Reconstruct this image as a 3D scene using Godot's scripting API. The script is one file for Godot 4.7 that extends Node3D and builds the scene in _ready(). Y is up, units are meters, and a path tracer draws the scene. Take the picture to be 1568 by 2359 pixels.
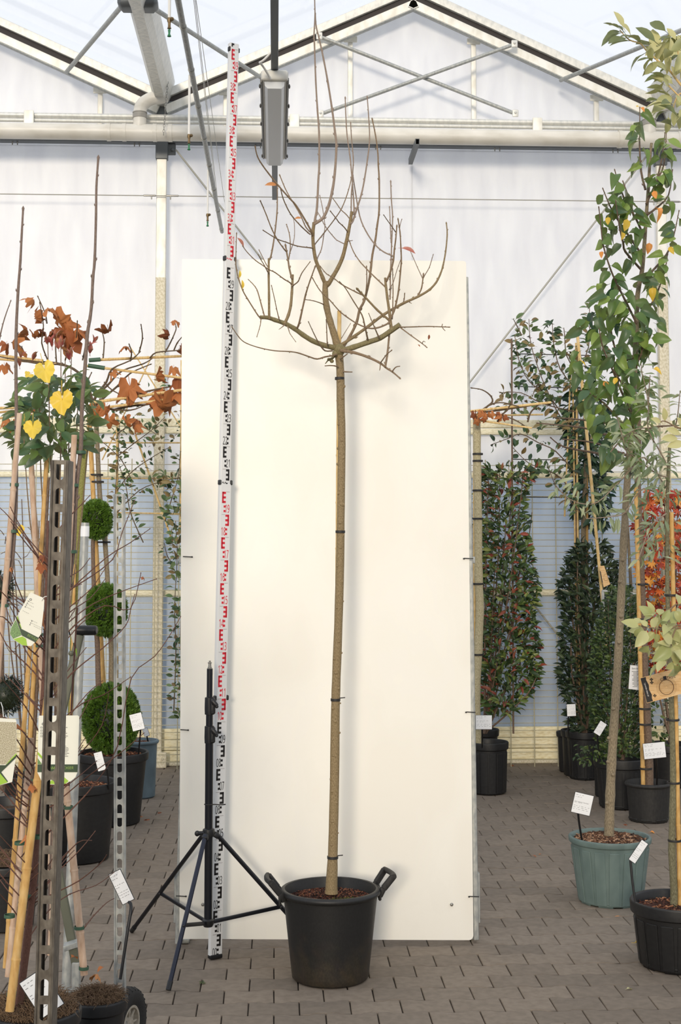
extends Node3D
# A greenhouse bay with a potted standard tree in front of a white board and a surveyor's staff.
# World: x right along the gable wall, y up, the gable wall lies towards -z. "d" below is depth in metres towards that wall.

const EYE := Vector3(0, 1.706, 0)
const FPX := 3200.0          # focal length in pixels of the 1568 x 2359 frame
const CY := 1038.23          # row of the optical axis: the lens is shifted
const S := 3200.0 / 2750.0   # depths "d" are written for a 2750 px lens; true depth is d * S
var yaw := deg_to_rad(2.677)
var pitch := deg_to_rad(4.0)
var F: Vector3
var R: Vector3
var U: Vector3
var M := {}
var rng := RandomNumberGenerator.new()
var used := {}
var tex_seed := 1

# ---------------------------------------------------------------- placing helpers
func at(x: float, y: float, d: float) -> Vector3:
	var r := F + R * ((x - 784.0) / FPX) - U * ((y - CY) / FPX)
	return EYE + r * (d * S / -r.z)

func gr(x: float, y: float, h := 0.0) -> Vector3:
	var r := F + R * ((x - 784.0) / FPX) - U * ((y - CY) / FPX)
	return EYE + r * ((h - EYE.y) / r.y)

# metres of one pixel at depth d
func px(n: float, d: float) -> float:
	return n * d * S / FPX

# flat list of pixel pairs, depth running from d0 to d1
func pts(a: Array, d0: float, d1: float) -> Array:
	var out := []
	var n := a.size() / 2
	for i in n:
		out.append(at(a[i * 2], a[i * 2 + 1], lerpf(d0, d1, float(i) / maxf(1.0, n - 1))))
	return out

# ---------------------------------------------------------------- mesh builder
class MB:
	var v := PackedVector3Array()
	var uv := PackedVector2Array()
	var c := PackedColorArray()
	var ix := PackedInt32Array()
	var col := Color.WHITE
	func vert(p: Vector3, t := Vector2.ZERO) -> int:
		v.append(p); uv.append(t); c.append(col)
		return v.size() - 1
	func tri(a: int, b: int, d: int) -> void:
		ix.append(a); ix.append(b); ix.append(d)
	# a flat polygon, turned so that it faces "out"
	func face(ps: Array, out: Vector3) -> void:
		var k := v.size()
		var n: Vector3 = (ps[2] - ps[0]).cross(ps[1] - ps[0])
		for p in ps: vert(p, Vector2(p.x + p.z, p.y))
		for i in range(1, ps.size() - 1):
			if n.dot(out) >= 0.0: tri(k, k + i, k + i + 1)
			else: tri(k, k + i + 1, k + i)
	func box(t: Transform3D, s: Vector3, b := 0.0) -> void:
		var h := s * 0.5
		if b <= 0.0:
			for k in 3:
				for sg in [-1.0, 1.0]:
					var o := Vector3.ZERO; o[k] = sg * h[k]
					var a := Vector3.ZERO; a[(k + 1) % 3] = h[(k + 1) % 3]
					var e := Vector3.ZERO; e[(k + 2) % 3] = h[(k + 2) % 3]
					face([t * (o - a - e), t * (o + a - e), t * (o + a + e), t * (o - a + e)], t.basis * o)
			return
		b = minf(b, minf(h.x, minf(h.y, h.z)) * 0.9)
		var id := {}
		for k in 3:
			for i in 8:
				var sg := Vector3(1 if i & 1 else -1, 1 if i & 2 else -1, 1 if i & 4 else -1)
				var p := sg * (h - Vector3(b, b, b))
				p[k] = sg[k] * h[k]
				p = t * p
				id[i * 3 + k] = vert(p, Vector2(p.x + p.z, p.y))
		var ce := t.origin
		for k in 3:
			var l := 1 << ((k + 1) % 3)
			var m := 1 << ((k + 2) % 3)
			for base in [0, 1 << k]:
				quad(id[base * 3 + k], id[(base | l) * 3 + k], id[(base | l | m) * 3 + k], id[(base | m) * 3 + k], ce)
			# edges running along k between faces k+1 and k+2
			var f1 := (k + 1) % 3
			var f2 := (k + 2) % 3
			for a in [0, l]:
				for e in [0, m]:
					var i0: int = a | e
					var i1: int = i0 | (1 << k)
					quad(id[i0 * 3 + f1], id[i1 * 3 + f1], id[i1 * 3 + f2], id[i0 * 3 + f2], ce)
		for i in 8:
			otri(id[i * 3], id[i * 3 + 1], id[i * 3 + 2], ce)
	func otri(a: int, b: int, d: int, ce: Vector3) -> void:
		if (v[d] - v[a]).cross(v[b] - v[a]).dot((v[a] + v[b] + v[d]) / 3.0 - ce) >= 0.0: tri(a, b, d)
		else: tri(a, d, b)
	func quad(a: int, b: int, d: int, e: int, ce: Vector3) -> void:
		otri(a, b, d, ce); otri(a, d, e, ce)
	# box between two points, w across (along "side"), h the other way
	func bar(p: Vector3, q: Vector3, w: float, h: float, side := Vector3.RIGHT, b := 0.0) -> void:
		var y := (q - p)
		var l := y.length()
		y /= l
		var x := (side - y * side.dot(y)).normalized()
		var z := x.cross(y)
		box(Transform3D(Basis(x, y, z), (p + q) * 0.5), Vector3(w, l, h), b)
	func tube(ps: Array, rs: Array, n := 6, cap := true) -> void:
		var m := ps.size()
		var t: Vector3 = (ps[1] - ps[0]).normalized()
		var nn := t.cross(Vector3(0.31, 0.2, 0.93)).normalized()
		var k0 := v.size()
		var run := 0.0
		for i in m:
			var t2: Vector3 = ((ps[mini(i + 1, m - 1)] - ps[maxi(i - 1, 0)])).normalized()
			nn = (nn - t2 * nn.dot(t2)).normalized()
			var bb := t2.cross(nn)
			if i > 0: run += (ps[i] - ps[i - 1]).length()
			for j in n + 1:
				var a := TAU * j / n
				vert(ps[i] + (nn * cos(a) + bb * sin(a)) * rs[i], Vector2(float(j) / n, run))
		for i in m - 1:
			for j in n:
				var a := k0 + i * (n + 1) + j
				var b := a + n + 1
				tri(a, b, b + 1); tri(a, b + 1, a + 1)
		if cap:
			for e in [0, m - 1]:
				var k := v.size()
				var o: Vector3 = ps[e] - ps[1 if e == 0 else m - 2]
				for j in n: vert(v[k0 + e * (n + 1) + j], Vector2(0.5, run))
				for j in range(1, n - 1):
					if (v[k + j + 1] - v[k]).cross(v[k + j] - v[k]).dot(o) >= 0: tri(k, k + j, k + j + 1)
					else: tri(k, k + j + 1, k + j)
	# profile of (radius, height), turned round the y axis of t
	func lathe(pr: Array, n: int, t: Transform3D, wob := 0.0) -> void:
		var last := -1
		for i in pr.size() - 1:
			var a: Vector2 = pr[i]
			var b: Vector2 = pr[i + 1]
			var share := false
			if i > 0:
				var o: Vector2 = a - pr[i - 1]
				share = absf(o.angle_to(b - a)) < 0.7
			var k0 := last if share else ring(a, n, t)
			var k1 := ring(b, n, t)
			for j in n:
				tri(k0 + j, k1 + j + 1, k1 + j); tri(k0 + j, k0 + j + 1, k1 + j + 1)
			last = k1
	func ring(p: Vector2, n: int, t: Transform3D) -> int:
		var k := v.size()
		for j in n + 1:
			var a := TAU * j / n
			vert(t * Vector3(p.x * cos(a), p.y, p.x * sin(a)), Vector2(2.0 * j / n, p.y))
		return k
	# polygon in the xy plane of t, made th thick along z
	func prism(poly: PackedVector2Array, th: float, t: Transform3D) -> void:
		var ids := Geometry2D.triangulate_polygon(poly)
		for s in [-0.5, 0.5]:
			for i in ids.size() / 3:
				var f := []
				for e in 3: f.append(t * Vector3(poly[ids[i * 3 + e]].x, poly[ids[i * 3 + e]].y, s * th))
				face(f, t.basis.z * s)
		var ccw := not Geometry2D.is_polygon_clockwise(poly)
		for i in poly.size():
			var a := poly[i]
			var b := poly[(i + 1) % poly.size()]
			var o := Vector2(b.y - a.y, a.x - b.x) * (1.0 if ccw else -1.0)
			face([t * Vector3(a.x, a.y, -th / 2), t * Vector3(b.x, b.y, -th / 2), t * Vector3(b.x, b.y, th / 2), t * Vector3(a.x, a.y, th / 2)], t.basis * Vector3(o.x, o.y, 0))
	func ball(p: Vector3, r: Vector3, n := 8, m := 5) -> void:
		var pr := []
		for i in m + 1:
			var a := -PI / 2 + PI * i / m
			pr.append(Vector2(maxf(0.001, cos(a)), sin(a)))
		lathe(pr, n, Transform3D(Basis.from_scale(r), p))
	# an existing mesh, moved
	func put(m: MB, t: Transform3D) -> void:
		var k := v.size()
		for i in m.v.size():
			v.append(t * m.v[i]); uv.append(m.uv[i]); c.append(m.c[i] * col)
		for i in m.ix: ix.append(k + i)
	func mesh() -> ArrayMesh:
		var n := PackedVector3Array()
		n.resize(v.size())
		for i in ix.size() / 3:
			var a := ix[i * 3]
			var b := ix[i * 3 + 1]
			var d := ix[i * 3 + 2]
			var f := (v[d] - v[a]).cross(v[b] - v[a])
			n[a] += f; n[b] += f; n[d] += f
		for i in n.size():
			n[i] = n[i].normalized() if n[i].length_squared() > 1e-24 else Vector3.UP
		var s := []
		s.resize(Mesh.ARRAY_MAX)
		s[Mesh.ARRAY_VERTEX] = v; s[Mesh.ARRAY_NORMAL] = n; s[Mesh.ARRAY_TEX_UV] = uv; s[Mesh.ARRAY_COLOR] = c; s[Mesh.ARRAY_INDEX] = ix
		var am := ArrayMesh.new()
		am.add_surface_from_arrays(Mesh.PRIMITIVE_TRIANGLES, s)
		return am

# ---------------------------------------------------------------- naming helpers
func numbered(n: String) -> String:
	var k: int = used.get(n, 0)
	used[n] = k + 1
	return n if k == 0 else "%s_%03d" % [n, k]

func tag(o: Node, label: String, category: String, group := "") -> Node:
	if label: o.set_meta("label", label)
	if category: o.set_meta("category", category)
	if group: o.set_meta("group", group)
	return o

# a thing: a Node3D at its base whose children are its parts
func thing(called: String, label: String, category: String, where: Vector3, group := "") -> Node3D:
	var o := Node3D.new()
	o.name = numbered(called)
	add_child(o)
	o.position = where
	tag(o, label, category, group)
	return o

# world position of a node (things are moved but never turned before their parts are added)
func origin_of(n: Node) -> Vector3:
	var p := Vector3.ZERO
	while n is Node3D and n != self:
		p += n.position
		n = n.get_parent()
	return p

# commits a builder whose points are WORLD points as one part of "parent"
func part(called: String, b: MB, mat: Material, parent: Node, label := "") -> MeshInstance3D:
	var o := MeshInstance3D.new()
	o.name = numbered(called) if parent == self else called
	var off := origin_of(parent)
	if off != Vector3.ZERO:
		for i in b.v.size(): b.v[i] -= off
	o.mesh = b.mesh()
	o.material_override = mat
	parent.add_child(o, true)
	if label: o.set_meta("label", label)
	return o

# one shared mesh put down as a part, at a world transform
func put(called: String, m: Mesh, mat: Material, t: Transform3D, parent: Node) -> MeshInstance3D:
	var o := MeshInstance3D.new()
	o.name = called
	o.mesh = m
	o.material_override = mat
	o.transform = Transform3D(t.basis, t.origin - origin_of(parent))
	parent.add_child(o, true)
	return o

func structure(o: Node) -> Node:
	o.set_meta("kind", "structure")
	return o

func stuff(o: Node) -> Node:
	o.set_meta("kind", "stuff")
	return o

# ---------------------------------------------------------------- materials
func ramp(cs: Array) -> Gradient:
	var g := Gradient.new()
	var off := PackedFloat32Array()
	var co := PackedColorArray()
	for i in cs.size():
		off.append(0.15 + 0.7 * i / maxf(1.0, cs.size() - 1)); co.append(cs[i])
	g.offsets = off; g.colors = co
	return g

func ntex(freq: float, cs: Array, size := 256, oct := 4, kind := FastNoiseLite.TYPE_SIMPLEX_SMOOTH) -> NoiseTexture2D:
	var n := FastNoiseLite.new()
	tex_seed += 7
	n.seed = tex_seed
	n.noise_type = kind
	n.frequency = freq
	n.fractal_octaves = oct
	var t := NoiseTexture2D.new()
	t.width = size; t.height = size
	t.seamless = true
	t.noise = n
	if cs.size(): t.color_ramp = ramp(cs)
	return t

func mat(called: String, col: Color, rough := 0.7, metal := 0.0) -> StandardMaterial3D:
	var m := StandardMaterial3D.new()
	m.resource_name = called
	m.albedo_color = col
	m.roughness = rough
	m.metallic = metal
	M[called] = m
	return m

# colour given by noise, triplanar in the thing's own axes
func nmat(called: String, cs: Array, freq: float, scale: Vector3, rough := 0.7, metal := 0.0, bump := 0.0) -> StandardMaterial3D:
	var m := mat(called, Color.WHITE, rough, metal)
	m.albedo_texture = ntex(freq, cs)
	m.uv1_triplanar = true
	m.uv1_world_triplanar = true
	m.uv1_scale = scale
	if bump > 0.0:
		m.heightmap_enabled = true
		m.heightmap_texture = ntex(freq, [])
		m.heightmap_scale = bump
	return m

func leafmat(called: String, col: Color, back: Color, rough := 0.45) -> StandardMaterial3D:
	var m := mat(called, col, rough)
	m.backlight_enabled = true
	m.backlight = back
	return m

func rgb8(r: int, g: int, b: int) -> Color:
	return Color(r / 255.0, g / 255.0, b / 255.0)

func make_materials() -> void:
	# metal and plastic of the house
	nmat("galvanised", [rgb8(206, 206, 200), rgb8(220, 219, 212), rgb8(230, 228, 220)], 0.03, Vector3(3, 1.6, 3), 0.5, 0.35)
	nmat("galvanised_dull", [rgb8(150, 153, 152), rgb8(172, 174, 170), rgb8(190, 190, 183)], 0.04, Vector3(4, 2, 4), 0.5, 0.3)
	nmat("white_paint_steel", [rgb8(226, 222, 208), rgb8(240, 237, 226), rgb8(246, 244, 236)], 0.02, Vector3(2, 1, 2), 0.45, 0.1)
	nmat("dirty_steel", [rgb8(190, 181, 152), rgb8(208, 200, 176), rgb8(222, 216, 198)], 0.04, Vector3(5, 4.0, 5), 0.55, 0.15)
	nmat("kick_sunlit", [rgb8(222, 208, 164), rgb8(240, 230, 192), rgb8(248, 241, 212)], 0.04, Vector3(1.5, 5.0, 5), 0.5)  # cream lightened to stand in for sunlight falling on the kick boards
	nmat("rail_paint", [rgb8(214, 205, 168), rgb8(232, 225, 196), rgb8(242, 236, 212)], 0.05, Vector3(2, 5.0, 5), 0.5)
	mat("near_black", rgb8(58, 52, 50), 0.7)
	mat("dark_steel", rgb8(108, 112, 114), 0.5, 0.3)
	mat("wire", rgb8(170, 168, 158), 0.5, 0.4)
	nmat("mesh_wire", [rgb8(176, 168, 138), rgb8(200, 194, 166)], 0.1, Vector3(2, 2, 2), 0.5, 0.2)
	nmat("drain_pvc", [rgb8(214, 209, 196), rgb8(228, 224, 213), rgb8(236, 232, 222)], 0.01, Vector3(1, 3, 1), 0.4)
	mat("pvc_seal", rgb8(160, 156, 148), 0.5)
	mat("white_plastic", rgb8(232, 230, 224), 0.4)
	mat("black_plastic", rgb8(24, 25, 27), 0.42)
	mat("black_tube", rgb8(22, 24, 30), 0.33, 0.1)
	mat("blue_black_tube", rgb8(30, 35, 52), 0.3, 0.2)
	mat("bolt", rgb8(150, 148, 142), 0.4, 0.7)
	mat("brass", rgb8(120, 100, 70), 0.4, 0.6)
	mat("green_nozzle", rgb8(44, 120, 76), 0.5)
	# see-through sheets
	var g := mat("roof_glass", Color(0.93, 0.96, 1.0, 0.06), 0.05)
	g.metallic_specular = 0.25
	g.transparency = BaseMaterial3D.TRANSPARENCY_ALPHA
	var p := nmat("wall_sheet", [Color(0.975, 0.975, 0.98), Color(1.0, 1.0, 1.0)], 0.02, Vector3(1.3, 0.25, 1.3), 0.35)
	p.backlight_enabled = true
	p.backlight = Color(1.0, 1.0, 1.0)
	var p2 := nmat("wall_sheet_blue_shade", [Color(0.85, 0.895, 0.945), Color(0.89, 0.925, 0.96)], 0.02, Vector3(1.3, 0.25, 1.3), 0.35)  # lower sheets tinted: the blue grey outdoor shade is in their colour
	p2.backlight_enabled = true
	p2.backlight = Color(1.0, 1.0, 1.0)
	# ground
	nmat("joint_sand", [rgb8(48, 42, 36), rgb8(66, 58, 50)], 0.2, Vector3(4, 4, 4), 0.95)
	for i in 4:
		var k := 1.0 + 0.035 * (i - 1.5)
		var m := nmat("paver%d" % i, [Color(0.476 * k, 0.428 * k, 0.376 * k), Color(0.502 * k, 0.454 * k, 0.40 * k), Color(0.526 * k, 0.477 * k, 0.422 * k)], 0.035, Vector3(2.2, 2.2, 2.2), 0.82, 0.0)
		m.uv1_offset = Vector3(i * 0.37, 0, i * 0.21)
	nmat("yard", [rgb8(198, 200, 204), rgb8(214, 216, 220)], 0.03, Vector3(0.3, 0.3, 0.3), 0.95)
	nmat("shade_wall", [rgb8(34, 44, 58), rgb8(52, 66, 84)], 0.04, Vector3(0.4, 0.4, 0.4), 0.95)
	# board, staff
	nmat("board_face", [rgb8(243, 239, 228), rgb8(246, 243, 233), rgb8(248, 245, 236)], 0.008, Vector3(0.7, 0.4, 0.7), 0.38)
	mat("board_edge", rgb8(196, 186, 164), 0.8)
	mat("staff_body", rgb8(228, 228, 226), 0.35, 0.0)
	mat("staff_print", rgb8(30, 26, 24), 0.5)
	mat("staff_print_red", rgb8(214, 34, 52), 0.5)
	mat("tick_grey", rgb8(150, 140, 136), 0.5)
	# pots
	nmat("pot_black", [rgb8(18, 18, 19), rgb8(25, 25, 26), rgb8(31, 31, 31)], 0.05, Vector3(3, 3, 3), 0.48)
	nmat("pot_black_dusty", [rgb8(24, 23, 22), rgb8(33, 32, 31), rgb8(42, 40, 38)], 0.05, Vector3(4, 2, 4), 0.6)
	nmat("pot_main", [Color(0.7, 0.7, 0.7), Color(0.95, 0.95, 0.95)], 0.08, Vector3(5, 3, 5), 0.5).vertex_color_use_as_albedo = true
	nmat("pot_grey_green", [rgb8(92, 110, 107), rgb8(104, 122, 118), rgb8(114, 132, 127)], 0.02, Vector3(2, 1, 2), 0.55)
	nmat("pot_blue_grey", [rgb8(88, 104, 112), rgb8(104, 122, 130)], 0.02, Vector3(2, 1, 2), 0.55)
	nmat("soil_red", [rgb8(44, 22, 14), rgb8(92, 46, 30), rgb8(140, 84, 58)], 0.12, Vector3(9, 9, 9), 0.95, 0.0, 2.0)
	nmat("coir", [rgb8(62, 44, 30), rgb8(104, 78, 54), rgb8(140, 110, 78)], 0.09, Vector3(14, 5, 6), 0.95, 0.0, 2.0)
	mat("chip", Color.WHITE, 0.9).vertex_color_use_as_albedo = true
	# wood
	for w in [["bark_main", [rgb8(112, 94, 62), rgb8(140, 120, 86), rgb8(160, 142, 108)], 0.05, 22.0],
			["bark_olive", [rgb8(104, 96, 62), rgb8(128, 117, 80), rgb8(150, 138, 100)], 0.05, 20.0],
			["bark_twig", [rgb8(110, 90, 68), rgb8(136, 114, 88), rgb8(156, 134, 108)], 0.06, 22.0],
			["bark_pale", [rgb8(138, 120, 104), rgb8(160, 142, 126)], 0.06, 22.0],
			["bark_grey", [rgb8(104, 92, 72), rgb8(134, 120, 96), rgb8(158, 144, 118)], 0.05, 14.0],
			["bark_brown", [rgb8(84, 66, 52), rgb8(112, 92, 76), rgb8(132, 112, 92)], 0.05, 14.0],
			["bark_moss", [rgb8(104, 100, 44), rgb8(134, 130, 62), rgb8(150, 148, 90)], 0.06, 14.0],
			["bark_moss_grey", [rgb8(84, 80, 58), rgb8(112, 106, 78), rgb8(136, 132, 106)], 0.06, 14.0],
			["bark_light", [rgb8(150, 138, 104), rgb8(186, 174, 138), rgb8(206, 196, 162)], 0.05, 14.0],
			["birch_twig", [rgb8(84, 52, 40), rgb8(112, 76, 60)], 0.06, 20.0],
			["whip", [rgb8(110, 92, 82), rgb8(140, 122, 108)], 0.06, 16.0],
			["vine", [rgb8(84, 68, 52), rgb8(116, 98, 74)], 0.06, 14.0],
			["cane", [rgb8(204, 168, 104), rgb8(222, 190, 130), rgb8(232, 206, 156)], 0.03, 6.0],
			["cane_orange", [rgb8(186, 140, 76), rgb8(206, 164, 98), rgb8(216, 180, 120)], 0.03, 6.0],
			["cane_pink", [rgb8(184, 150, 122), rgb8(206, 176, 150), rgb8(216, 192, 168)], 0.03, 6.0]]:
		nmat(w[0], w[1], w[2], Vector3(w[3], w[3] * 0.3, w[3]), 0.72)
	mat("cane_node", rgb8(140, 100, 56), 0.8)
	mat("tie_black", rgb8(40, 38, 36), 0.6)
	mat("tape_green", rgb8(64, 96, 74), 0.55)
	# leaves
	var sets := {
		"pear": [[66, 100, 40], [88, 120, 46], [122, 148, 66], [56, 88, 58]],
		"pear_yellow": [[222, 180, 40], [226, 140, 56]],
		"prunus": [[46, 84, 50], [34, 70, 52], [84, 112, 52]],
		"red_tip": [[150, 62, 72], [176, 88, 88]],
		"dry": [[176, 108, 60], [150, 84, 46], [198, 136, 84], [128, 70, 42], [182, 116, 66]],
		"yellow": [[240, 206, 66], [236, 196, 54]],
		"photinia": [[48, 70, 36], [64, 88, 44], [96, 116, 56], [42, 62, 36], [74, 98, 48], [54, 78, 38], [124, 132, 66], [138, 66, 50]],
		"laurel": [[36, 54, 36], [48, 66, 42], [66, 82, 50], [40, 58, 40]],
		"fine": [[58, 80, 38], [82, 100, 46], [40, 60, 34]],
		"espalier": [[74, 98, 60], [92, 116, 72], [56, 82, 58], [130, 110, 72]],
		"silver": [[134, 146, 116], [158, 166, 136], [112, 128, 98]],
		"felt": [[196, 190, 136], [178, 178, 126], [92, 104, 66], [206, 200, 152]],
		"felt_low": [[172, 172, 116], [156, 162, 108], [186, 184, 132]],
		"maple": [[172, 60, 34], [196, 92, 36], [206, 140, 52], [140, 40, 30]],
		"climber": [[40, 72, 56], [54, 86, 62], [34, 60, 52]],
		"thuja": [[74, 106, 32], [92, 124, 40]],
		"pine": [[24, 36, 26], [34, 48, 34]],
	}
	for s in sets:
		var list := []
		for i in sets[s].size():
			var q: Array = sets[s][i]
			var c := rgb8(q[0], q[1], q[2])
			list.append(leafmat("leaf_%s%d" % [s, i], c, Color(0.55, 0.55, 0.35) if s != "dry" else Color(0.25, 0.2, 0.12), 0.42 if s != "dry" else 0.8))
		M["set_" + s] = list
	var lv := leafmat("leaf_many", Color.WHITE, Color(0.5, 0.5, 0.35), 0.45)
	lv.vertex_color_use_as_albedo = true
	# cards
	mat("card_white", rgb8(240, 241, 242), 0.4)
	mat("card_cream", rgb8(236, 234, 218), 0.45)
	mat("card_dark_green", rgb8(42, 66, 38), 0.5)
	mat("card_lime", rgb8(158, 198, 56), 0.5)
	mat("card_ink", rgb8(96, 98, 100), 0.6)
	mat("card_lime_text", rgb8(150, 180, 84), 0.6)
	mat("card_black", rgb8(32, 28, 26), 0.5)
	mat("white_ink", rgb8(236, 232, 226), 0.6)
	nmat("card_photo", [rgb8(52, 78, 40), rgb8(96, 140, 70), rgb8(170, 200, 130)], 0.12, Vector3(12, 12, 12), 0.4)
	nmat("wood_print", [rgb8(206, 160, 104), rgb8(222, 180, 124), rgb8(230, 194, 142)], 0.02, Vector3(3, 16, 3), 0.5)
	mat("ring_ink", rgb8(112, 78, 46), 0.6)
	nmat("rust_steel", [rgb8(90, 82, 72), rgb8(106, 98, 87), rgb8(122, 114, 102)], 0.03, Vector3(6, 3, 6), 0.6, 0.35)
	nmat("tyre", [rgb8(28, 27, 26), rgb8(44, 42, 40)], 0.1, Vector3(6, 6, 6), 0.8)
	nmat("hub", [rgb8(150, 140, 124), rgb8(180, 172, 156)], 0.05, Vector3(6, 6, 6), 0.6)
	mat("olive_paint", rgb8(96, 98, 82), 0.5)
	nmat("gravel_bloom", [rgb8(120, 106, 78), rgb8(196, 186, 156), rgb8(232, 226, 206)], 0.2, Vector3(8, 8, 8), 0.9)
	leafmat("lamp_diffuser", rgb8(226, 228, 228), Color(0.6, 0.6, 0.6), 0.25)
	mat("lamp_body", rgb8(226, 222, 210), 0.4)
	mat("lamp_clip", rgb8(110, 108, 104), 0.4, 0.3)
	mat("moss", rgb8(92, 108, 40), 0.9)

# ---------------------------------------------------------------- the scene
func _ready() -> void:
	rng.seed = 20240
	F = Vector3(sin(yaw) * cos(pitch), sin(pitch), -cos(yaw) * cos(pitch))
	R = Vector3(cos(yaw), 0, sin(yaw))
	U = R.cross(F)
	# camera
	var cam := Camera3D.new()
	cam.name = "camera"
	cam.keep_aspect = Camera3D.KEEP_HEIGHT
	cam.near = 0.05
	cam.projection = Camera3D.PROJECTION_FRUSTUM
	cam.size = 0.05 * 2359.0 / FPX
	cam.frustum_offset = Vector2(0, -0.05 * (1179.5 - CY) / FPX)
	cam.far = 300.0
	cam.transform = Transform3D(Basis(R, U, -F), EYE)
	add_child(cam)
	cam.current = true
	# sky
	var sky_mat := ProceduralSkyMaterial.new()
	sky_mat.sky_top_color = Color(0.945, 0.965, 1.0)
	sky_mat.sky_horizon_color = Color(0.98, 0.985, 1.0)
	sky_mat.ground_bottom_color = Color(0.42, 0.42, 0.42)
	sky_mat.ground_horizon_color = Color(0.62, 0.63, 0.64)
	sky_mat.sky_energy_multiplier = 1.0
	sky_mat.ground_energy_multiplier = 1.0
	sky_mat.sun_angle_max = 1.0
	var sky := Sky.new()
	sky.sky_material = sky_mat
	var env := Environment.new()
	env.background_mode = Environment.BG_SKY
	env.sky = sky
	env.ambient_light_source = Environment.AMBIENT_SOURCE_SKY
	env.tonemap_mode = Environment.TONE_MAPPER_LINEAR
	env.tonemap_exposure = 1.13
	env.sdfgi_enabled = true
	env.ssao_enabled = true
	env.ssil_enabled = true
	var we := WorldEnvironment.new()
	we.name = "world_environment"
	we.environment = env
	add_child(we)
	# hazy low sun from behind the camera's left shoulder, softened by thin cloud
	var sun := DirectionalLight3D.new()
	sun.name = "sun"
	sun.light_color = Color(1.0, 0.945, 0.86)
	sun.light_energy = 0.62
	sun.light_angular_distance = 11.0
	sun.sky_mode = DirectionalLight3D.SKY_MODE_LIGHT_ONLY
	sun.shadow_enabled = true
	add_child(sun)
	sun.look_at_from_position(Vector3.ZERO, Vector3(0.17, -0.19, -0.96), Vector3.UP)

	make_materials()
	build_outside()
	build_floor()
	build_wall()
	build_roof()
	build_board()
	build_mesh_fence()
	build_overhead()
	build_main_tree()
	build_staff()
	build_tripod()
	build_right()
	build_left()
	build_litter()

# ---------------------------------------------------------------- outside
const WALL_D := 11.1
const GUT := [-9.02, -4.97, -0.92, 3.13, 7.18, 11.23]
const GUT_H := 5.295
const RIDGE_H := 6.21
const REAR := 7.0

func build_outside() -> void:
	var b := MB.new()
	b.box(Transform3D(Basis.IDENTITY, Vector3(0, -0.35, 0)), Vector3(160, 0.1, 160))
	structure(part("ground", b, M.yard, self))
	# unseen blue grey wall added beyond the gable to darken its lower sheets
	b = MB.new()
	b.box(Transform3D(Basis.IDENTITY, Vector3(0, 0.8, -WALL_D - 1.45)), Vector3(26, 2.2, 0.7), 0.15)
	structure(part("wall_added_shade", b, M.shade_wall, self))

# ---------------------------------------------------------------- floor
const ROW := 0.1425
const LEN := 0.19
const ROW0 := 6.082

func paver_mesh() -> MB:
	# dog-bone paver: wide at its ends, narrow in the middle; chamfered top edge
	var hl := LEN / 2 - 0.002
	var w := ROW / 2
	var a := 0.0076
	var o := [Vector2(-hl, w + a - 0.002), Vector2(-hl * 0.62, w + a - 0.002), Vector2(-hl * 0.38, w - a - 0.002), Vector2(hl * 0.38, w - a - 0.002), Vector2(hl * 0.62, w + a - 0.002), Vector2(hl, w + a - 0.002)]
	var out := []
	for q in o: out.append(q)
	for i in range(5, -1, -1): out.append(Vector2(o[i].x, -o[i].y))
	var b := MB.new()
	var n := out.size()
	var top := []
	for q in out:
		var s: Vector2 = q - Vector2(signf(q.x) * 0.0025, signf(q.y) * 0.0025)
		top.append(b.vert(Vector3(s.x, 0, s.y), s))
	var low := []
	for q in out: low.append(b.vert(Vector3(q.x, -0.004, q.y), q))
	var deep := []
	for q in out: deep.append(b.vert(Vector3(q.x, -0.012, q.y), q))
	var ce := Vector3(0, -0.02, 0)
	# the top as three strips
	for q in [[0, 1, 10, 11], [1, 2, 9, 10], [2, 3, 8, 9], [3, 4, 7, 8], [4, 5, 6, 7]]:
		b.quad(top[q[0]], top[q[1]], top[q[2]], top[q[3]], ce)
	for i in n:
		var j := (i + 1) % n
		b.quad(top[i], top[j], low[j], low[i], ce)
		b.quad(low[i], low[j], deep[j], deep[i], ce)
	return b

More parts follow.
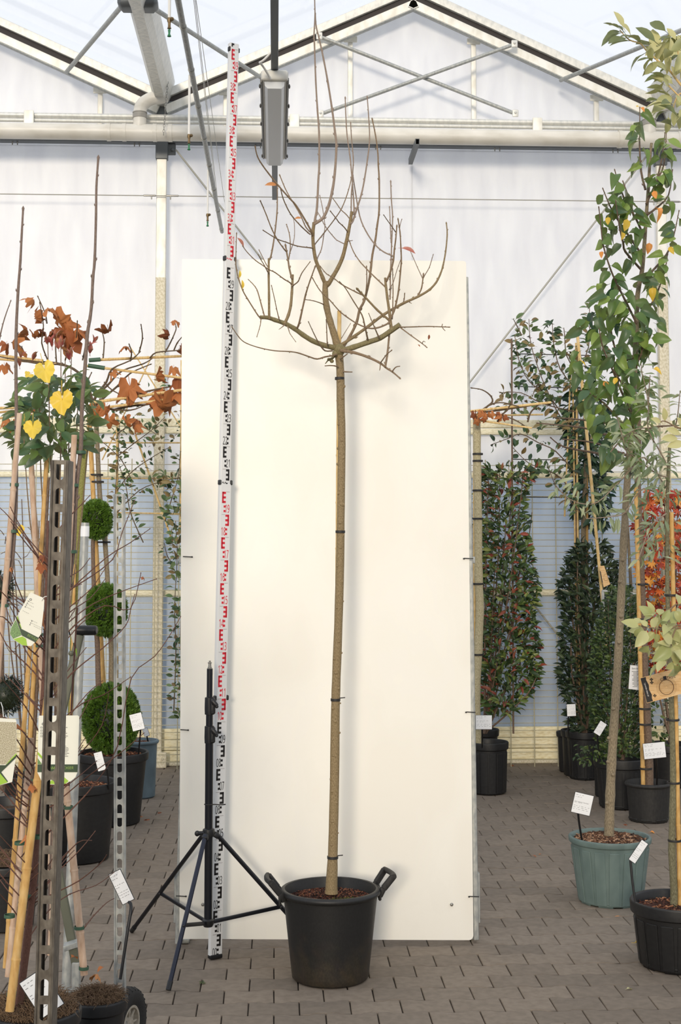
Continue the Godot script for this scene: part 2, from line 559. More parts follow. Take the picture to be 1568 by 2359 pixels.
func build_floor() -> void:
	var b := MB.new()
	b.box(Transform3D(Basis.IDENTITY, Vector3(1.105, -0.16, (REAR - WALL_D) / 2)), Vector3(20.6, 0.30, WALL_D + REAR + 0.4))
	var fl := part("floor", b, M.joint_sand, self)
	structure(fl)
	var pm := paver_mesh()
	var shared := pm.mesh()
	var cells := []
	for k in range(-36, 30):
		var d := ROW0 - ROW * (k + 0.5)
		var half := 0.5 if k % 2 == 0 else 0.0
		for i in range(-20, 28):
			var p := Vector3((i + half) * LEN, 0, -d)
			# only the ground that the photograph could show, with a margin
			var q := p - EYE
			var z := q.dot(F)
			if z < 2.8: continue
			var sx := 784 + FPX * q.dot(R) / z
			var sy := CY - FPX * q.dot(U) / z
			if sx < -700 or sx > 2300 or sy > 2900: continue
			cells.append([p, z, sx > -40 and sx < 1610 and sy < 2400])
	cells.sort_custom(func(x, y): return x[1] < y[1])
	var single := 0
	var rest := MultiMesh.new()
	rest.transform_format = MultiMesh.TRANSFORM_3D
	rest.use_colors = true
	rest.mesh = shared
	var ts := []
	var cs := []
	for ce in cells:
		var t := Transform3D(Basis(Vector3.UP, rng.randf_range(-0.012, 0.012)) * Basis(Vector3.RIGHT, rng.randf_range(-0.008, 0.008)), ce[0] + Vector3(0, rng.randf_range(-0.0015, 0.0015), 0))
		if ce[2] and single < 300:
			put("paver", shared, M["paver%d" % (rng.randi() % 4)], t, fl)
			single += 1
		else:
			var k := rng.randf_range(0.93, 1.07)
			ts.append(t); cs.append(Color(k, k, k))
	rest.instance_count = ts.size()
	for i in ts.size():
		rest.set_instance_transform(i, ts[i]); rest.set_instance_color(i, cs[i])
	var mm := MultiMeshInstance3D.new()
	mm.name = "pavers"
	mm.multimesh = rest
	var pmat: StandardMaterial3D = M.paver1.duplicate()
	pmat.vertex_color_use_as_albedo = true
	mm.material_override = pmat
	fl.add_child(mm, true)
	stuff(mm)

# ---------------------------------------------------------------- gable wall
func build_wall() -> void:
	var wall := Node3D.new()
	wall.name = "wall_back"
	add_child(wall)
	structure(wall)
	var z := -WALL_D
	var X0: float = GUT[1]
	var X1: float = GUT[5]
	# sheets between the rails: low, middle, high, and the gable triangles
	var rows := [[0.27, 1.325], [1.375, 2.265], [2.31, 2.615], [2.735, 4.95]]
	for bay in range(1, 5):
		var a: float = GUT[bay]
		var w: float = GUT[bay + 1] - a
		for r in rows:
			for half in 2:
				var b := MB.new()
				var x0: float = a + 0.02 * (1 - half) + half * w / 2
				var x1: float = a + (half + 1) * w / 2 - 0.02 * half
				b.box(Transform3D(Basis.IDENTITY, Vector3((x0 + x1) / 2, (r[0] + r[1]) / 2, z - 0.03)), Vector3(x1 - x0, r[1] - r[0], 0.006))
				part("panel", b, M.wall_sheet if r[0] > 1.5 else M.wall_sheet_blue_shade, wall)
		# gable pieces between the uprights
		var cuts := [0.0, 0.125, 0.375, 0.625, 0.875, 1.0]
		for i in cuts.size() - 1:
			var poly := PackedVector2Array()
			var u0: float = cuts[i]
			var u1: float = cuts[i + 1]
			poly.append(Vector2(a + u0 * w, 4.95))
			poly.append(Vector2(a + u1 * w, 4.95))
			poly.append(Vector2(a + u1 * w, gable_h(u1)))
			if u0 < 0.5 and u1 > 0.5: poly.append(Vector2(a + w / 2, gable_h(0.5)))
			poly.append(Vector2(a + u0 * w, gable_h(u0)))
			var b := MB.new()
			b.prism(poly, 0.006, Transform3D(Basis.IDENTITY, Vector3(0, 0, z - 0.03)))
			part("gable_panel", b, M.wall_sheet, wall)
		for u in [0.125, 0.375, 0.625, 0.875]:
			var b := MB.new()
			b.bar(Vector3(a + u * w, 5.02, z + 0.0), Vector3(a + u * w, gable_h(u) - 0.10, z + 0.0), 0.04, 0.04, Vector3.RIGHT, 0.004)
			b.box(Transform3D(Basis.IDENTITY, Vector3(a + u * w, gable_h(u) - 0.10, z + 0.026)), Vector3(0.11, 0.05, 0.012), 0.003)
			part("glazing_bar", b, M.white_paint_steel, wall)
	# rails
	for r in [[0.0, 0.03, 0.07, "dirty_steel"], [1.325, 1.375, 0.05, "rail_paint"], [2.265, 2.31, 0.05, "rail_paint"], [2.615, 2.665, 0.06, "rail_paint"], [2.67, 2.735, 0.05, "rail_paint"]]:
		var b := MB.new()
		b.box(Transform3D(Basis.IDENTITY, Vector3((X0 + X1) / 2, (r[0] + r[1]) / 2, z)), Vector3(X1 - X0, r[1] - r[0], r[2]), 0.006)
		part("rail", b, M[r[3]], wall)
	# kick boards at the foot of the wall
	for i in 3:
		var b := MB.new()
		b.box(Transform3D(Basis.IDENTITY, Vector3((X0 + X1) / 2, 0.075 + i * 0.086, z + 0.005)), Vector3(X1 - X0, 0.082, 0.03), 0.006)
		part("kick_board", b, M.kick_sunlit, wall)
	# posts
	for gx in GUT.slice(1, 6):
		var b := MB.new()
		b.box(Transform3D(Basis.IDENTITY, Vector3(gx, 2.48, z + 0.07)), Vector3(0.08, 4.96, 0.06), 0.006)
		var po := part("post", b, M.white_paint_steel, wall)
		b = MB.new()
		b.box(Transform3D(Basis.IDENTITY, Vector3(gx - 0.0, 0.06, z + 0.11)), Vector3(0.16, 0.12, 0.02), 0.004)
		for sx in [-0.05, 0.05]: b.ball(Vector3(gx + sx, 0.07, z + 0.125), Vector3(0.012, 0.012, 0.01), 6, 3)
		part("foot_plate", b, M.dirty_steel, po)
		b = MB.new()
		b.box(Transform3D(Basis.IDENTITY, Vector3(gx, 4.90, z + 0.075)), Vector3(0.098, 0.17, 0.075), 0.006)
		b.box(Transform3D(Basis.IDENTITY, Vector3(gx + 0.075, 4.90, z + 0.075)), Vector3(0.07, 0.09, 0.02), 0.004)
		b.ball(Vector3(gx + 0.085, 4.895, z + 0.09), Vector3(0.016, 0.016, 0.012), 8, 4)
		part("head_bracket", b, M.dark_steel, po)
		# dirt band where the sheet ends
		b = MB.new()
		b.box(Transform3D(Basis.IDENTITY, Vector3(gx, 1.99, z + 0.0712)), Vector3(0.0812, 3.74, 0.0612), 0.006)
		part("weathered_lower_face", b, M.dirty_steel, po)
	# beam under the eaves pipe
	var b := MB.new()
	b.box(Transform3D(Basis.IDENTITY, Vector3((X0 + X1) / 2, 4.995, z + 0.06)), Vector3(X1 - X0, 0.06, 0.05), 0.004)
	var beam := part("eaves_beam", b, M.galvanised, wall)
	b = MB.new()
	b.box(Transform3D(Basis.IDENTITY, Vector3((X0 + X1) / 2, 4.958, z + 0.07)), Vector3(X1 - X0, 0.02, 0.08), 0.003)
	part("beam_flange", b, M.dark_steel, beam)
	for k in range(-4, 11):
		b = MB.new()
		var bx := -0.15 + k * 0.97
		for sx in [-0.02, 0.02]: b.tube([Vector3(bx + sx, 4.95, z + 0.08), Vector3(bx + sx, 4.92, z + 0.08)], [0.007, 0.004], 6)
		part("bolt", b, M.bolt, beam)
	# rafters along the gable: galvanised cap, dark strip, white glazing bar
	for bay in range(1, 5):
		for s in 2:
			var g: float = GUT[bay + s]
			var rx: float = (GUT[bay] + GUT[bay + 1]) / 2
			var p := Vector3(g, GUT_H - 0.02, z + 0.12)
			var q := Vector3(rx, RIDGE_H - 0.02, z + 0.12)
			var t := (q - p).normalized()
			var n := Vector3(-t.y, t.x, 0)
			if n.y < 0: n = -n
			for lay in [["rafter", 0.045, 0.064, 0.05, "galvanised"], ["dark_strip", -0.012, 0.05, 0.03, "near_black"], ["glazing_rafter", -0.072, 0.07, 0.045, "white_paint_steel"], ["glazing_lip", -0.112, 0.012, 0.05, "galvanised_dull"]]:
				b = MB.new()
				var zo := Vector3(0, 0, 0.0 if lay[0] != "dark_strip" else -0.02)
				b.bar(p + n * lay[1] + zo, q + n * lay[1] + zo, lay[3], lay[2], Vector3(0, 0, 1), 0.004)
				part(lay[0], b, M[lay[4]], wall)
	# side and rear walls of the house, behind and beside the camera
	for s in [["wall_left", Vector3(GUT[0], 0, 0), Vector3(0, 0, 1)], ["wall_right", Vector3(GUT[5], 0, 0), Vector3(0, 0, 1)], ["wall_rear", Vector3(0, 0, REAR), Vector3(1, 0, 0)]]:
		var wn := Node3D.new()
		wn.name = s[0]
		add_child(wn)
		structure(wn)
		var lo := -WALL_D if s[2].z > 0 else float(GUT[0])
		var hi := REAR if s[2].z > 0 else float(GUT[5])
		var n := 5
		var ph := 2.1 if s[0] == "wall_rear" else 0.52  # rear plinth raised, out of view, to shade low sun off the board foot
		for i in n:
			var m: Vector3 = s[1] + s[2] * lerpf(lo, hi, (i + 0.5) / n)
			var wid := (hi - lo) / n
			b = MB.new()
			b.box(Transform3D(Basis.IDENTITY, m + Vector3(0, (5.15 + ph) / 2, 0)), s[2] * (wid - 0.06) + Vector3(0, 5.15 - ph, 0) + (Vector3.ONE - s[2] - Vector3.UP).abs() * 0.006)
			part("pane", b, M.roof_glass, wn)
			b = MB.new()
			b.box(Transform3D(Basis.IDENTITY, m + s[2] * wid * 0.5 + Vector3(0, 2.6, 0)), Vector3(0.07, 5.2, 0.07), 0.006)
			part("post", b, M.galvanised, wn)
			b = MB.new()
			b.box(Transform3D(Basis.IDENTITY, m + Vector3(0, ph / 2, 0)), s[2] * wid + Vector3(0, ph, 0) + (Vector3.ONE - s[2] - Vector3.UP).abs() * 0.08)
			part("plinth", b, M.galvanised_dull, wn)

func gable_h(u: float) -> float:
	return lerpf(GUT_H, RIDGE_H, 1.0 - absf(u - 0.5) * 2.0) - 0.03

# ---------------------------------------------------------------- roof
func build_roof() -> void:
	var roof := Node3D.new()
	roof.name = "ceiling"
	add_child(roof)
	structure(roof)
	for bay in 5:
		for s in 2:
			var g: float = GUT[bay + s]
			var rx: float = (GUT[bay] + GUT[bay + 1]) / 2
			var p := Vector3(g, GUT_H + 0.10, 0)
			var q := Vector3(rx, RIDGE_H + 0.10, 0)
			var t := (q - p).normalized()
			var l := (q - p).length()
			var n := Vector3(-t.y, t.x, 0)
			if n.y < 0: n = -n
			for i in 9:
				var z0 := -WALL_D - 0.1 + i * 2.05
				var b := MB.new()
				b.box(Transform3D(Basis(t, n, t.cross(n)), (p + q) / 2 + Vector3(0, 0, z0 + 1.02)), Vector3(l, 0.004, 2.03))
				part("pane", b, M.roof_glass, roof)
	# gutters running from the gable wall over the camera
	for i in range(1, 6):
		var gx: float = GUT[i]
		var b := MB.new()
		var poly := PackedVector2Array([Vector2(-0.10, 0.16), Vector2(-0.07, 0.02), Vector2(-0.035, -0.055), Vector2(0.035, -0.055), Vector2(0.07, 0.02), Vector2(0.10, 0.16), Vector2(0.085, 0.16), Vector2(0.058, 0.025), Vector2(0.03, -0.04), Vector2(-0.03, -0.04), Vector2(-0.058, 0.025), Vector2(-0.085, 0.16)])
		b.prism(poly, 8.0, Transform3D(Basis.IDENTITY, Vector3(gx, GUT_H, -WALL_D + 4.08)))
		var gu := part("gutter", b, M.galvanised, roof)
		b = MB.new()
		b.box(Transform3D(Basis.IDENTITY, Vector3(gx, GUT_H - 0.03, -WALL_D + 0.10)), Vector3(0.2, 0.03, 0.06), 0.005)
		b.box(Transform3D(Basis.IDENTITY, Vector3(gx, GUT_H - 0.10, -WALL_D + 0.09)), Vector3(0.1, 0.14, 0.05), 0.005)
		part("gutter_shoe", b, M.dark_steel, gu)
		b = MB.new()
		b.box(Transform3D(Basis.IDENTITY, Vector3(gx, GUT_H + 0.01, -9.02)), Vector3(0.26, 0.10, 0.16), 0.03)
		part("truss_node", b, M.dark_steel, gu)

# ---------------------------------------------------------------- board on its frame
var board_z0 := 5.22
var board_z1 := 5.22
func board_d(y: float) -> float:
	return lerpf(board_z0, board_z1, clampf((2162.0 - y) / 1565.0, 0, 1))

func build_board() -> void:
	var o := thing("display_board", "tall cream white backdrop board standing behind the potted bare tree", "board", Vector3(0.22, 0, -6.1))
	var c := [at(413, 2163, board_z0), at(1090, 2161, board_z0), at(1084, 597, board_z1), at(430, 597, board_z1)]
	var x: Vector3 = (c[1] - c[0]).normalized()
	var y: Vector3 = ((c[3] + c[2]) / 2 - (c[0] + c[1]) / 2).normalized()
	var n := x.cross(y).normalized()
	# rounded lower right corner, thin panel; front face exactly on the four corners
	var poly := PackedVector2Array()
	var loc := []
	for p in c: loc.append(Vector2((p - c[0]).dot(x), (p - c[0]).dot(y)))
	poly.append(loc[0])
	for k in 5:
		var a := -PI / 2 + PI / 2 * k / 4
		poly.append(loc[1] + Vector2(-0.02 + 0.02 * cos(a), 0.02 + 0.02 * sin(a)))
	for k in 4:
		var a := PI / 2 * k / 3
		poly.append(loc[2] + Vector2(-0.012 + 0.012 * cos(a), -0.012 + 0.012 * sin(a)))
	poly.append(loc[3])
	var b := MB.new()
	b.prism(poly, 0.012, Transform3D(Basis(x, y, n), c[0] - n * 0.006))
	part("panel", b, M.board_face, o)
	# galvanised angle frame behind both edges
	for s in [[410.0, 0.0], [1095.0, 0.0]]:
		b = MB.new()
		var lo := at(s[0], 2136, board_z0 + 0.04)
		lo.y = 0.015
		var hi := at(s[0] + (40 if s[0] < 700 else -24), 640, board_z1 + 0.045)
		b.bar(lo, hi, 0.022, 0.05, x, 0.003)
		part("frame_post", b, M.galvanised_dull, o)
		b = MB.new()
		b.bar(at(s[0] + (-1 if s[0] < 700 else 1), 2125, board_z0 + 0.05), at(s[0] + (1 if s[0] < 700 else 0), 2010, board_z0 + 0.05), 0.034, 0.03, x, 0.003)
		part("frame_sleeve", b, M.galvanised_dull, o)
	for y2 in [2080, 1290]:
		b = MB.new()
		b.bar(at(412, y2, board_z0 + 0.06), at(1093, y2, board_z0 + 0.06), 0.03, 0.03, y, 0.003)
		part("frame_rail", b, M.galvanised_dull, o)
	for s in [410.0, 1095.0]:
		b = MB.new()
		b.box(Transform3D(Basis.IDENTITY, Vector3(at(clampf(s, 428, 1072), 2140, board_z0 + 0.2).x, 0.01, -board_z0 * S - 0.33)), Vector3(0.05, 0.02, 0.5), 0.004)
		part("frame_foot", b, M.galvanised_dull, o)
	# cable ties through the edge, their tails sticking out
	for q in [[421, 442, 1283], [415, 433, 1682], [405, 428, 2065], [1068, 1090, 1287], [1073, 1095, 1641], [1080, 1103, 2066]]:
		b = MB.new()
		var d := board_d(q[2]) - 0.006
		b.bar(at(q[0], q[2] - 1, d + 0.0), at(q[1], q[2], d), 0.004, 0.004, Vector3.UP, 0.001)
		b.box(Transform3D(Basis.IDENTITY, at(q[1] if q[0] < 700 else q[0], q[2], d)), Vector3(0.007, 0.006, 0.006), 0.001)
		part("cable_tie", b, M.tie_black, o)
	for sx in [467, 1040]:
		b = MB.new()
		b.ball(at(sx, 2084, board_d(2084) - 0.004), Vector3(0.0075, 0.0075, 0.005), 10, 5)
		part("screw", b, M.bolt, o)
	# old scratches, as thin proud marks are absent: the face is smooth

# ---------------------------------------------------------------- wire mesh before the wall
func build_mesh_fence() -> void:
	var o := thing("wire_mesh_fence", "welded wire mesh fence standing along the translucent gable wall", "fence", Vector3(1.0, 0, -10.9))
	var d := 10.9
	var x0 := -2.6
	var x1 := 5.2
	# wire positions read off the photo: close together low down
	var hs := []
	var y := 0.06
	while y < 2.39:
		hs.append(y)
		y += 0.056 if y < 0.35 else 0.049
	var n := 0
	for h in hs:
		var b := MB.new()
		b.tube([Vector3(x0, h, -d), Vector3(x1, h, -d)], [0.0028, 0.0028], 5)
		part("horizontal_wire", b, M.mesh_wire, o)
		n += 1
	var vx := x0
	while vx <= x1 + 0.01:
		var b := MB.new()
		b.tube([Vector3(vx, 0.004, -d + 0.006), Vector3(vx, 2.40, -d + 0.006)], [0.0042, 0.0042], 5)
		part("vertical_wire", b, M.mesh_wire, o)
		vx += 0.185
	return

# ---------------------------------------------------------------- pipes, braces, lamp
func run(called: String, label: String, category: String, a: Vector3, e: Vector3, r: float, m: Material, group := "", n := 10) -> MeshInstance3D:
	var b := MB.new()
	b.tube([a, e], [r, r], n)
	var o := part(called, b, m, self)
	tag(o, label, category, group)
	return o

func build_overhead() -> void:
	var ht := at(784, 274, 9.33).y
	var X0: float = GUT[1]
	var X1: float = GUT[5] - 0.1
	# large drain pipe under the gutters, with its swan necks
	var o := thing("drain_pipe", "thick cream plastic rainwater pipe running along the gable under the roof", "pipe", Vector3(1, 5.0, -10.8))
	var b := MB.new()
	var pd := 9.26 * S
	var ph := at(784, 312, 9.26).y
	b.tube([Vector3(X0, ph, -pd), Vector3(X1, ph, -pd)], [0.063, 0.063], 20)
	part("pipe", b, M.drain_pvc, o)
	for gx in [GUT[1] , GUT[2], GUT[3], GUT[4]]:
		var ex: float = gx - 0.155
		b = MB.new()
		b.tube([Vector3(ex - 0.24, ph, -pd), Vector3(ex + 0.24, ph, -pd)], [0.0665, 0.0665], 20)
		for k in [-0.24, -0.12, 0.12, 0.24]:
			b.tube([Vector3(ex + k - 0.015, ph, -pd), Vector3(ex + k + 0.015, ph, -pd)], [0.0705, 0.0705], 20)
		var ps := []
		var rs := []
		for k in 9:
			var a := PI / 2 * k / 8
			ps.append(Vector3(ex + 0.15 - 0.15 * cos(a), ph + 0.17 + 0.12 * sin(a), -pd - 0.02 * sin(a)))
			rs.append(0.052)
		ps.push_front(Vector3(ex, ph, -pd)); rs.push_front(0.052)
		ps.append(Vector3(ex + 0.2, ph + 0.31, -pd - 0.03)); rs.append(0.052)
		b.tube(ps, rs, 16)
		part("swan_neck", b, M.drain_pvc, o)
		b = MB.new()
		b.tube([Vector3(ex, ph + 0.115, -pd), Vector3(ex, ph + 0.15, -pd)], [0.057, 0.057], 16)
		b.tube([Vector3(ex, ph + 0.155, -pd), Vector3(ex, ph + 0.162, -pd)], [0.058, 0.058], 16)
		part("seal_ring", b, M.pvc_seal, o)
	# twin heating tubes just above, with clamps
	for k in 2:
		run("heating_tube", ["upper one of the twin steel tubes above the drain pipe", "lower one of the twin steel tubes touching the drain pipe"][k], "tube", Vector3(X0, ht - k * 0.040, -10.88), Vector3(X1, ht - k * 0.040, -10.88), [0.022, 0.0155][k], M.galvanised, "twin heating tubes on the gable")
	var cl := [[66, "white tube clamp above the tall bare whip on the left"], [678, "white tube clamp just right of the hanging lamp"], [1238, "white tube clamp nearest the right end of the twin tubes"]]
	for q in cl:
		var p := at(q[0], 258 + (q[0] / 1568.0) * 22.0, 9.31)
		b = MB.new()
		b.box(Transform3D(Basis.IDENTITY, Vector3(p.x, ht - 0.025, -10.845)), Vector3(0.078, 0.11, 0.018), 0.006)
		var c := thing("tube_clamp", q[1], "clamp", Vector3(p.x, ht - 0.08, -10.845), "white clamps on the twin tubes")
		part("clamp_plate", b, M.white_paint_steel, c)
		b = MB.new()
		b.box(Transform3D(Basis.IDENTITY, Vector3(p.x, ht - 0.084, -10.85)), Vector3(0.078, 0.012, 0.03), 0.003)
		for sx in [-0.02, 0.02]: b.tube([Vector3(p.x + sx, ht - 0.09, -10.845), Vector3(p.x + sx, ht - 0.105, -10.845)], [0.006, 0.005], 6)
		part("clamp_bolts", b, M.galvanised_dull, c)
	# braces of the gable: flattened steel tubes
	var br := [
		["flattened steel brace falling rightwards across the gable under the ridge", 735, 84, 1186, 262],
		["flattened steel brace rising rightwards across the gable under the ridge", 738, 263, 1184, 102]]
	for i in br.size():
		var q: Array = br[i]
		var d0 := 9.38 - i * 0.032
		var bt := thing("gable_brace", q[0], "brace", at(q[1], q[2], d0), "crossed braces in the gable")
		b = MB.new()
		var ba := at(q[1], q[2], d0)
		var be := at(q[3], q[4], d0)
		b.tube([ba, ba.lerp(be, 0.02), be.lerp(ba, 0.02), be], [0.010, 0.0155, 0.0155, 0.010], 10)
		part("brace_tube", b, M.galvanised_dull, bt)
		for e in [ba, be]:
			b = MB.new()
			b.box(Transform3D(Basis.IDENTITY, e + Vector3(0, 0, 0.012)), Vector3(0.05, 0.06, 0.012), 0.006)
			b.ball(e + Vector3(0, 0.004, 0.022), Vector3(0.011, 0.011, 0.008), 8, 4)
			part("end_lug", b, M.galvanised, bt)
	var bg := [
		["grey roof brace from the gutter down to the left gable rafter", 285, 8, 7.74, 153, 166],
		["grey roof brace from the gutter down behind the staff top", 337, 8, 7.74, 606, 182],
		["grey roof brace rising out of the picture at the upper right", 1291, 185, 9.3, 1640, 40]]
	for i in bg.size():
		var q: Array = bg[i]
		if i < 2: run("roof_brace", q[0], "brace", at(q[1], q[2], q[3]), at(q[4], q[5], 9.40), 0.017, M.galvanised_dull, "grey roof braces")
		else: run("roof_brace", q[0], "brace", at(q[1], q[2], 9.40), at(q[4], q[5], 7.74), 0.017, M.galvanised_dull, "grey roof braces")
	# tension rods from post heads to opposite post feet
	run("tension_rod", "thin steel tension rod falling rightwards from the head of the left post", "rod", at(405, 345, 9.42), at(1392, 1600, 9.42), 0.0075, M.wire, "crossed tension rods")
	run("tension_rod", "thin steel tension rod rising rightwards to the head of the right post", "rod", at(1490, 358, 9.43), at(560, 1548, 9.43), 0.0075, M.wire, "crossed tension rods")
	# horizontal wire along the wall
	var w := thing("wall_wire", "thin horizontal steel wire stretched across the upper gable wall", "wire", Vector3(1, 4.5, -10.95))
	b = MB.new()
	var wp := at(784, 456, 9.43)
	b.tube([Vector3(X0, wp.y, wp.z), Vector3(X1, wp.y, wp.z)], [0.0042, 0.0042], 5)
	part("wire_strand", b, M.wire, w)
	for gx in GUT.slice(1, 5):
		b = MB.new()
		for s in [-1, 1]:
			b.box(Transform3D(Basis.IDENTITY, Vector3(gx + s * 0.09, wp.y, wp.z + 0.005)), Vector3(0.1, 0.014, 0.012), 0.003)
			b.tube([Vector3(gx + s * 0.075, wp.y, wp.z + 0.005), Vector3(gx + s * 0.075, wp.y - 0.03, wp.z + 0.005)], [0.006, 0.005], 6)
		part("wire_clamp", b, M.bolt, w)
	# square stub bracket
	b = MB.new()
	var s0 := at(961, 327, 8.98)
	for q in [[-0.0145, 0, 0.003, 0.046], [0.0145, 0, 0.003, 0.046], [0, -0.0215, 0.032, 0.003], [0, 0.0215, 0.032, 0.003]]:
		b.box(Transform3D(Basis.IDENTITY, Vector3(s0.x + q[0], s0.y + q[1], -10.72)), Vector3(q[2], q[3], 0.56), 0.0)
	tag(part("square_tube_stub", b, M.dark_steel, self), "short open square tube jutting from the wall right of the lamp", "bracket")
	# lamp rail and lamp
	b = MB.new()
	var lx := -0.012
	b.box(Transform3D(Basis.IDENTITY, Vector3(lx, 4.197, -6.3)), Vector3(0.038, 0.044, 6.9), 0.003)
	var rail := part("lamp_rail", b, M.dark_steel, self)
	tag(rail, "dark square rail running overhead that carries the lamp", "rail")
	b = MB.new()
	b.box(Transform3D(Basis.IDENTITY, Vector3(lx, 4.145, -7.77)), Vector3(0.142, 0.06, 1.47), 0.012)
	var lamp := thing("tube_lamp", "long sealed tube lamp with a grey cover hanging under the dark rail", "lamp", Vector3(lx, 4.08, -7.77))
	part("housing", b, M.lamp_body, lamp)
	b = MB.new()
	var prof := PackedVector2Array([Vector2(-0.056, 0.03), Vector2(-0.05, -0.02), Vector2(-0.036, -0.034), Vector2(0.036, -0.034), Vector2(0.05, -0.02), Vector2(0.056, 0.03)])
	b.prism(prof, 1.455, Transform3D(Basis.IDENTITY, Vector3(lx, 4.112, -7.78)))
	part("diffuser", b, M.lamp_diffuser, lamp)
	for s in [-1, 1]:
		b = MB.new()
		b.box(Transform3D(Basis.IDENTITY, Vector3(lx + s * 0.069, 4.125, -7.77)), Vector3(0.012, 0.03, 1.42), 0.003)
		for k in 5: b.ball(Vector3(lx + s * 0.077, 4.113, -7.12 - k * 0.325), Vector3(0.006, 0.012, 0.018), 6, 4)
		part("clip_strip", b, M.lamp_clip, lamp)
	b = MB.new()
	var cp := []
	var cr := []
	for k in 13:
		var a := float(k) / 12
		cp.append(Vector3(lx - 0.02 - 0.055 * sin(a * PI), 4.19 - 0.07 * a - 0.02 * sin(a * PI * 2), -6.84 - 0.19 * a + 0.05 * sin(a * PI)))
		cr.append(0.006)
	b.tube(cp, cr, 6)
	part("cable", b, M.white_plastic, lamp)
	# irrigation pipe with droppers
	var ir := thing("irrigation_pipe", "slim steel irrigation pipe running overhead with three hanging droppers", "pipe", Vector3(-0.43, 4.1, -8))
	b = MB.new()
	var ia := at(511, 534, 9.0)
	var ib := at(410, 0, 5.2)
	var ic := ib
	ib = ia + (ib - ia) * 1.6
	b.tube([ia, ib], [0.0145, 0.0145], 10)
	part("pipe", b, M.galvanised_dull, ir)
	for q in [[485, 390, 487, 498], [443.5, 172, 441.5, 318], [391, -60, 388, 52]]:
		# the dropper hangs where its head meets the pipe
		var best := 0.0
		for k in 300:
			var w2 := k / 220.0
			if absf(see(ia.lerp(ic, w2)).y - q[1]) < absf(see(ia.lerp(ic, best)).y - q[1]): best = w2
		var p := ia.lerp(ic, best) + Vector3(-0.014, 0, 0)
		var e := p - Vector3(0, px(q[3] - q[1], -p.z / S), 0)
		var dn := thing_part("dropper", ir, p)
		b = MB.new()
		b.tube([p, e], [0.0065, 0.0065], 8)
		part("drop_tube", b, M.white_plastic, dn)
		b = MB.new()
		b.lathe([Vector2(0.001, 0.022), Vector2(0.009, 0.018), Vector2(0.010, 0.005), Vector2(0.006, -0.004), Vector2(0.006, -0.02), Vector2(0.009, -0.028), Vector2(0.001, -0.03)], 10, Transform3D(Basis.IDENTITY, e - Vector3(0, 0.01, 0)))
		b.ball(e + Vector3(0.012, 0, 0.01), Vector3(0.009, 0.009, 0.009), 6, 4)
		part("valve", b, M.brass, dn)
		b = MB.new()
		b.lathe([Vector2(0.001, 0.0), Vector2(0.006, -0.004), Vector2(0.004, -0.02), Vector2(0.009, -0.032), Vector2(0.001, -0.035)], 8, Transform3D(Basis.IDENTITY, e - Vector3(0, 0.04, 0)))
		part("nozzle", b, M.green_nozzle, dn)
	b = MB.new()
	for k in 9:
		var cc := ia.lerp(ic, k * 0.13 + 0.02)
		b.tube([cc - Vector3(0, 0, 0.008), cc + Vector3(0, 0, 0.008)], [0.0172, 0.0172], 10)
	part("pipe_clip", b, M.wire, ir)
	for q in [[449, 0, 508, 520], [451.5, 0, 519, 480], [446, 0, 497, 440]]:
		var d0 := 6.0
		var t := run("suspension_wire", "", "wire", at(q[0], q[1], d0), at(q[2], q[3], 9.1), 0.0019, M.wire, "thin wires hanging beside the irrigation pipe", 4)
		tag(t, {449: "middle one of three hair thin wires slanting beside the irrigation pipe", 451.5: "rightmost of three hair thin wires slanting beside the irrigation pipe", 446: "leftmost of three hair thin wires slanting beside the irrigation pipe"}[q[0]], "wire")
	# chain from the gutter over the drain pipe
	var ch := thing("chain", "thin hanging chain in front of the drain pipe at the left post", "chain", at(381, 315, 9.16))
	b = MB.new()
	for k in 22:
		var p := at(387 - k * 0.5, 178 + k * 6.2, 9.16)
		var ring := []
		var rr := []
		for j in 9:
			var a := TAU * j / 8
			var loc := Vector3(0.007 * cos(a), 0.013 * sin(a), 0)
			if k % 2: loc = Vector3(0, loc.y, loc.x)
			ring.append(p + loc)
			rr.append(0.002)
		b.tube(ring, rr, 4, false)
	part("links", b, M.bolt, ch)

# a plain node that groups the sub-parts of one part, at world position p
func thing_part(called: String, parent: Node, p: Vector3) -> Node3D:
	var o := Node3D.new()
	o.name = called
	parent.add_child(o, true)
	o.position = p - origin_of(parent)
	return o

# pixel of a world point
func see(p: Vector3) -> Vector2:
	var q := p - EYE
	return Vector2(784 + FPX * q.dot(R) / q.dot(F), CY - FPX * q.dot(U) / q.dot(F))

# ---------------------------------------------------------------- branches, leaves, pots
# Catmull-Rom through the points, k steps per span
func smooth(ps: Array, k := 3) -> Array:
	if ps.size() < 3: return ps
	var out := []
	var n := ps.size()
	for i in n - 1:
		var a: Vector3 = ps[maxi(i - 1, 0)]
		var b: Vector3 = ps[i]
		var c: Vector3 = ps[i + 1]
		var d: Vector3 = ps[mini(i + 2, n - 1)]
		for j in k:
			out.append(b.cubic_interpolate(c, a, d, float(j) / k))
	out.append(ps[n - 1])
	return out

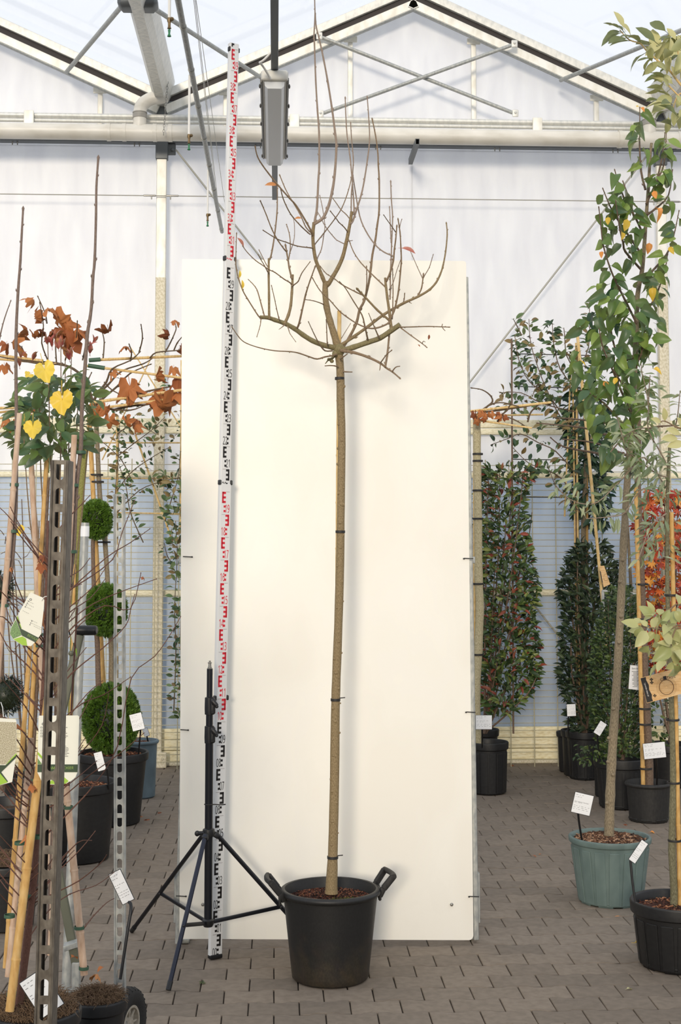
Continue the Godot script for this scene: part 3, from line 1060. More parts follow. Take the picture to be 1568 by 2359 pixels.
# a woody shoot through world points: slightly knotty, with buds when asked
func wood(b: MB, ps: Array, r0: float, r1: float, n := 6, buds := 0, knot := 0.12) -> void:
	var q := smooth(ps, 3)
	var m := q.size()
	var rs := []
	for i in m:
		var t := float(i) / (m - 1)
		var r := lerpf(r0, r1, t)
		if i % 3 == 0 and i > 0: r *= 1.0 + knot * rng.randf_range(0.3, 1.0)
		rs.append(r)
	b.tube(q, rs, n)
	for k in buds:
		var t := (k + 0.6) / buds
		var i := clampi(int(t * (m - 1)), 1, m - 2)
		var dir: Vector3 = (q[i + 1] - q[i - 1]).normalized()
		var side := dir.cross(Vector3(0, 0.3, 1)).normalized() * (1 if k % 2 else -1)
		side = side.rotated(dir, rng.randf_range(-0.9, 0.9))
		var r: float = rs[i]
		var e: Vector3 = q[i] + side * r * 0.7
		b.tube([e, e + side * r * 0.7 + dir * r * 0.8, e + side * r * 0.9 + dir * r * 2.2], [r * 0.55, r * 0.5, r * 0.1], 5, false)
	# bud at the tip
	if buds > 0:
		var e: Vector3 = q[m - 1]
		var dir: Vector3 = (e - q[m - 2]).normalized()
		b.tube([e - dir * r1, e + dir * r1 * 2.5, e + dir * r1 * 5.0], [r1, r1 * 1.5, r1 * 0.2], 6, false)

# pixel polyline -> one branch part
func br(parent: Node, called: String, a: Array, w0: float, w1: float, d0: float, d1: float, m: Material, buds := 4, n := 6) -> MeshInstance3D:
	var b := MB.new()
	var ps := pts(a, d0, d1)
	wood(b, ps, px(w0, d0) / 2, px(w1, d1) / 2, n, buds)
	return part(called, b, m, parent)

# straight stake with nodes: bamboo
func cane(parent: Node, called: String, p: Vector3, q: Vector3, r: float, m: Material, gap := 0.22) -> MeshInstance3D:
	var b := MB.new()
	var l := (q - p).length()
	var ps := [p]
	var rs := [r]
	var s := gap * 0.6
	while s < l - 0.03:
		for e in [[-0.006, 1.0], [-0.002, 1.13], [0.002, 1.13], [0.006, 0.97]]:
			ps.append(p.lerp(q, (s + e[0]) / l)); rs.append(r * e[1])
		s += gap * rng.randf_range(0.85, 1.2)
	ps.append(q); rs.append(r * 0.95)
	b.tube(ps, rs, 9)
	return part(called, b, m, parent)

# ovate leaf, base at the origin, tip at +y, face to +z; len 1
func leaf_shape(width: float, fold: float, curl: float, belly := 0.42, seed_ := 0) -> MB:
	var b := MB.new()
	var rows := 6
	var wob := FastNoiseLite.new()
	wob.seed = seed_
	wob.frequency = 1.7
	var id := []
	for i in rows:
		var t := float(i) / (rows - 1)
		var w := width * pow(sin(PI * pow(t, log(0.5) / log(belly))), 0.75)
		if i == 0: w = width * 0.06
		if i == rows - 1: w = 0.0
		var bend := curl * t * t
		var y := t - 0.18 * absf(curl) * t * t
		for s in [-1.0, -0.5, 0.0, 0.5, 1.0]:
			if i == rows - 1 and s != 0.0: continue
			var zz: float = fold * absf(s) * w - bend + 0.04 * wob.get_noise_2d(s * 0.6, t * 2.0)
			id.append(b.vert(Vector3(s * w * 0.5, y, zz), Vector2(s * 0.5 + 0.5, t)))
	for i in rows - 2:
		for j in 4:
			var a: int = id[i * 5 + j]
			b.tri(a, a + 5, a + 1); b.tri(a + 1, a + 5, a + 6)
	var tip: int = id[(rows - 1) * 5]
	for j in 4:
		var a: int = id[(rows - 2) * 5 + j]
		b.tri(a, tip, a + 1)
	# stalk
	b.tube([Vector3(0, -0.25, 0.0), Vector3(0, 0.02, 0.0)], [0.012, 0.016], 3, false)
	return b

# lobed leaf (plane, maple): radial outline, crumpled
func lobed_shape(lobes: int, depth: float, crumple: float, seed_: int, curl := 0.0) -> MB:
	var b := MB.new()
	var r := RandomNumberGenerator.new()
	r.seed = seed_
	var n := lobes * 4 + 2
	var ce := b.vert(Vector3(0, 0.22, 0))
	var rings := [[], []]
	for k in 2:
		for i in n:
			var a := lerpf(-PI * 0.5 + 0.3, PI * 1.5 - 0.3, float(i) / (n - 1))
			var ph := absf(fposmod((a + PI / 2) / TAU * lobes + 0.0, 1.0) - 0.5) * 2.0
			var rad := 0.62 * (1.0 - depth * ph) * (1.0 + 0.12 * r.randf_range(-1, 1))
			var s := 0.5 if k == 0 else 1.0
			var p := Vector3(cos(a) * rad * s, 0.22 + (sin(a) * rad * s) * 1.1, 0)
			p.z = crumple * r.randf_range(-1, 1) * s - curl * (p.x * p.x * 1.6 + maxf(0, p.y - 0.3) * p.y * 0.8)
			rings[k].append(b.vert(p, Vector2(p.x, p.y)))
	for i in n - 1:
		b.tri(ce, rings[0][i + 1], rings[0][i])
		b.tri(rings[0][i], rings[0][i + 1], rings[1][i + 1]); b.tri(rings[0][i], rings[1][i + 1], rings[1][i])
	b.tube([Vector3(0, -0.3, 0.02), Vector3(0, 0.2, 0.0)], [0.014, 0.014], 3, false)
	return b

# broad heart shaped leaf with a wavy edge
func heart_shape(seed_: int) -> MB:
	var b := MB.new()
	var r := RandomNumberGenerator.new()
	r.seed = seed_
	var n := 34
	var ce := b.vert(Vector3(0, 0.4, -0.02))
	var rings := [[], []]
	for k in 2:
		for i in n:
			var a := lerpf(-PI * 0.5 + 0.16, PI * 1.5 - 0.16, float(i) / (n - 1))
			var tip := exp(-pow((a - PI / 2) / 0.30, 2))
			var base := exp(-pow((absf(a - PI / 2) - PI) / 0.35, 2))
			var rad := 0.42 * (1.0 + 0.38 * tip - 0.25 * base) * (1.0 + 0.05 * sin(i * 2.3 + seed_) + 0.03 * r.randf_range(-1, 1))
			var s := 0.55 if k == 0 else 1.0
			var p := Vector3(cos(a) * rad * s, 0.4 + sin(a) * rad * s, 0)
			p.z = 0.16 * absf(p.x) + 0.03 * sin(i * 1.1 + seed_) * s - 0.14 * maxf(0.0, p.y - 0.5)
			rings[k].append(b.vert(p, Vector2(p.x, p.y)))
	for i in n - 1:
		b.tri(ce, rings[0][i + 1], rings[0][i])
		b.tri(rings[0][i], rings[0][i + 1], rings[1][i + 1]); b.tri(rings[0][i], rings[1][i + 1], rings[1][i])
	b.tube([Vector3(0, -0.35, 0.05), Vector3(0, 0.0, 0.02), Vector3(0, 0.4, -0.01)], [0.014, 0.014, 0.008], 3, false)
	return b

# basis that points a leaf's tip along "dir" with its face towards "up"
func leaf_at(p: Vector3, dir: Vector3, up: Vector3, size: float) -> Transform3D:
	var y := dir.normalized()
	var x := y.cross(up)
	if x.length() < 0.05: x = y.cross(Vector3(0.3, 0.1, 0.9))
	x = x.normalized()
	return Transform3D(Basis(x, y, x.cross(y)).scaled(Vector3.ONE * size), p)

func rdir() -> Vector3:
	var v := Vector3(rng.randf_range(-1, 1), rng.randf_range(-1, 1), rng.randf_range(-1, 1))
	return v.normalized() if v.length() > 0.1 else Vector3.UP

var shapes := {}
func shape(called: String) -> Array:
	if not shapes.has(called):
		var l := []
		match called:
			"pear": for k in 4: l.append(leaf_shape(0.60, 0.14 + 0.13 * k, 0.25 + 0.22 * k, 0.40, k).mesh())
			"lance": for k in 3: l.append(leaf_shape(0.34, 0.25, 0.1 + 0.15 * k, 0.5, k).mesh())
			"willow": for k in 3: l.append(leaf_shape(0.24, 0.3, 0.15 + 0.2 * k, 0.5, k).mesh())
			"leaflet": for k in 3: l.append(leaf_shape(0.38, 0.28, 0.2 + 0.2 * k, 0.52, k).mesh())
			"oval": for k in 3: l.append(leaf_shape(0.46, 0.2, 0.1 + 0.15 * k, 0.5, k).mesh())
			"needle": for k in 2: l.append(leaf_shape(0.16, 0.2, 0.1 + 0.2 * k, 0.5, k).mesh())
			"plane": for k in 5: l.append(lobed_shape(5, 0.42, 0.17, 11 + k, 0.9 + 0.5 * (k % 3)).mesh())
			"broad": for k in 3: l.append(heart_shape(31 + k).mesh())
			"maple": for k in 2: l.append(lobed_shape(7, 0.62, 0.05, 51 + k, 0.5).mesh())
			"scale": for k in 2: l.append(fan_shape(k).mesh())
		shapes[called] = l
	return shapes[called]

# flat little spray of a conifer
func fan_shape(k: int) -> MB:
	var b := MB.new()
	for i in 5:
		var a := (i - 2) * 0.42
		var e := Vector3(sin(a), cos(a), 0.12 * (i % 2) + 0.05 * k)
		b.tube([Vector3(0, 0, 0), e * 0.55, e * (1.0 - 0.1 * absf(i - 2.0))], [0.05, 0.11, 0.02], 4, false)
	return b

# leaves on a thing: the first "single" ones are parts of their own, the rest one lot
func foliage(parent: Node, sh: String, colours: String, ts: Array, single: int, called := "leaf") -> void:
	var ms := shape(sh)
	var mats: Array = M["set_" + colours]
	ts.sort_custom(func(a, b): return a.origin.z > b.origin.z)
	var n := mini(single, ts.size())
	for i in n:
		put(called, ms[rng.randi() % ms.size()], mats[mini(rng.randi() % (mats.size() + 1), mats.size() - 1) if rng.randf() < 0.75 else 0], ts[i], parent)
	if ts.size() <= n: return
	var off := origin_of(parent)
	for k in ms.size():
		var sel := []
		for i in range(n, ts.size()):
			if i % ms.size() == k: sel.append(ts[i])
		if sel.is_empty(): continue
		var mm := MultiMesh.new()
		mm.transform_format = MultiMesh.TRANSFORM_3D
		mm.use_colors = true
		mm.mesh = ms[k]
		mm.instance_count = sel.size()
		for i in sel.size():
			mm.set_instance_transform(i, Transform3D(sel[i].basis, sel[i].origin - off))
			var c: Color = mats[rng.randi() % mats.size()].albedo_color.srgb_to_linear()
			var s := rng.randf_range(0.8, 1.2)
			mm.set_instance_color(i, Color(c.r * s, c.g * s, c.b * s))
		var o := MultiMeshInstance3D.new()
		o.name = "foliage"
		o.multimesh = mm
		o.material_override = M.leaf_many
		parent.add_child(o, true)
		stuff(o)

# a nursery pot standing at p: lathed wall with a lip, ribs, a soil disc with crumbs
func pot(o: Node, p: Vector3, rt: float, rb: float, h: float, m: Material, soil: Material, opt := {}) -> void:
	var t := Transform3D(Basis.IDENTITY, p)
	var lip: float = opt.get("lip", 0.035)
	var fill: float = opt.get("fill", 0.05)
	var w := 0.007
	var rl := lerpf(rb, rt, 1.0 - lip / h)
	var pr := [Vector2(0.001, 0.002), Vector2(rb - 0.008, 0.002), Vector2(rb, 0.008)]
	for k in range(1, 5): pr.append(Vector2(lerpf(rb, rl - 0.008, k / 5.0), 0.008 + (h - lip - 0.012) * k / 5.0))
	pr.append_array([Vector2(rl - 0.008, h - lip - 0.004), Vector2(rt - 0.004, h - lip), Vector2(rt, h - lip + 0.004), Vector2(rt + 0.002, h - 0.006), Vector2(rt - 0.002, h), Vector2(rt - w - 0.004, h), Vector2(rt - w - 0.009, h - 0.006), Vector2(rt - w - 0.012 - (rt - rb) * fill / h, h - fill - 0.012)])
	if opt.has("round_lip"):
		pr = [Vector2(0.001, 0.002), Vector2(rb - 0.008, 0.002), Vector2(rb, 0.01), Vector2(rt - 0.014, h - 0.03)]
		for k in 10: pr.insert(3 + k, Vector2(lerpf(rb, rt - 0.014, (k + 1) / 12.0), 0.01 + (h - 0.04) * (k + 1) / 12.0))
		for k in 9:
			var a := -PI / 2 + PI * 1.15 * k / 8
			pr.append(Vector2(rt - 0.013 + 0.013 * cos(a), h - 0.013 + 0.013 * sin(a)))
		pr.append(Vector2(rt - 0.030 - (rt - rb) * fill / h, h - fill - 0.012))
	var b := MB.new()
	b.lathe(pr, 48, t)
	if opt.has("ribs"):
		for k in opt.ribs:
			var a: float = TAU * (k + 0.3) / opt.ribs
			var dir := Vector3(cos(a), 0, sin(a))
			var sd := Vector3(-sin(a), 0, cos(a))
			b.bar(p + dir * (rb - 0.001) + Vector3(0, 0.01, 0), p + dir * (rl - 0.010) + Vector3(0, h - lip - 0.02, 0), 0.05 if opt.get("wide_ribs", false) else 0.022, 0.008, sd, 0.003)
	if opt.has("feet"):
		for k in 8:
			var a := TAU * (k + 0.5) / 8
			var dir := Vector3(cos(a), 0, sin(a))
			b.bar(p + dir * (rb - 0.012) + Vector3(0, 0.0, 0), p + dir * (rb - 0.002) + Vector3(0, 0.025, 0), 0.07, 0.012, Vector3(-sin(a), 0, cos(a)), 0.003)
	if opt.has("dirt"):
		# dried mud splashed on the lower wall
		var nz := FastNoiseLite.new()
		nz.seed = 5
		nz.frequency = 14.0
		nz.fractal_octaves = 4
		for i in b.v.size():
			var q := b.v[i] - p
			var k := clampf((0.16 - q.y) / 0.14 + 0.8 * nz.get_noise_3dv(q), 0.0, 1.0) * (0.75 + 0.5 * nz.get_noise_3dv(q * 3.0))
			if Vector2(q.x, q.z).length() < rb * 0.97: k = 0.0
			b.c[i] = Color(0.018, 0.018, 0.018).lerp(Color(0.062, 0.046, 0.028), clampf(k, 0, 1))
	part("pot", b, m, o)
	# soil
	b = MB.new()
	var rs := rt - w - 0.012 - (rt - rb) * fill / h + 0.002
	var nr := 9
	var prev := -1
	var heap: float = opt.get("heap", 0.012)
	for i in nr + 1:
		var rr := maxf(0.001, rs * i / nr)
		var k := b.v.size()
		for j in 29:
			var a := TAU * (j % 28) / 28
			var hh := h - fill + (heap * (1.0 - pow(float(i) / nr, 2.0))) + (rng.randf_range(-0.006, 0.006) if i < nr else 0.0)
			b.vert(p + Vector3(rr * cos(a), hh, rr * sin(a)))
		if prev >= 0:
			for j in 28:
				b.tri(prev + j, k + j + 1, k + j); b.tri(prev + j, prev + j + 1, k + j + 1)
		prev = k
	part("soil", b, soil, o)
	if opt.get("chips", 0) > 0:
		b = MB.new()
		var cs: Array = opt.get("chip_colours", [rgb8(70, 36, 24), rgb8(122, 74, 50), rgb8(160, 112, 80), rgb8(44, 26, 20)])
		var cl: float = opt.get("chip_len", 0.018)
		for k in opt.chips:
			var a := rng.randf() * TAU
			var q := sqrt(rng.randf())
			b.col = (cs[rng.randi() % cs.size()] as Color).srgb_to_linear()
			var c := p + Vector3(cos(a) * q * rs * 0.95, h - fill + heap * (1 - q * q) + 0.004, sin(a) * q * rs * 0.95)
			b.box(Transform3D(Basis.from_euler(Vector3(rng.randf_range(-0.6, 0.6), rng.randf() * TAU, rng.randf_range(-0.6, 0.6))), c), Vector3(cl * rng.randf_range(0.5, 1.6), 0.003, cl * rng.randf_range(0.2, 0.6)))
		stuff(part("mulch", b, M.chip, o))

# fine fibres standing up from a coir mat
func fibres(o: Node, p: Vector3, r: float, n: int, heap: float) -> void:
	var b := MB.new()
	for k in n:
		var a := rng.randf() * TAU
		var q := sqrt(rng.randf()) * r
		var s := p + Vector3(cos(a) * q, heap * (1 - q * q / r / r), sin(a) * q)
		var e := s + Vector3(rng.randf_range(-1, 1), rng.randf_range(-0.1, 0.7), rng.randf_range(-1, 1)) * 0.03
		var cc := rng.randf_range(0.6, 1.2)
		b.col = Color(0.20 * cc, 0.125 * cc, 0.07 * cc)
		b.tube([s, (s + e) / 2 + Vector3(0, 0.008, 0), e], [0.0011, 0.0009, 0.0004], 3, false)
	stuff(part("coir_fibres", b, M.chip, o))

func tie(parent: Node, p: Vector3, r: float, called := "tie", m: Material = null, h := 0.006, axis := Vector3.UP) -> void:
	var b := MB.new()
	var y := axis.normalized()
	var x := y.cross(Vector3(0.2, 0.1, 1)).normalized()
	b.lathe([Vector2(r * 0.9, -h), Vector2(r, -h), Vector2(r * 1.02, 0), Vector2(r, h), Vector2(r * 0.9, h)], 14, Transform3D(Basis(x, y, x.cross(y)), p))
	part(called, b, m if m else M.tie_black, parent)

# ---------------------------------------------------------------- the tree in the middle
const TD := 4.86

func build_main_tree() -> void:
	var base := gr(758, 2232)
	base.z = -TD * S
	var o := thing("potted_tree", "tall bare standard tree in a black handled tub before the white board", "tree", base)
	pot(o, base, px(114, TD), px(86.5, TD), 0.352, M.pot_main, M.soil_red, {"round_lip": true, "dirt": true, "fill": 0.045, "chips": 1500, "chip_len": 0.008, "heap": 0.008, "chip_colours": [rgb8(58, 28, 18), rgb8(96, 52, 36), rgb8(40, 22, 16), rgb8(130, 84, 60), rgb8(30, 18, 14)]})
	# two upright handles
	for s in [[-1, 648, 2052, 650, 2030, 621, 1999, 633, 1996], [1, 868, 2052, 869, 2038, 886, 2006, 896, 2007]]:
		var b := MB.new()
		var sg: float = s[0]
		var rr := px(114, TD)
		for e in [-1.0, 1.0]:
			var an: float = e * 0.24 + (0.10 if sg < 0 else -0.22)
			var dir := Vector3(sg * cos(an), 0, sin(an) + 0.0)
			var foot := base + dir * (rr - 0.006) + Vector3(0, 0.315, 0)
			var top := base + dir * (rr + 0.052) + Vector3(0, 0.396, 0)
			b.bar(foot, base + dir * (rr + 0.012) + Vector3(0, 0.35, 0), 0.016, 0.024, dir.cross(Vector3.UP), 0.004)
			b.bar(base + dir * (rr + 0.010) + Vector3(0, 0.345, 0), top, 0.018, 0.026, dir.cross(Vector3.UP), 0.004)
		var an0: float = (0.10 if sg < 0 else -0.22)
		var g := []
		var gr_ := []
		for k in 7:
			var an: float = an0 + lerpf(-0.27, 0.27, k / 6.0)
			g.append(base + Vector3(sg * cos(an), 0, sin(an)) * (rr + 0.053) + Vector3(0, 0.394, 0)); gr_.append(0.011)
		b.tube(g, gr_, 8)
		b.bar(base + Vector3(sg * cos(an0), 0, sin(an0)) * (rr + 0.001) + Vector3(0, 0.345, 0), base + Vector3(sg * cos(an0), 0, sin(an0)) * (rr + 0.001) + Vector3(0, 0.300, 0), 0.12, 0.012, Vector3(0, 0, 1), 0.004)
		part("handle", b, M.pot_black_dusty, o)
	# moss by the stem
	var bm := MB.new()
	for k in 260:
		var a := rng.randf() * TAU
		var q := sqrt(rng.randf())
		var c := base + Vector3(0.075 + cos(a) * q * 0.075, 0.315, 0.085 + sin(a) * q * 0.03)
		bm.tube([c, c + Vector3(rng.randf_range(-0.01, 0.01), rng.randf_range(0.006, 0.018), rng.randf_range(-0.01, 0.01))], [0.0016, 0.0004], 3, false)
	stuff(part("moss", bm, M.moss, o))
	# trunk with pruning scars
	var b := MB.new()
	var tp := [763, 2058, 763.5, 2035, 766, 1975, 768.5, 1880, 770.5, 1780, 772, 1650, 774.5, 1560, 779, 1440, 783, 1300, 784.5, 1200, 786, 1090, 787, 1000, 784.5, 930, 784, 880, 783, 845, 780, 812, 779, 796]
	var tw := [30.0, 27, 22.5, 21.5, 21, 20.5, 20, 19.5, 19, 18.5, 18, 17.5, 18.5, 19, 18.5, 20, 17]
	var tps := smooth(pts(tp, TD, TD), 3)
	var trs := []
	for i in tps.size():
		var f := float(i) / 3.0
		var k := mini(int(f), tw.size() - 2)
		trs.append(px(lerpf(tw[k], tw[k + 1], f - k), TD) / 2 * rng.randf_range(0.97, 1.03))
	b.tube(tps, trs, 18)
	for q in [[788, 917, 7, 6], [792, 890, 5, 6], [781, 878, 6, 4], [780, 978, 5, 3], [787, 1015, 4, 3], [774, 1033, 4, 5], [791, 1055, 4, 4], [776, 1069, 5, 5], [787, 1099, 4, 3], [791, 1124, 4, 4], [788, 1162, 9, 7], [779, 1137, 4, 5], [783, 1205, 6, 4], [791, 1232, 4, 5], [784, 1262, 5, 3], [777, 1304, 5, 4], [788, 1340, 4, 4], [776, 1400, 4, 4], [790, 1385, 3, 4], [780, 1478, 6, 4], [786, 1504, 4, 4], [770, 1518, 5, 5], [774, 1551, 6, 4], [779, 1586, 6, 4], [766, 1632, 5, 5], [783, 1620, 4, 3], [772, 1662, 6, 5], [781, 1688, 5, 4], [766, 1704, 3, 4], [768, 1741, 5, 3], [775, 1778, 5, 3], [761, 1795, 3, 5], [765, 1823, 6, 4], [775, 1850, 5, 3], [766, 1893, 6, 3], [778, 1919, 3, 3], [764, 1947, 5, 3]]:
		# sit on the bark: find the stem's middle and half width at this row
		var kk := 0
		while kk < tw.size() - 2 and float(tp[kk * 2 + 3]) > float(q[1]): kk += 1
		var ff := clampf(inverse_lerp(float(tp[kk * 2 + 1]), float(tp[kk * 2 + 3]), float(q[1])), 0.0, 1.0)
		var mid := lerpf(tp[kk * 2], tp[kk * 2 + 2], ff)
		var hw := lerpf(tw[kk], tw[kk + 1], ff) / 2
		var dx := clampf(q[0] - mid, -hw * 0.96, hw * 0.96)
		var c := at(mid + dx, q[1], TD - px(sqrt(hw * hw - dx * dx) * 0.92, TD) / S)
		b.ball(c, Vector3(px(q[2], TD), px(q[3], TD), px(4, TD)) * 0.72, 8, 5)
	part("trunk", b, M.bark_main, o)
	# swollen fork
	b = MB.new()
	b.ball(at(781, 806, TD - 0.004), Vector3(px(14, TD), px(15, TD), px(13, TD)), 12, 8)
	b.ball(at(772, 815, TD - 0.01), Vector3(px(8, TD), px(9, TD), px(8, TD)), 9, 6)
	b.ball(at(764, 832, TD - 0.012), Vector3(px(5, TD), px(4.5, TD), px(5, TD)), 8, 5)
	b.ball(at(757, 828, TD - 0.015), Vector3(px(4, TD), px(4, TD), px(4, TD)), 8, 5)
	b.tube([at(772, 818, TD - 0.01), at(764, 826, TD - 0.012), at(757, 829, TD - 0.014)], [px(3.4, TD), px(3, TD), px(3, TD)], 6)
	b.tube([at(757, 828, TD - 0.01), at(749, 838, TD - 0.015)], [px(2, TD), px(1, TD)], 5)
	part("fork", b, M.bark_olive, o)
	# bamboo support behind the stem, black ties
	cane(o, "support_cane", at(772, 2020, TD + 0.034), at(781.5, 716, TD + 0.05), px(5.2, TD), M.cane)
	for q in [[782, 872, 11, 0], [783.5, 1225, 11, 0], [772.5, 1612, 11, 1], [766, 1975, 12.5, 1]]:
		tie(o, at(q[0], q[1], TD), px(q[2] * 1.02, TD), "tie", null, px(3, TD))
		if q[3]:
			b = MB.new()
			b.tube([at(q[0] + q[2] - 1, q[1] - 4, TD - 0.008), at(q[0] + q[2] + 11, q[1] - 5, TD - 0.006)], [0.0022, 0.0022], 5)
			part("tie_tail", b, M.tie_black, o)
	crown(o)

func crown(o: Node) -> void:
	var A: Material = M.bark_main
	var O: Material = M.bark_olive
	var T: Material = M.bark_twig
	var P: Material = M.bark_pale
	var D := TD
	# leader and its two forks
	br(o, "branch", [780, 802, 774.5, 789, 768, 766, 760, 740, 752, 707, 748.7, 675, 749.5, 648], 17, 13, D, D, A, 0, 10)
	br(o, "branch", [749, 655, 743, 640, 733, 615, 726, 595, 721.5, 565, 720.5, 540, 723, 512], 9.5, 7.5, D, D - 0.05, A, 0, 8)
	br(o, "branch", [720.5, 540, 725.5, 505, 730, 476, 733, 414, 735, 380, 734.6, 305, 731, 254, 727, 186, 724, 102, 723, 80, 725.3, 34, 724.5, 0, 725, -60], 6, 2.6, D - 0.03, D + 0.05, P, 12)
	br(o, "branch", [722, 517, 738, 507, 747, 497, 757, 473, 766, 435, 771, 397, 774.5, 339, 772, 310, 765, 254, 755, 190, 745, 136, 734.6, 88, 728, 61, 726, 34], 7.5, 3, D - 0.05, D - 0.02, P, 12)
	br(o, "twig", [719, 545, 717.7, 535, 702, 506, 681.5, 473, 666, 456, 640, 426.5, 618, 399, 604, 380, 593, 361, 588, 341], 4.5, 2.8, D - 0.04, D - 0.25, T, 8)
	br(o, "twig", [717, 537, 704, 523, 693.6, 499, 683, 480, 669.5, 457.5, 657, 435, 645, 406], 3.2, 2.6, D - 0.03, D + 0.1, T, 6)
	br(o, "twig", [714, 540, 695, 523, 674.6, 500.5, 662.6, 481.6, 652, 457.5, 647, 438.5], 3.2, 2.4, D - 0.04, D - 0.2, T, 5)
	br(o, "twig", [722, 573, 716, 571, 685, 567, 659, 558, 637, 550, 607.5, 531.5], 3.2, 2.2, D, D - 0.3, T, 6)
	br(o, "twig", [724, 565, 728, 559, 745, 538, 771, 504, 786.6, 480, 799, 449, 807.5, 418, 808, 409], 2.8, 2.2, D, D + 0.2, T, 6)
	br(o, "twig", [729, 605, 731.5, 593, 740, 574, 745, 545, 748, 518, 742, 476, 736.6, 452], 2.8, 2.0, D, D + 0.18, P, 5)
	br(o, "branch", [750, 660, 757, 653, 766, 638, 778, 617, 788.6, 593, 796, 564, 802, 535, 806.7, 510, 810, 487], 11, 7, D, D - 0.04, A, 0, 8)
	br(o, "branch", [807.5, 516, 812.7, 508, 821, 483, 831.7, 449, 839, 414, 846.5, 364, 851, 322, 849, 271, 845.7, 226], 5, 2.6, D - 0.04, D + 0.05, P, 9)
	br(o, "branch", [809, 494, 815, 490, 814, 457, 812, 432, 809, 392, 806, 361, 799, 310, 796, 260, 795, 228], 4.4, 2.8, D - 0.04, D + 0.02, P, 8)
	br(o, "branch", [808.5, 490, 809, 449, 811, 423, 812.6, 390, 813.5, 365, 809, 314, 807.5, 286], 3.4, 2.4, D - 0.04, D - 0.1, P, 6)
	br(o, "twig", [806, 505, 797, 494, 785, 483, 775, 469, 767, 458], 2.6, 2.0, D - 0.03, D + 0.12, T, 4)
	br(o, "twig", [802, 537, 793, 524, 780, 512, 776, 506, 762, 488], 3.0, 2.2, D - 0.03, D - 0.15, T, 4)
	br(o, "twig", [797, 564, 793, 562, 780, 555.6, 771, 549, 750, 523, 740, 504, 731, 488], 2.8, 2.0, D - 0.02, D + 0.22, P, 6)
	# left limb with its upright shoots
	br(o, "branch", [778, 803, 766, 800, 745, 795, 719.5, 785, 697, 771, 678, 757, 655.7, 745, 633, 737, 616, 731.5, 599, 731], 13, 9, D, D - 0.09, O, 0, 9)
	br(o, "twig", [600, 730, 594.6, 727.5, 569.6, 688, 559, 669, 549, 641, 544, 617, 543, 604, 543.5, 569, 544.6, 540], 3.6, 2.2, D - 0.09, D - 0.16, T, 9)
	br(o, "twig", [609, 729, 602, 703, 594, 674, 590, 664.6, 582, 654, 573, 645], 3.6, 1.8, D - 0.09, D - 0.02, T, 5)
	br(o, "branch", [620.5, 735, 619.7, 722, 619.5, 686, 618.7, 634, 619, 595], 6.2, 5, D - 0.085, D - 0.1, A, 0, 7)
	br(o, "twig", [619, 600, 623, 593, 628, 569, 633, 535, 637.6, 492, 638.5, 457, 638.5, 428], 4.2, 2.6, D - 0.1, D - 0.06, T, 8)
	br(o, "twig", [618, 628, 616, 626, 609, 612, 600.6, 598, 595, 588], 2.6, 1.8, D - 0.1, D - 0.2, T, 3)
	br(o, "twig", [618, 615, 614, 611, 606, 595, 597, 577], 2.4, 1.8, D - 0.1, D, T, 3)
	br(o, "twig", [672, 655, 666, 650, 654, 643, 633, 627.5, 621, 622, 607.5, 613, 588.5, 600, 569.6, 581.5, 560, 568.6], 3.4, 2.0, D - 0.08, D - 0.2, T, 8)
	br(o, "branch", [655, 748, 657, 742, 664, 725.7, 669.5, 703, 672, 674, 673, 657, 674, 633], 8, 5.4, D - 0.07, D - 0.03, A, 0, 7)
	br(o, "twig", [672.5, 643, 671, 638, 666, 617, 663.5, 600, 661, 586, 658, 569], 5, 3.6, D - 0.04, D - 0.03, T, 4)
	br(o, "twig", [659, 579, 655, 575, 640, 554, 626, 528, 614, 497, 604, 473, 600, 464], 3.4, 2.6, D - 0.03, D - 0.16, T, 7)
	br(o, "twig", [663.5, 602, 666, 590, 668.6, 569, 667, 543.6, 662.6, 526, 660, 518], 3, 2.2, D - 0.03, D + 0.06, T, 5)
	br(o, "twig", [667, 584, 669, 578, 674.6, 562, 678, 543, 678, 521, 676, 504], 2.2, 1.8, D, D + 0.1, P, 4)
	br(o, "twig", [673, 660, 677, 656, 686.7, 648, 695, 629, 712.5, 605], 3.6, 1.8, D - 0.04, D - 0.14, T, 4)
	br(o, "twig", [683, 757, 687, 750, 692, 731, 702, 686, 705.6, 672, 714, 646, 724.6, 617], 5.4, 3, D - 0.05, D - 0.15, T, 6)
	br(o, "twig", [765, 808, 748.7, 808, 736.6, 794.6, 723, 769, 711, 743], 4, 1.8, D - 0.02, D - 0.16, T, 4)
	br(o, "twig", [644, 739, 642, 733, 637, 712, 631.6, 686, 625.6, 660], 2.8, 1.8, D - 0.09, D - 0.16, T, 5)
	br(o, "twig", [601, 733, 600.6, 738, 599, 750, 592, 774], 2.8, 1.6, D - 0.09, D - 0.12, T, 3)
	br(o, "twig", [662, 752, 665, 760, 668, 769, 680, 786], 3, 1.4, D - 0.08, D - 0.12, T, 3)
	br(o, "twig", [656, 748, 650, 753, 642, 759], 3, 1, D - 0.08, D - 0.12, T, 0)
	br(o, "twig", [774, 816, 767, 819, 749, 822, 730, 827, 712.5, 822, 688, 813.5, 668, 810, 633, 808, 599, 801.5, 568, 791, 552, 779, 535, 755], 4.4, 2, D - 0.02, D - 0.22, T, 12)
	br(o, "twig", [745, 702, 740, 699, 722, 693, 702, 690], 3, 1.8, D, D - 0.08, T, 2)
	br(o, "twig", [755, 795, 753.5, 790, 752, 755, 751, 738], 3.2, 1.8, D - 0.03, D - 0.1, T, 4)
	# right limb
	br(o, "branch", [783, 806, 792, 806, 814, 800, 849, 788, 874.7, 779, 900.5, 762, 921, 748], 13, 12, D, D - 0.08, O, 0, 9)
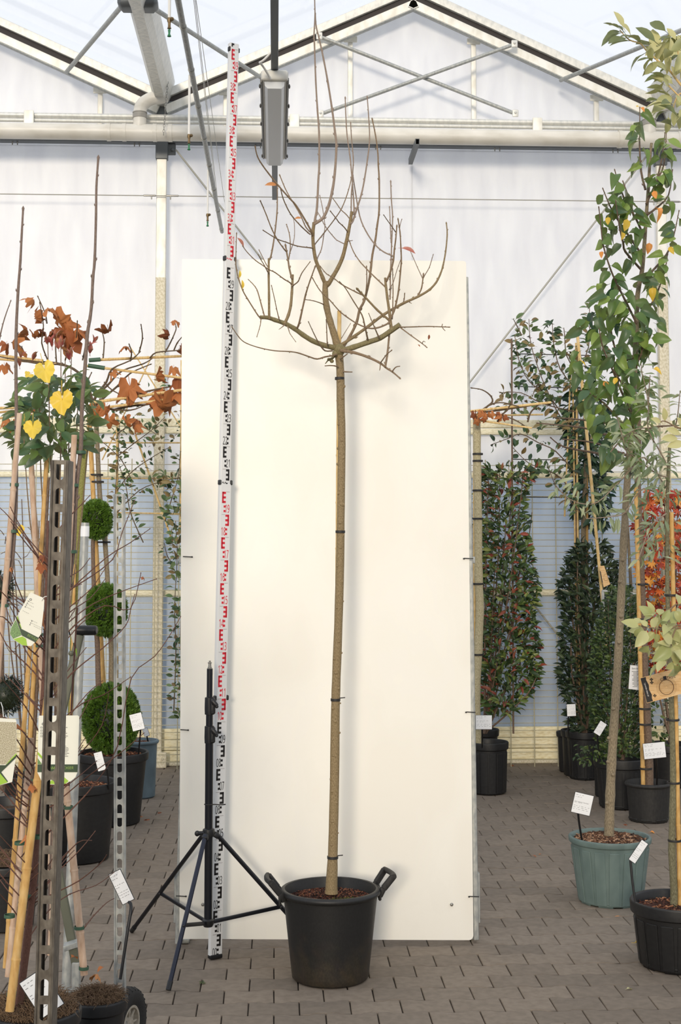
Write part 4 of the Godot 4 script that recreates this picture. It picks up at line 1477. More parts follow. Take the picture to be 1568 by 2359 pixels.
	br(o, "branch", [901, 762, 900.5, 752, 897, 720.5, 892, 686, 888.5, 657, 886.8, 640], 8, 5.4, D - 0.07, D - 0.06, A, 0, 7)
	br(o, "twig", [888, 650, 891, 645, 899, 626, 905.7, 600, 908, 575, 911, 552, 913.5, 524], 5.4, 3, D - 0.06, D - 0.1, T, 5)
	br(o, "twig", [911, 535, 903, 523, 893, 509, 884, 496], 2.4, 1.8, D - 0.09, D - 0.2, T, 3)
	br(o, "twig", [907, 592, 903, 589, 883, 580, 862.7, 562.5, 842, 531.5, 828, 497, 818, 440, 812.7, 406], 3.8, 2.8, D - 0.08, D + 0.05, P, 7)
	br(o, "twig", [898, 690, 899, 665, 898.5, 634, 900.5, 600, 902, 552, 904, 500.5, 901, 457.5, 899.7, 421], 4, 2.8, D - 0.06, D - 0.04, P, 10)
	br(o, "twig", [900.5, 559, 899, 526, 898, 500, 897, 478], 3, 2.4, D - 0.05, D + 0.06, P, 4)
	br(o, "twig", [895, 743, 907, 717, 912.6, 696, 917.8, 669, 922, 626, 924, 600, 923, 569, 921, 535, 917, 508], 4.6, 2.8, D - 0.07, D - 0.15, T, 9)
	br(o, "twig", [920.5, 532, 921, 520, 924.5, 507], 2, 1.6, D - 0.14, D - 0.16, P, 1)
	br(o, "twig", [903, 735, 904, 717, 905, 669, 904, 622], 3.6, 2.2, D - 0.06, D - 0.02, T, 4)
	br(o, "twig", [896, 668, 899, 662, 905.7, 650, 914, 622, 922, 600], 2.2, 1.6, D - 0.06, D - 0.12, P, 4)
	br(o, "branch", [780, 800, 790, 792, 814, 776, 849, 751, 883, 725, 926, 700, 961, 684, 986.6, 669, 1004, 651, 1014, 631, 1020, 612, 1026, 580, 1029.7, 540, 1028, 517], 8, 2.8, D + 0.02, D + 0.10, A, 10, 8)
	br(o, "twig", [961, 684, 965, 676, 971, 662, 974.6, 635], 4, 3, D + 0.08, D + 0.08, T, 2)
	br(o, "twig", [975, 640, 978, 634, 988, 617, 993.5, 600, 997, 588], 2.4, 1.6, D + 0.08, D + 0.04, P, 3)
	br(o, "twig", [974, 642, 971, 637, 961, 615.5, 953, 597, 944.5, 578], 2.4, 1.6, D + 0.08, D + 0.12, P, 3)
	br(o, "twig", [928, 699, 930.5, 690, 931.5, 679], 3.2, 2.2, D + 0.06, D + 0.05, T, 1)
	br(o, "twig", [940, 694, 944, 697, 948, 699], 2.6, 1.2, D + 0.06, D + 0.05, T, 0)
	br(o, "branch", [784, 802, 792, 796, 806, 774, 821, 743, 828, 713.6, 838.5, 693, 849, 651.6, 854, 617, 857.5, 586.6, 864.4, 552, 868.7, 518, 873, 483, 873, 414, 871, 380, 870, 353, 865, 314, 857.6, 277], 7, 2.8, D + 0.03, D + 0.06, T, 14, 8)
	br(o, "twig", [841, 684, 843, 668, 844.6, 643, 844, 617], 3.2, 2.4, D + 0.03, D - 0.02, T, 3)
	br(o, "branch", [898, 741, 893, 735, 869.5, 715, 845.4, 689.5, 833, 677, 825.6, 669], 5.6, 4.4, D - 0.06, D - 0.12, A, 2, 7)
	br(o, "twig", [833, 679, 822, 674, 802, 663.7, 783.4, 653, 767.6, 640, 752, 631, 739, 615.5], 3.6, 2.2, D - 0.11, D - 0.14, T, 7)
	br(o, "twig", [847, 783, 845, 774, 840, 751.5, 833.4, 725.7, 814.4, 694.7, 795.5, 664, 783, 650], 4.4, 1.8, D - 0.05, D - 0.18, T, 6)
	br(o, "twig", [897, 742, 888, 748, 869.5, 755, 849, 756, 823, 746, 797, 729, 780, 715, 759, 691, 736.6, 669, 721, 643], 4.4, 2.4, D - 0.10, D - 0.2, T, 10)
	br(o, "twig", [874, 779, 870, 772, 862.7, 755, 857.5, 743, 849.7, 724], 4, 1.6, D - 0.07, D - 0.13, T, 3)
	br(o, "twig", [918, 752, 923, 753.5, 952, 753, 986.6, 752, 1017.6, 753, 1032, 753.5], 3.2, 2.4, D - 0.08, D - 0.12, T, 5)
	br(o, "twig", [1017, 753, 1019, 746], 2.4, 1.8, D - 0.12, D - 0.12, T, 0)
	br(o, "twig", [1018, 753, 1021, 758, 1025, 762], 2.4, 1.4, D - 0.12, D - 0.14, T, 0)
	br(o, "twig", [919, 751, 924, 756, 945, 772, 969.4, 789.4, 980.6, 798.5], 3.4, 2.2, D - 0.08, D - 0.1, T, 5)
	br(o, "twig", [972, 791, 975, 786, 979, 788], 2.2, 1.4, D - 0.1, D - 0.12, T, 0)
	br(o, "twig", [784, 807, 797, 809.5, 814.4, 812, 845.4, 822, 874.7, 836, 890, 848, 904, 857, 918, 869], 8, 3.4, D - 0.02, D - 0.14, T, 6, 8)
	br(o, "twig", [886.8, 846, 892, 815, 895.4, 781, 897, 768], 5.4, 4.4, D - 0.11, D - 0.02, T, 3)
	br(o, "twig", [876, 836, 881, 829, 890, 817, 900.5, 808], 3.4, 2.2, D - 0.1, D - 0.17, T, 1)
	br(o, "twig", [903, 856, 911, 846, 921, 843.7], 3.4, 2, D - 0.13, D - 0.16, T, 0)
	br(o, "twig", [876, 838, 875, 848, 874, 853], 3, 1.8, D - 0.1, D - 0.12, T, 0)
	br(o, "twig", [790, 856, 798, 856.6, 811, 857], 4, 2.2, D - 0.02, D - 0.06, T, 0)
	br(o, "twig", [778, 845, 771, 843, 760, 842, 748, 843], 4, 2.2, D - 0.02, D - 0.06, T, 0)
	br(o, "twig", [784, 827, 788, 824, 800, 815], 4.4, 2.4, D - 0.03, D - 0.08, T, 0)
	br(o, "twig", [784, 783, 796, 763, 806.7, 746], 1.8, 1.2, D + 0.05, D + 0.1, T, 2)
	br(o, "twig", [799, 556, 806, 555, 812, 554], 2.6, 1.4, D - 0.03, D - 0.07, T, 0)
	br(o, "twig", [803, 552, 814, 580, 829, 603, 843.7, 619, 862.6, 638, 886, 660], 2.4, 3.6, D - 0.04, D - 0.06, T, 5)
	# the last leaves
	var lm := shape("leaflet")
	var q := [
		[640, 427, 608, 422, 30, "set_dry", 2], [694, 503, 680, 499, 17, "set_dry", 2], [561, 568, 547, 542, 24, "set_red_tip", 1],
		[925, 572, 959, 574, 32, "set_red_tip", 1], [551, 640, 555, 623, 17, "set_yellow", 0], [558, 665, 561, 645, 19, "set_yellow", 1],
		[988, 771, 987, 787, 14, "set_dry", 3], [962, 794, 971, 797, 9, "set_dry", 1]]
	for e in q:
		var p := at(e[0], e[1], D - 0.15)
		var t := at(e[2], e[3], D - 0.17)
		put("leaf", lm[rng.randi() % 2], M[e[5]][e[6]], leaf_at(p, t - p, Vector3(0.3, 0.5, 0.8), px(e[4] * 1.05, D)), o)

# ---------------------------------------------------------------- surveyor's staff
func glyphs(text: String, m: Material, t: Transform3D, h: float, wide := 1.0, called := "digits", parent: Node = null, font_name := "Droid Sans", label := "") -> void:
	var tm := TextMesh.new()
	var f := SystemFont.new()
	f.font_names = PackedStringArray([font_name])
	tm.font = f
	tm.text = text
	tm.font_size = 48
	tm.pixel_size = 0.01
	tm.depth = 0.01
	tm.curve_step = 2.0
	var a := tm.get_mesh_arrays()
	var vs: PackedVector3Array = a[Mesh.ARRAY_VERTEX]
	if vs.is_empty(): return
	var lo := vs[0]
	var hi := vs[0]
	for p in vs:
		lo = Vector3(minf(lo.x, p.x), minf(lo.y, p.y), 0); hi = Vector3(maxf(hi.x, p.x), maxf(hi.y, p.y), 0)
	var s := h / (hi.y - lo.y)
	var b := MB.new()
	for p in vs:
		b.vert(t * Vector3((p.x - (lo.x + hi.x) / 2) * s * wide, (p.y - (lo.y + hi.y) / 2) * s, p.z * 0.03))
	var idx: PackedInt32Array = a[Mesh.ARRAY_INDEX] if a[Mesh.ARRAY_INDEX] != null else PackedInt32Array()
	if idx.is_empty(): for i in vs.size(): b.ix.append(i)
	else: b.ix = idx.duplicate()
	part(called, b, m, parent, label)

func build_staff() -> void:
	var fd := -gr(498, 2210).z / S
	var foot := at(498, 2210, fd)
	foot.y = 0.004
	var d := fd + 0.03
	var axis := (at(543, 100, d) - foot).normalized()
	var ang := deg_to_rad(34.0)
	var x0 := (R - axis * R.dot(axis)).normalized()
	var z0 := x0.cross(axis).normalized()
	var x := (x0 * cos(ang) - z0 * sin(ang)).normalized()
	var z := x.cross(axis).normalized()
	var kk := (at(543, 100, d) - foot).length() / 4.025
	var fr := Transform3D(Basis(x, axis * kk, z), foot)
	var o := thing("levelling_staff", "white telescopic measuring staff with red and black decimetre marks", "measuring staff", foot)
	# sections, each narrower and set back a little
	var sec := [[0.0, 1.075, 0.0565, 0.0], [1.055, 2.035, 0.0525, -0.003], [2.015, 3.035, 0.0485, -0.006], [3.015, 4.03, 0.0445, -0.009]]
	for i in 4:
		var s: Array = sec[i]
		var b := MB.new()
		b.box(fr * Transform3D(Basis.IDENTITY, Vector3(0, (s[0] + s[1]) / 2, -0.012 + s[3])), Vector3(s[2], s[1] - s[0], 0.024), 0.003)
		var sn := part("staff_section", b, M.staff_body, o)
		if i < 3:
			b = MB.new()
			for sx in [-1, 1]:
				b.box(fr * Transform3D(Basis.IDENTITY, Vector3(sx * (s[2] / 2 + 0.001), s[1] + (0.028 if i == 0 else 0.006), -0.008 + s[3])), Vector3(0.009, 0.022, 0.022), 0.003)
			part("clip", b, M.black_plastic, sn)
		else:
			b = MB.new()
			for sx in [-1, 1]:
				b.box(fr * Transform3D(Basis.IDENTITY, Vector3(sx * (s[2] / 2 + 0.001), 4.0, -0.008 + s[3])), Vector3(0.007, 0.022, 0.02), 0.003)
			part("clip", b, M.black_plastic, sn)
	var b2 := MB.new()
	b2.box(fr * Transform3D(Basis.IDENTITY, Vector3(0, 0.007, -0.010)), Vector3(0.0575, 0.018, 0.027), 0.003)
	part("foot_cap", b2, M.black_plastic, o)
	# marks: for every decimetre an E of five centimetres and two blocks, alternating sides
	for dm in 40:
		var si := 0 if dm < 11 else (1 if dm < 20 else (2 if dm < 30 else 3))
		var w: float = sec[si][2] * 0.80
		var zf: float = sec[si][3] + 0.0004
		var red := (dm / 10) % 2 == 1
		var m: Material = M.staff_print_red if red else M.staff_print
		var left := dm % 2 == 1
		var sg := -1.0 if left else 1.0
		var y0 := dm * 0.1
		b2 = MB.new()
		# E spine towards the outer edge, arms to the middle line
		var sp := w * 0.17
		var ox := sg * w * 0.42
		b2.box(fr * Transform3D(Basis.IDENTITY, Vector3(ox - sg * sp / 2, y0 + 0.075, zf)), Vector3(sp, 0.05, 0.0008))
		for yy in [0.055, 0.075, 0.095]:
			b2.box(fr * Transform3D(Basis.IDENTITY, Vector3(sg * w * 0.2, y0 + yy, zf)), Vector3(w * 0.4, 0.0095, 0.0008))
		for yy in [0.015, 0.035]:
			b2.box(fr * Transform3D(Basis.IDENTITY, Vector3(sg * w * 0.115, y0 + yy, zf)), Vector3(w * 0.22, 0.0095, 0.0008))
		part("decimetre_mark", b2, m, o)
		if dm < 1: 
			b2 = MB.new()
			b2.box(fr * Transform3D(Basis.IDENTITY, Vector3(-sg * w * 0.24, y0 + 0.1, zf)), Vector3(w * 0.38, 0.0016, 0.0008))
		else:
			b2 = MB.new()
			b2.box(fr * Transform3D(Basis.IDENTITY, Vector3(-sg * w * 0.24, y0 + 0.1, zf)), Vector3(w * 0.38, 0.0014, 0.0008))
		part("tick", b2, M.tick_grey, o)
		glyphs("%02d" % dm, m, fr * Transform3D(Basis.IDENTITY, Vector3(-sg * w * 0.2 - (0.0), y0 + 0.026, zf)), 0.036, 0.42, "digits", o)
	# first mark above the four metre clip
	b2 = MB.new()
	b2.box(fr * Transform3D(Basis.IDENTITY, Vector3(-0.013, 4.018, -0.0085)), Vector3(0.006, 0.016, 0.0008))
	b2.box(fr * Transform3D(Basis.IDENTITY, Vector3(-0.009, 4.022, -0.0085)), Vector3(0.012, 0.008, 0.0008))
	part("decimetre_mark", b2, M.staff_print, o)

# ---------------------------------------------------------------- lighting tripod
func build_tripod() -> void:
	var d := 5.0
	var c := at(482, 2130, d)
	c.y = 0
	var o := thing("light_stand", "black three legged light stand strapped to the measuring staff", "tripod", c)
	var X := at(482, 1700, d).x
	var pt := func(y: float) -> Vector3: return Vector3(X, at(482, y, d).y, -d * S)
	var b := MB.new()
	b.tube([pt.call(2122), pt.call(1700)], [0.0165, 0.0165], 20)
	var lower := part("lower_tube", b, M.black_tube, o)
	b = MB.new()
	b.tube([pt.call(1720), pt.call(1640)], [0.0145, 0.0145], 18)
	part("middle_tube", b, M.black_tube, o)
	b = MB.new()
	b.tube([pt.call(1650), pt.call(1541)], [0.0123, 0.0123], 18)
	part("upper_tube", b, M.black_tube, o)
	b = MB.new()
	var top: Vector3 = pt.call(1541)
	b.lathe([Vector2(0.012, 0.0), Vector2(0.0125, 0.002), Vector2(0.0085, 0.0035), Vector2(0.0085, 0.008), Vector2(0.0065, 0.010), Vector2(0.0062, 0.022), Vector2(0.0085, 0.0235), Vector2(0.0085, 0.027), Vector2(0.004, 0.028), Vector2(0.004, 0.034), Vector2(0.0005, 0.0345)], 16, Transform3D(Basis.IDENTITY, top))
	part("spigot", b, M.bolt, o)
	for y in [1626.0, 1692.0]:
		var p: Vector3 = pt.call(y)
		b = MB.new()
		b.lathe([Vector2(0.012, -0.037), Vector2(0.0195, -0.035), Vector2(0.0205, -0.01), Vector2(0.0195, 0.034), Vector2(0.012, 0.037)], 18, Transform3D(Basis.IDENTITY, p))
		b.box(Transform3D(Basis.IDENTITY, p + Vector3(0.014, 0, 0.014)), Vector3(0.022, 0.066, 0.022), 0.005)
		var cl := part("clamp", b, M.black_plastic, o)
		b = MB.new()
		b.tube([p + Vector3(0.014, 0.016, 0.02), p + Vector3(0.020, 0.014, 0.034)], [0.008, 0.01], 10)
		b.bar(p + Vector3(0.012, 0.028, 0.034), p + Vector3(0.034, 0.0, 0.036), 0.012, 0.018, Vector3(0, 0, 1), 0.005)
		b.bar(p + Vector3(0.030, 0.006, 0.036), p + Vector3(0.033, -0.006, 0.036), 0.01, 0.014, Vector3(0, 0, 1), 0.004)
		part("clamp_knob", b, M.black_plastic, cl)
		b = MB.new()
		b.tube([p + Vector3(0.013, -0.022, 0.018), p + Vector3(0.015, -0.022, 0.031)], [0.006, 0.005], 10)
		part("clamp_bolt", b, M.black_plastic, cl)
	# collars
	var hub: Vector3 = pt.call(1918)
	b = MB.new()
	b.lathe([Vector2(0.016, -0.016), Vector2(0.024, -0.014), Vector2(0.026, 0.0), Vector2(0.024, 0.014), Vector2(0.016, 0.018)], 18, Transform3D(Basis.IDENTITY, hub))
	var col := part("leg_collar", b, M.black_plastic, o)
	b = MB.new()
	b.tube([hub + Vector3(-0.02, 0.002, 0.012), hub + Vector3(-0.042, 0.0, 0.016)], [0.007, 0.009], 10)
	b.ball(hub + Vector3(-0.046, 0.0, 0.017), Vector3(0.011, 0.012, 0.006), 10, 6)
	part("collar_knob", b, M.black_plastic, col)
	var low: Vector3 = pt.call(2124)
	b = MB.new()
	b.lathe([Vector2(0.001, -0.02), Vector2(0.018, -0.018), Vector2(0.024, -0.006), Vector2(0.024, 0.008), Vector2(0.016, 0.014)], 18, Transform3D(Basis.IDENTITY, low))
	part("brace_collar", b, M.black_plastic, o)
	# legs: left, front, right behind the tub
	var feet := [gr(304, 2150), gr(388, 2286), Vector3(0.20, 0.0, -5.955)]
	for i in 3:
		var f: Vector3 = feet[i]
		f.y = 0.012
		var out := Vector3(f.x - hub.x, 0, f.z - hub.z).normalized()
		var s := hub + out * 0.03 + Vector3(0, -0.004, 0)
		b = MB.new()
		b.tube([s, f], [0.0095, 0.0095], 8)
		var leg := part("leg", b, M.blue_black_tube if i == 1 else M.black_tube, o)
		b = MB.new()
		var dir := (f - s).normalized()
		b.tube([f - dir * 0.03, f + dir * 0.004], [0.0112, 0.0108], 10)
		part("rubber_foot", b, M.black_plastic, leg)
		# brace from the low collar to the leg
		var q := s.lerp(f, [0.60, 0.60, 0.61][i])
		b = MB.new()
		var a := low + out * 0.022
		b.bar(a, q, 0.016, 0.007, Vector3.UP, 0.002)
		b.ball(q + Vector3(0, 0, 0.012), Vector3(0.005, 0.005, 0.004), 8, 4)
		part("brace", b, M.black_tube, o)
		b = MB.new()
		b.bar(hub + out * 0.02 + Vector3(0, -0.005, 0), hub + out * 0.042 + Vector3(0, -0.02, 0), 0.026, 0.022, out.cross(Vector3.UP), 0.004)
		part("leg_bracket", b, M.black_plastic, col)
	# strap round staff and tube
	b = MB.new()
	var y := at(482, 1853, d).y
	var ring := [Vector3(X - 0.018, y + 0.001, -d * S + 0.002), Vector3(X + 0.0, y + 0.001, -d * S + 0.0185), at(492, 1853, d + 0.0), at(507, 1854, 5.055), at(519, 1853, 5.075)]
	b.tube(smooth(ring, 3), [0.0026, 0.0026, 0.0026, 0.0026, 0.0026, 0.0026, 0.0026, 0.0026, 0.0026, 0.0026, 0.0026, 0.0026, 0.0026], 5)
	part("strap", b, M.tie_black, o)

# ---------------------------------------------------------------- plant helpers
# random leaves inside an outline given as rows [y, left, right] in the photograph, at depth d, "deep" metres thick
func fill(rows: Array, d: float, deep: float, n: int, s0: float, s1: float, up := 0.4, droop := 0.0, axis_x := -1.0) -> Array:
	var out := []
	var area := []
	var total := 0.0
	for i in rows.size() - 1:
		var a: float = (rows[i + 1][0] - rows[i][0]) * (rows[i][2] - rows[i][1] + rows[i + 1][2] - rows[i + 1][1]) * 0.5
		total += a; area.append(total)
	for k in n:
		var r := rng.randf() * total
		var i := 0
		while area[i] < r: i += 1
		var t := rng.randf()
		var y := lerpf(rows[i][0], rows[i + 1][0], t)
		var l := lerpf(rows[i][1], rows[i + 1][1], t)
		var rr := lerpf(rows[i][2], rows[i + 1][2], t)
		var u := rng.randf()
		var x := lerpf(l, rr, u)
		var thick := deep * sqrt(maxf(0.05, 1.0 - pow(u * 2 - 1, 2)))
		var q := rng.randf_range(-1, 1)
		var p := at(x, y, d + q * thick)
		var ax := (l + rr) / 2 if axis_x < 0 else axis_x
		var away := Vector3(signf(x - ax) * (0.3 + absf(u - 0.5) * 1.4), 0, -q * 0.8)
		var dir := (away + rdir() * 0.8 + Vector3(0, up - droop, 0)).normalized()
		out.append(leaf_at(p, dir, (Vector3(0, 0.7, 0.6) + rdir() * 0.7).normalized(), px(rng.randf_range(s0, s1), d)))
	return out

# leaves along pixel polylines
func along(list: Array, d0: float, gap: float, s0: float, s1: float, up: float, spread := 1.0, start := 0.0) -> Array:
	var out := []
	for a in list:
		var ps := smooth(pts(a, d0, d0), 3)
		var acc := px(gap, d0) * rng.randf()
		var run := 0.0
		var whole := 0.0
		for i in ps.size() - 1: whole += (ps[i + 1] - ps[i]).length()
		for i in ps.size() - 1:
			var v: Vector3 = ps[i + 1] - ps[i]
			var l := v.length()
			run += l
			acc += l
			while acc > px(gap, d0):
				acc -= px(gap, d0)
				if run / whole < start: continue
				var p: Vector3 = ps[i] + v * rng.randf()
				var o := v.normalized().cross(rdir()).normalized()
				var dir := (o * spread + v.normalized() * 0.2 + Vector3(0, up, 0)).normalized()
				out.append(leaf_at(p + dir * px(6, d0), dir, (Vector3(0, 0.5, 0.8) + rdir() * 0.6).normalized(), px(rng.randf_range(s0, s1), d0)))
	return out

# stems of a bushy plant: from the soil up into the outline
func stems(o: Node, x: float, y: float, d: float, tops: Array, w0: float, w1: float, m: Material, deep := 0.06) -> void:
	for q in tops:
		var b := MB.new()
		var dd := d + rng.randf_range(-deep, deep)
		var ps := [at(x + rng.randf_range(-4, 4), y, d + rng.randf_range(-0.02, 0.02)), at(lerpf(x, q[0], 0.35) + rng.randf_range(-4, 4), lerpf(y, q[1], 0.3), lerpf(d, dd, 0.5)), at(lerpf(x, q[0], 0.8) + rng.randf_range(-5, 5), lerpf(y, q[1], 0.68), dd), at(q[0], q[1], dd)]
		wood(b, ps, px(w0, d) / 2, px(w1, d) / 2, 5, 0)
		part("stem", b, m, o)

# flat piece with the outline given in photograph pixels at depth d
func flat(o: Node, called: String, pp: Array, d: float, m: Material, th := 0.0012, label := "") -> MeshInstance3D:
	var poly := PackedVector2Array()
	var c := at(pp[0], pp[1], d)
	for i in pp.size() / 2:
		var p := at(pp[i * 2], pp[i * 2 + 1], d) - c
		poly.append(Vector2(p.x, p.y))
	var b := MB.new()
	b.prism(poly, th, Transform3D(Basis.IDENTITY, c))
	return part(called, b, m, o, label)

# a printed plant label on a stake; corners clockwise from the top left, stake points
func stake_label(label: String, c: Array, d: float, stake: Array, sd: float, text := [], group := "printed plant labels on black stakes") -> Node3D:
	var foot := at(stake[stake.size() - 2], stake[stake.size() - 1], sd)
	var o := thing("plant_label", label, "label", foot, group)
	var p := []
	for i in 4: p.append(at(c[i * 2], c[i * 2 + 1], d))
	var x: Vector3 = (p[1] - p[0])
	var y: Vector3 = (p[0] - p[3])
	var w := x.length()
	var h := y.length()
	x /= w
	y = (y - x * y.dot(x)).normalized()
	var z := x.cross(y)
	var ce: Vector3 = (p[0] + p[2]) / 2
	var t := Transform3D(Basis(x, y, z), ce)
	var b := MB.new()
	b.box(t * Transform3D(Basis.IDENTITY, Vector3(0, 0, -0.0016)), Vector3(w + 0.004, h + 0.004, 0.0024), 0.001)
	part("backing", b, M.black_plastic, o)
	b = MB.new()
	b.box(t, Vector3(w, h, 0.0014), 0.0005)
	part("card", b, M.card_white, o)
	b = MB.new()
	var s := []
	var rs := []
	for i in stake.size() / 2:
		s.append(at(stake[i * 2], stake[i * 2 + 1], lerpf(d + 0.004, sd, float(i) / (stake.size() / 2 - 1))))
		rs.append(lerpf(0.0055, 0.0045, float(i) / (stake.size() / 2)))
	b.tube(smooth(s, 3), lin(rs[0], rs[-1], (s.size() - 1) * 3 + 1 if s.size() > 2 else 2), 8)
	part("stake", b, M.black_plastic, o)
	# faint lines of print, too small to read
	b = MB.new()
	var rows := [[0.40, 0.16, 0.5], [0.30, 0.10, 0.4], [0.10, 0.04, 0.75], [0.02, 0.06, 0.4], [-0.14, 0.06, 0.85], [-0.22, 0.06, 0.85], [-0.30, 0.06, 0.8]]
	for r in rows:
		if text.size() and (r[0] == 0.10): continue
		var u: float = -0.44
		while u < r[2] - 0.46:
			var l := rng.randf_range(0.04, 0.13)
			b.box(t * Transform3D(Basis.IDENTITY, Vector3((u + l / 2) * w, r[0] * h, 0.0008)), Vector3(l * w, h * 0.013, 0.0004))
			u += l + rng.randf_range(0.02, 0.14)
	part("print", b, M.card_ink, o)
	for q in text:
		glyphs(q[0], M.card_ink, t * Transform3D(Basis.IDENTITY, Vector3(q[1] * w, q[2] * h, 0.0008)), q[3] * h, q[4], "print", o)
	return o

func lin(a: float, b: float, n: int) -> Array:
	var l := []
	for i in n: l.append(lerpf(a, b, float(i) / maxf(1, n - 1)))
	return l

# ---------------------------------------------------------------- right of the board
func build_right() -> void:
	# --- roof shaped tree right beside the board
	var d := 8.3
	var base := gr(1124, 1826)
	var dz := -base.z / S
	var o := thing("roof_tree", "pale stemmed roof trained tree close beside the right edge of the board", "tree", base)
	pot(o, base, px(47, dz), px(40, dz), 0.355, M.pot_black, M.soil_red, {"ribs": 14, "wide_ribs": true, "lip": 0.05, "chips": 120})
	var b := MB.new()
	wood(b, pts([1105, 1735, 1099, 1680, 1096, 1600, 1101, 1500, 1105, 1400, 1102, 1330, 1101, 1200, 1099, 1080, 1098, 1000, 1097, 960], dz, dz), px(10, dz), px(8.5, dz), 12)
	part("trunk", b, M.bark_light, o)
	cane(o, "cane", at(1092, 1730, dz + 0.03), at(1093, 968, dz + 0.03), px(4, dz), M.cane)
	for y in [1046, 1062, 1130, 1195, 1345, 1508]: tie(o, at(1100, y, dz), px(12, dz), "tie", null, px(2.2, dz))
	for q in [[1060, 950, 1269, 927, 6], [1088, 958, 1250, 955, 4.5], [1098, 968, 1225, 986, 4.5], [1050, 975, 1130, 940, 4]]:
		cane(o, "frame_cane", at(q[0], q[1], dz - 0.1), at(q[2], q[3], dz - 0.25 + rng.randf() * 0.4), px(q[4] * 0.5, dz), M.cane)
	for q in [[1097, 965, 1110, 945, 1135, 930, 1160, 928, 1190, 935], [1097, 962, 1120, 938, 1134, 925, 1128, 910, 1110, 898, 1088, 894], [1100, 955, 1140, 955, 1180, 965, 1210, 982], [1099, 952, 1150, 945, 1200, 938, 1250, 930], [1215, 972, 1222, 950, 1240, 932, 1256, 926], [1147, 975, 1150, 960, 1168, 945, 1175, 930]]:
		br(o, "vine", q, 5, 2.4, dz - 0.08, dz - 0.15, M.vine, 3)
	var dl := []
	for q in [[1115, 950], [1122, 958], [1108, 948], [1155, 955], [1160, 958], [1150, 952], [1098, 965], [1118, 962], [1130, 951], [1093, 950]]:
		dl.append(leaf_at(at(q[0], q[1], dz - 0.15), Vector3(rng.randf_range(-0.4, 0.4), -1, 0.2), Vector3(rng.randf_range(-1, 1), 0.2, 1), px(rng.randf_range(14, 22), dz)))
	foliage(o, "plane", "dry", dl, 40)
	stake_label("white plant label in front of the black tub beside the board", [1095, 1648, 1132, 1648, 1133, 1680, 1096, 1680], 8.15, [1110, 1680, 1110, 1722], 8.25)

	# --- photinia on a trellis
	base = gr(1116, 1740)
	base = Vector3(at(1112, 1740, 8.95).x, 0, -8.95 * S)
	o = thing("photinia_trellis", "red tipped evergreen hedge on a cane frame against the mesh fence", "shrub", base)
	pot(o, base, 0.12, 0.10, 0.36, M.pot_black, M.soil_red, {"lip": 0.05})
	d = 8.75
	stems(o, 1116, 1690, d, [[1125, 1100], [1150, 1090], [1180, 1110], [1205, 1090], [1225, 1180], [1230, 1380], [1235, 1560], [1200, 1250], [1140, 1300], [1120, 1400], [1165, 1200], [1215, 1450]], 5, 2, M.bark_brown, 0.1)
	cane(o, "frame_cane", at(1182, 1690, d), at(1178, 780, d), px(2.2, d), M.bark_brown, 0.3)
	foliage(o, "leaflet", "photinia", fill([[1075, 1118, 1240], [1110, 1106, 1225], [1160, 1104, 1205], [1250, 1104, 1216], [1290, 1104, 1222], [1350, 1104, 1240], [1420, 1104, 1225], [1480, 1106, 1238], [1560, 1108, 1240], [1610, 1108, 1220], [1640, 1120, 1180], [1655, 1130, 1165]], d, 0.14, 2300, 15, 25, 0.5), 150)

	# --- taller espalier behind it, lighter leaves
	base = Vector3(at(1330, 1700, 9.02).x, 0, -9.02 * S)
	o = thing("espalier_shrub", "loose green espalier on canes above the red tipped hedge", "shrub", base)
	pot(o, base, 0.125, 0.105, 0.34, M.pot_black, M.soil_red, {"lip": 0.05})
	d = 8.98
	for q in [[1329, 1650, 1318, 810, 5], [1334, 1655, 1326, 790, 4.5], [1300, 1190, 1316, 812, 4]]: cane(o, "cane", at(q[0], q[1], d), at(q[2], q[3], d), px(q[4] / 2, d), M.cane)
	for q in [[1187, 815, 1400, 820], [1184, 890, 1380, 896], [1180, 1058, 1330, 1060], [1185, 1145, 1330, 1146]]:
		b = MB.new()
		b.tube([at(q[0], q[1], d + 0.01), at(q[2], q[3], d + 0.01)], [px(1.1, d), px(1.1, d)], 5)
		part("frame_wire", b, M.tie_black, o)
	stems(o, 1330, 1600, d, [[1330, 800]], 9, 4, M.bark_brown)
	var el := [[1330, 1010, 1290, 960, 1260, 900, 1240, 850, 1222, 790, 1218, 735], [1325, 1090, 1280, 1040, 1240, 1020, 1200, 1000, 1170, 1010, 1130, 1025], [1325, 1000, 1270, 920, 1220, 880, 1195, 830, 1185, 770], [1330, 900, 1290, 850, 1275, 790, 1272, 745], [1330, 860, 1305, 820, 1300, 770, 1298, 755], [1330, 1150, 1290, 1100, 1250, 1080, 1215, 1065, 1180, 1030], [1330, 950, 1250, 930, 1200, 905, 1150, 905], [1335, 1180, 1300, 1140, 1280, 1120, 1262, 1075], [1200, 770, 1190, 750, 1182, 735], [1335, 850, 1355, 800, 1358, 740, 1356, 690], [1335, 900, 1370, 860, 1385, 800]]
	for q in el: br(o, "twig", q, 3.2, 1.6, d, d - 0.08, M.bark_brown, 0, 5)
	var ts := along(el, d - 0.04, 5.0, 16, 25, 0.1, 1.0)
	ts.append_array(fill([[745, 1190, 1260], [800, 1175, 1330], [860, 1190, 1390], [900, 1145, 1330], [935, 1150, 1250], [990, 1215, 1340]], d, 0.15, 210, 15, 24, 0.15))
	foliage(o, "oval", "espalier", ts, 110)

	# --- climber round a leaning cane pair
	base = gr(1392, 1795)
	base = Vector3(at(1352, 1700, 9.1).x, 0, -9.1 * S)
	o = thing("climber_standard", "dark green climber wound round leaning canes above the laurel", "plant", base)
	pot(o, base, 0.13, 0.11, 0.32, M.pot_black, M.soil_red, {"lip": 0.05})
	d = 9.08
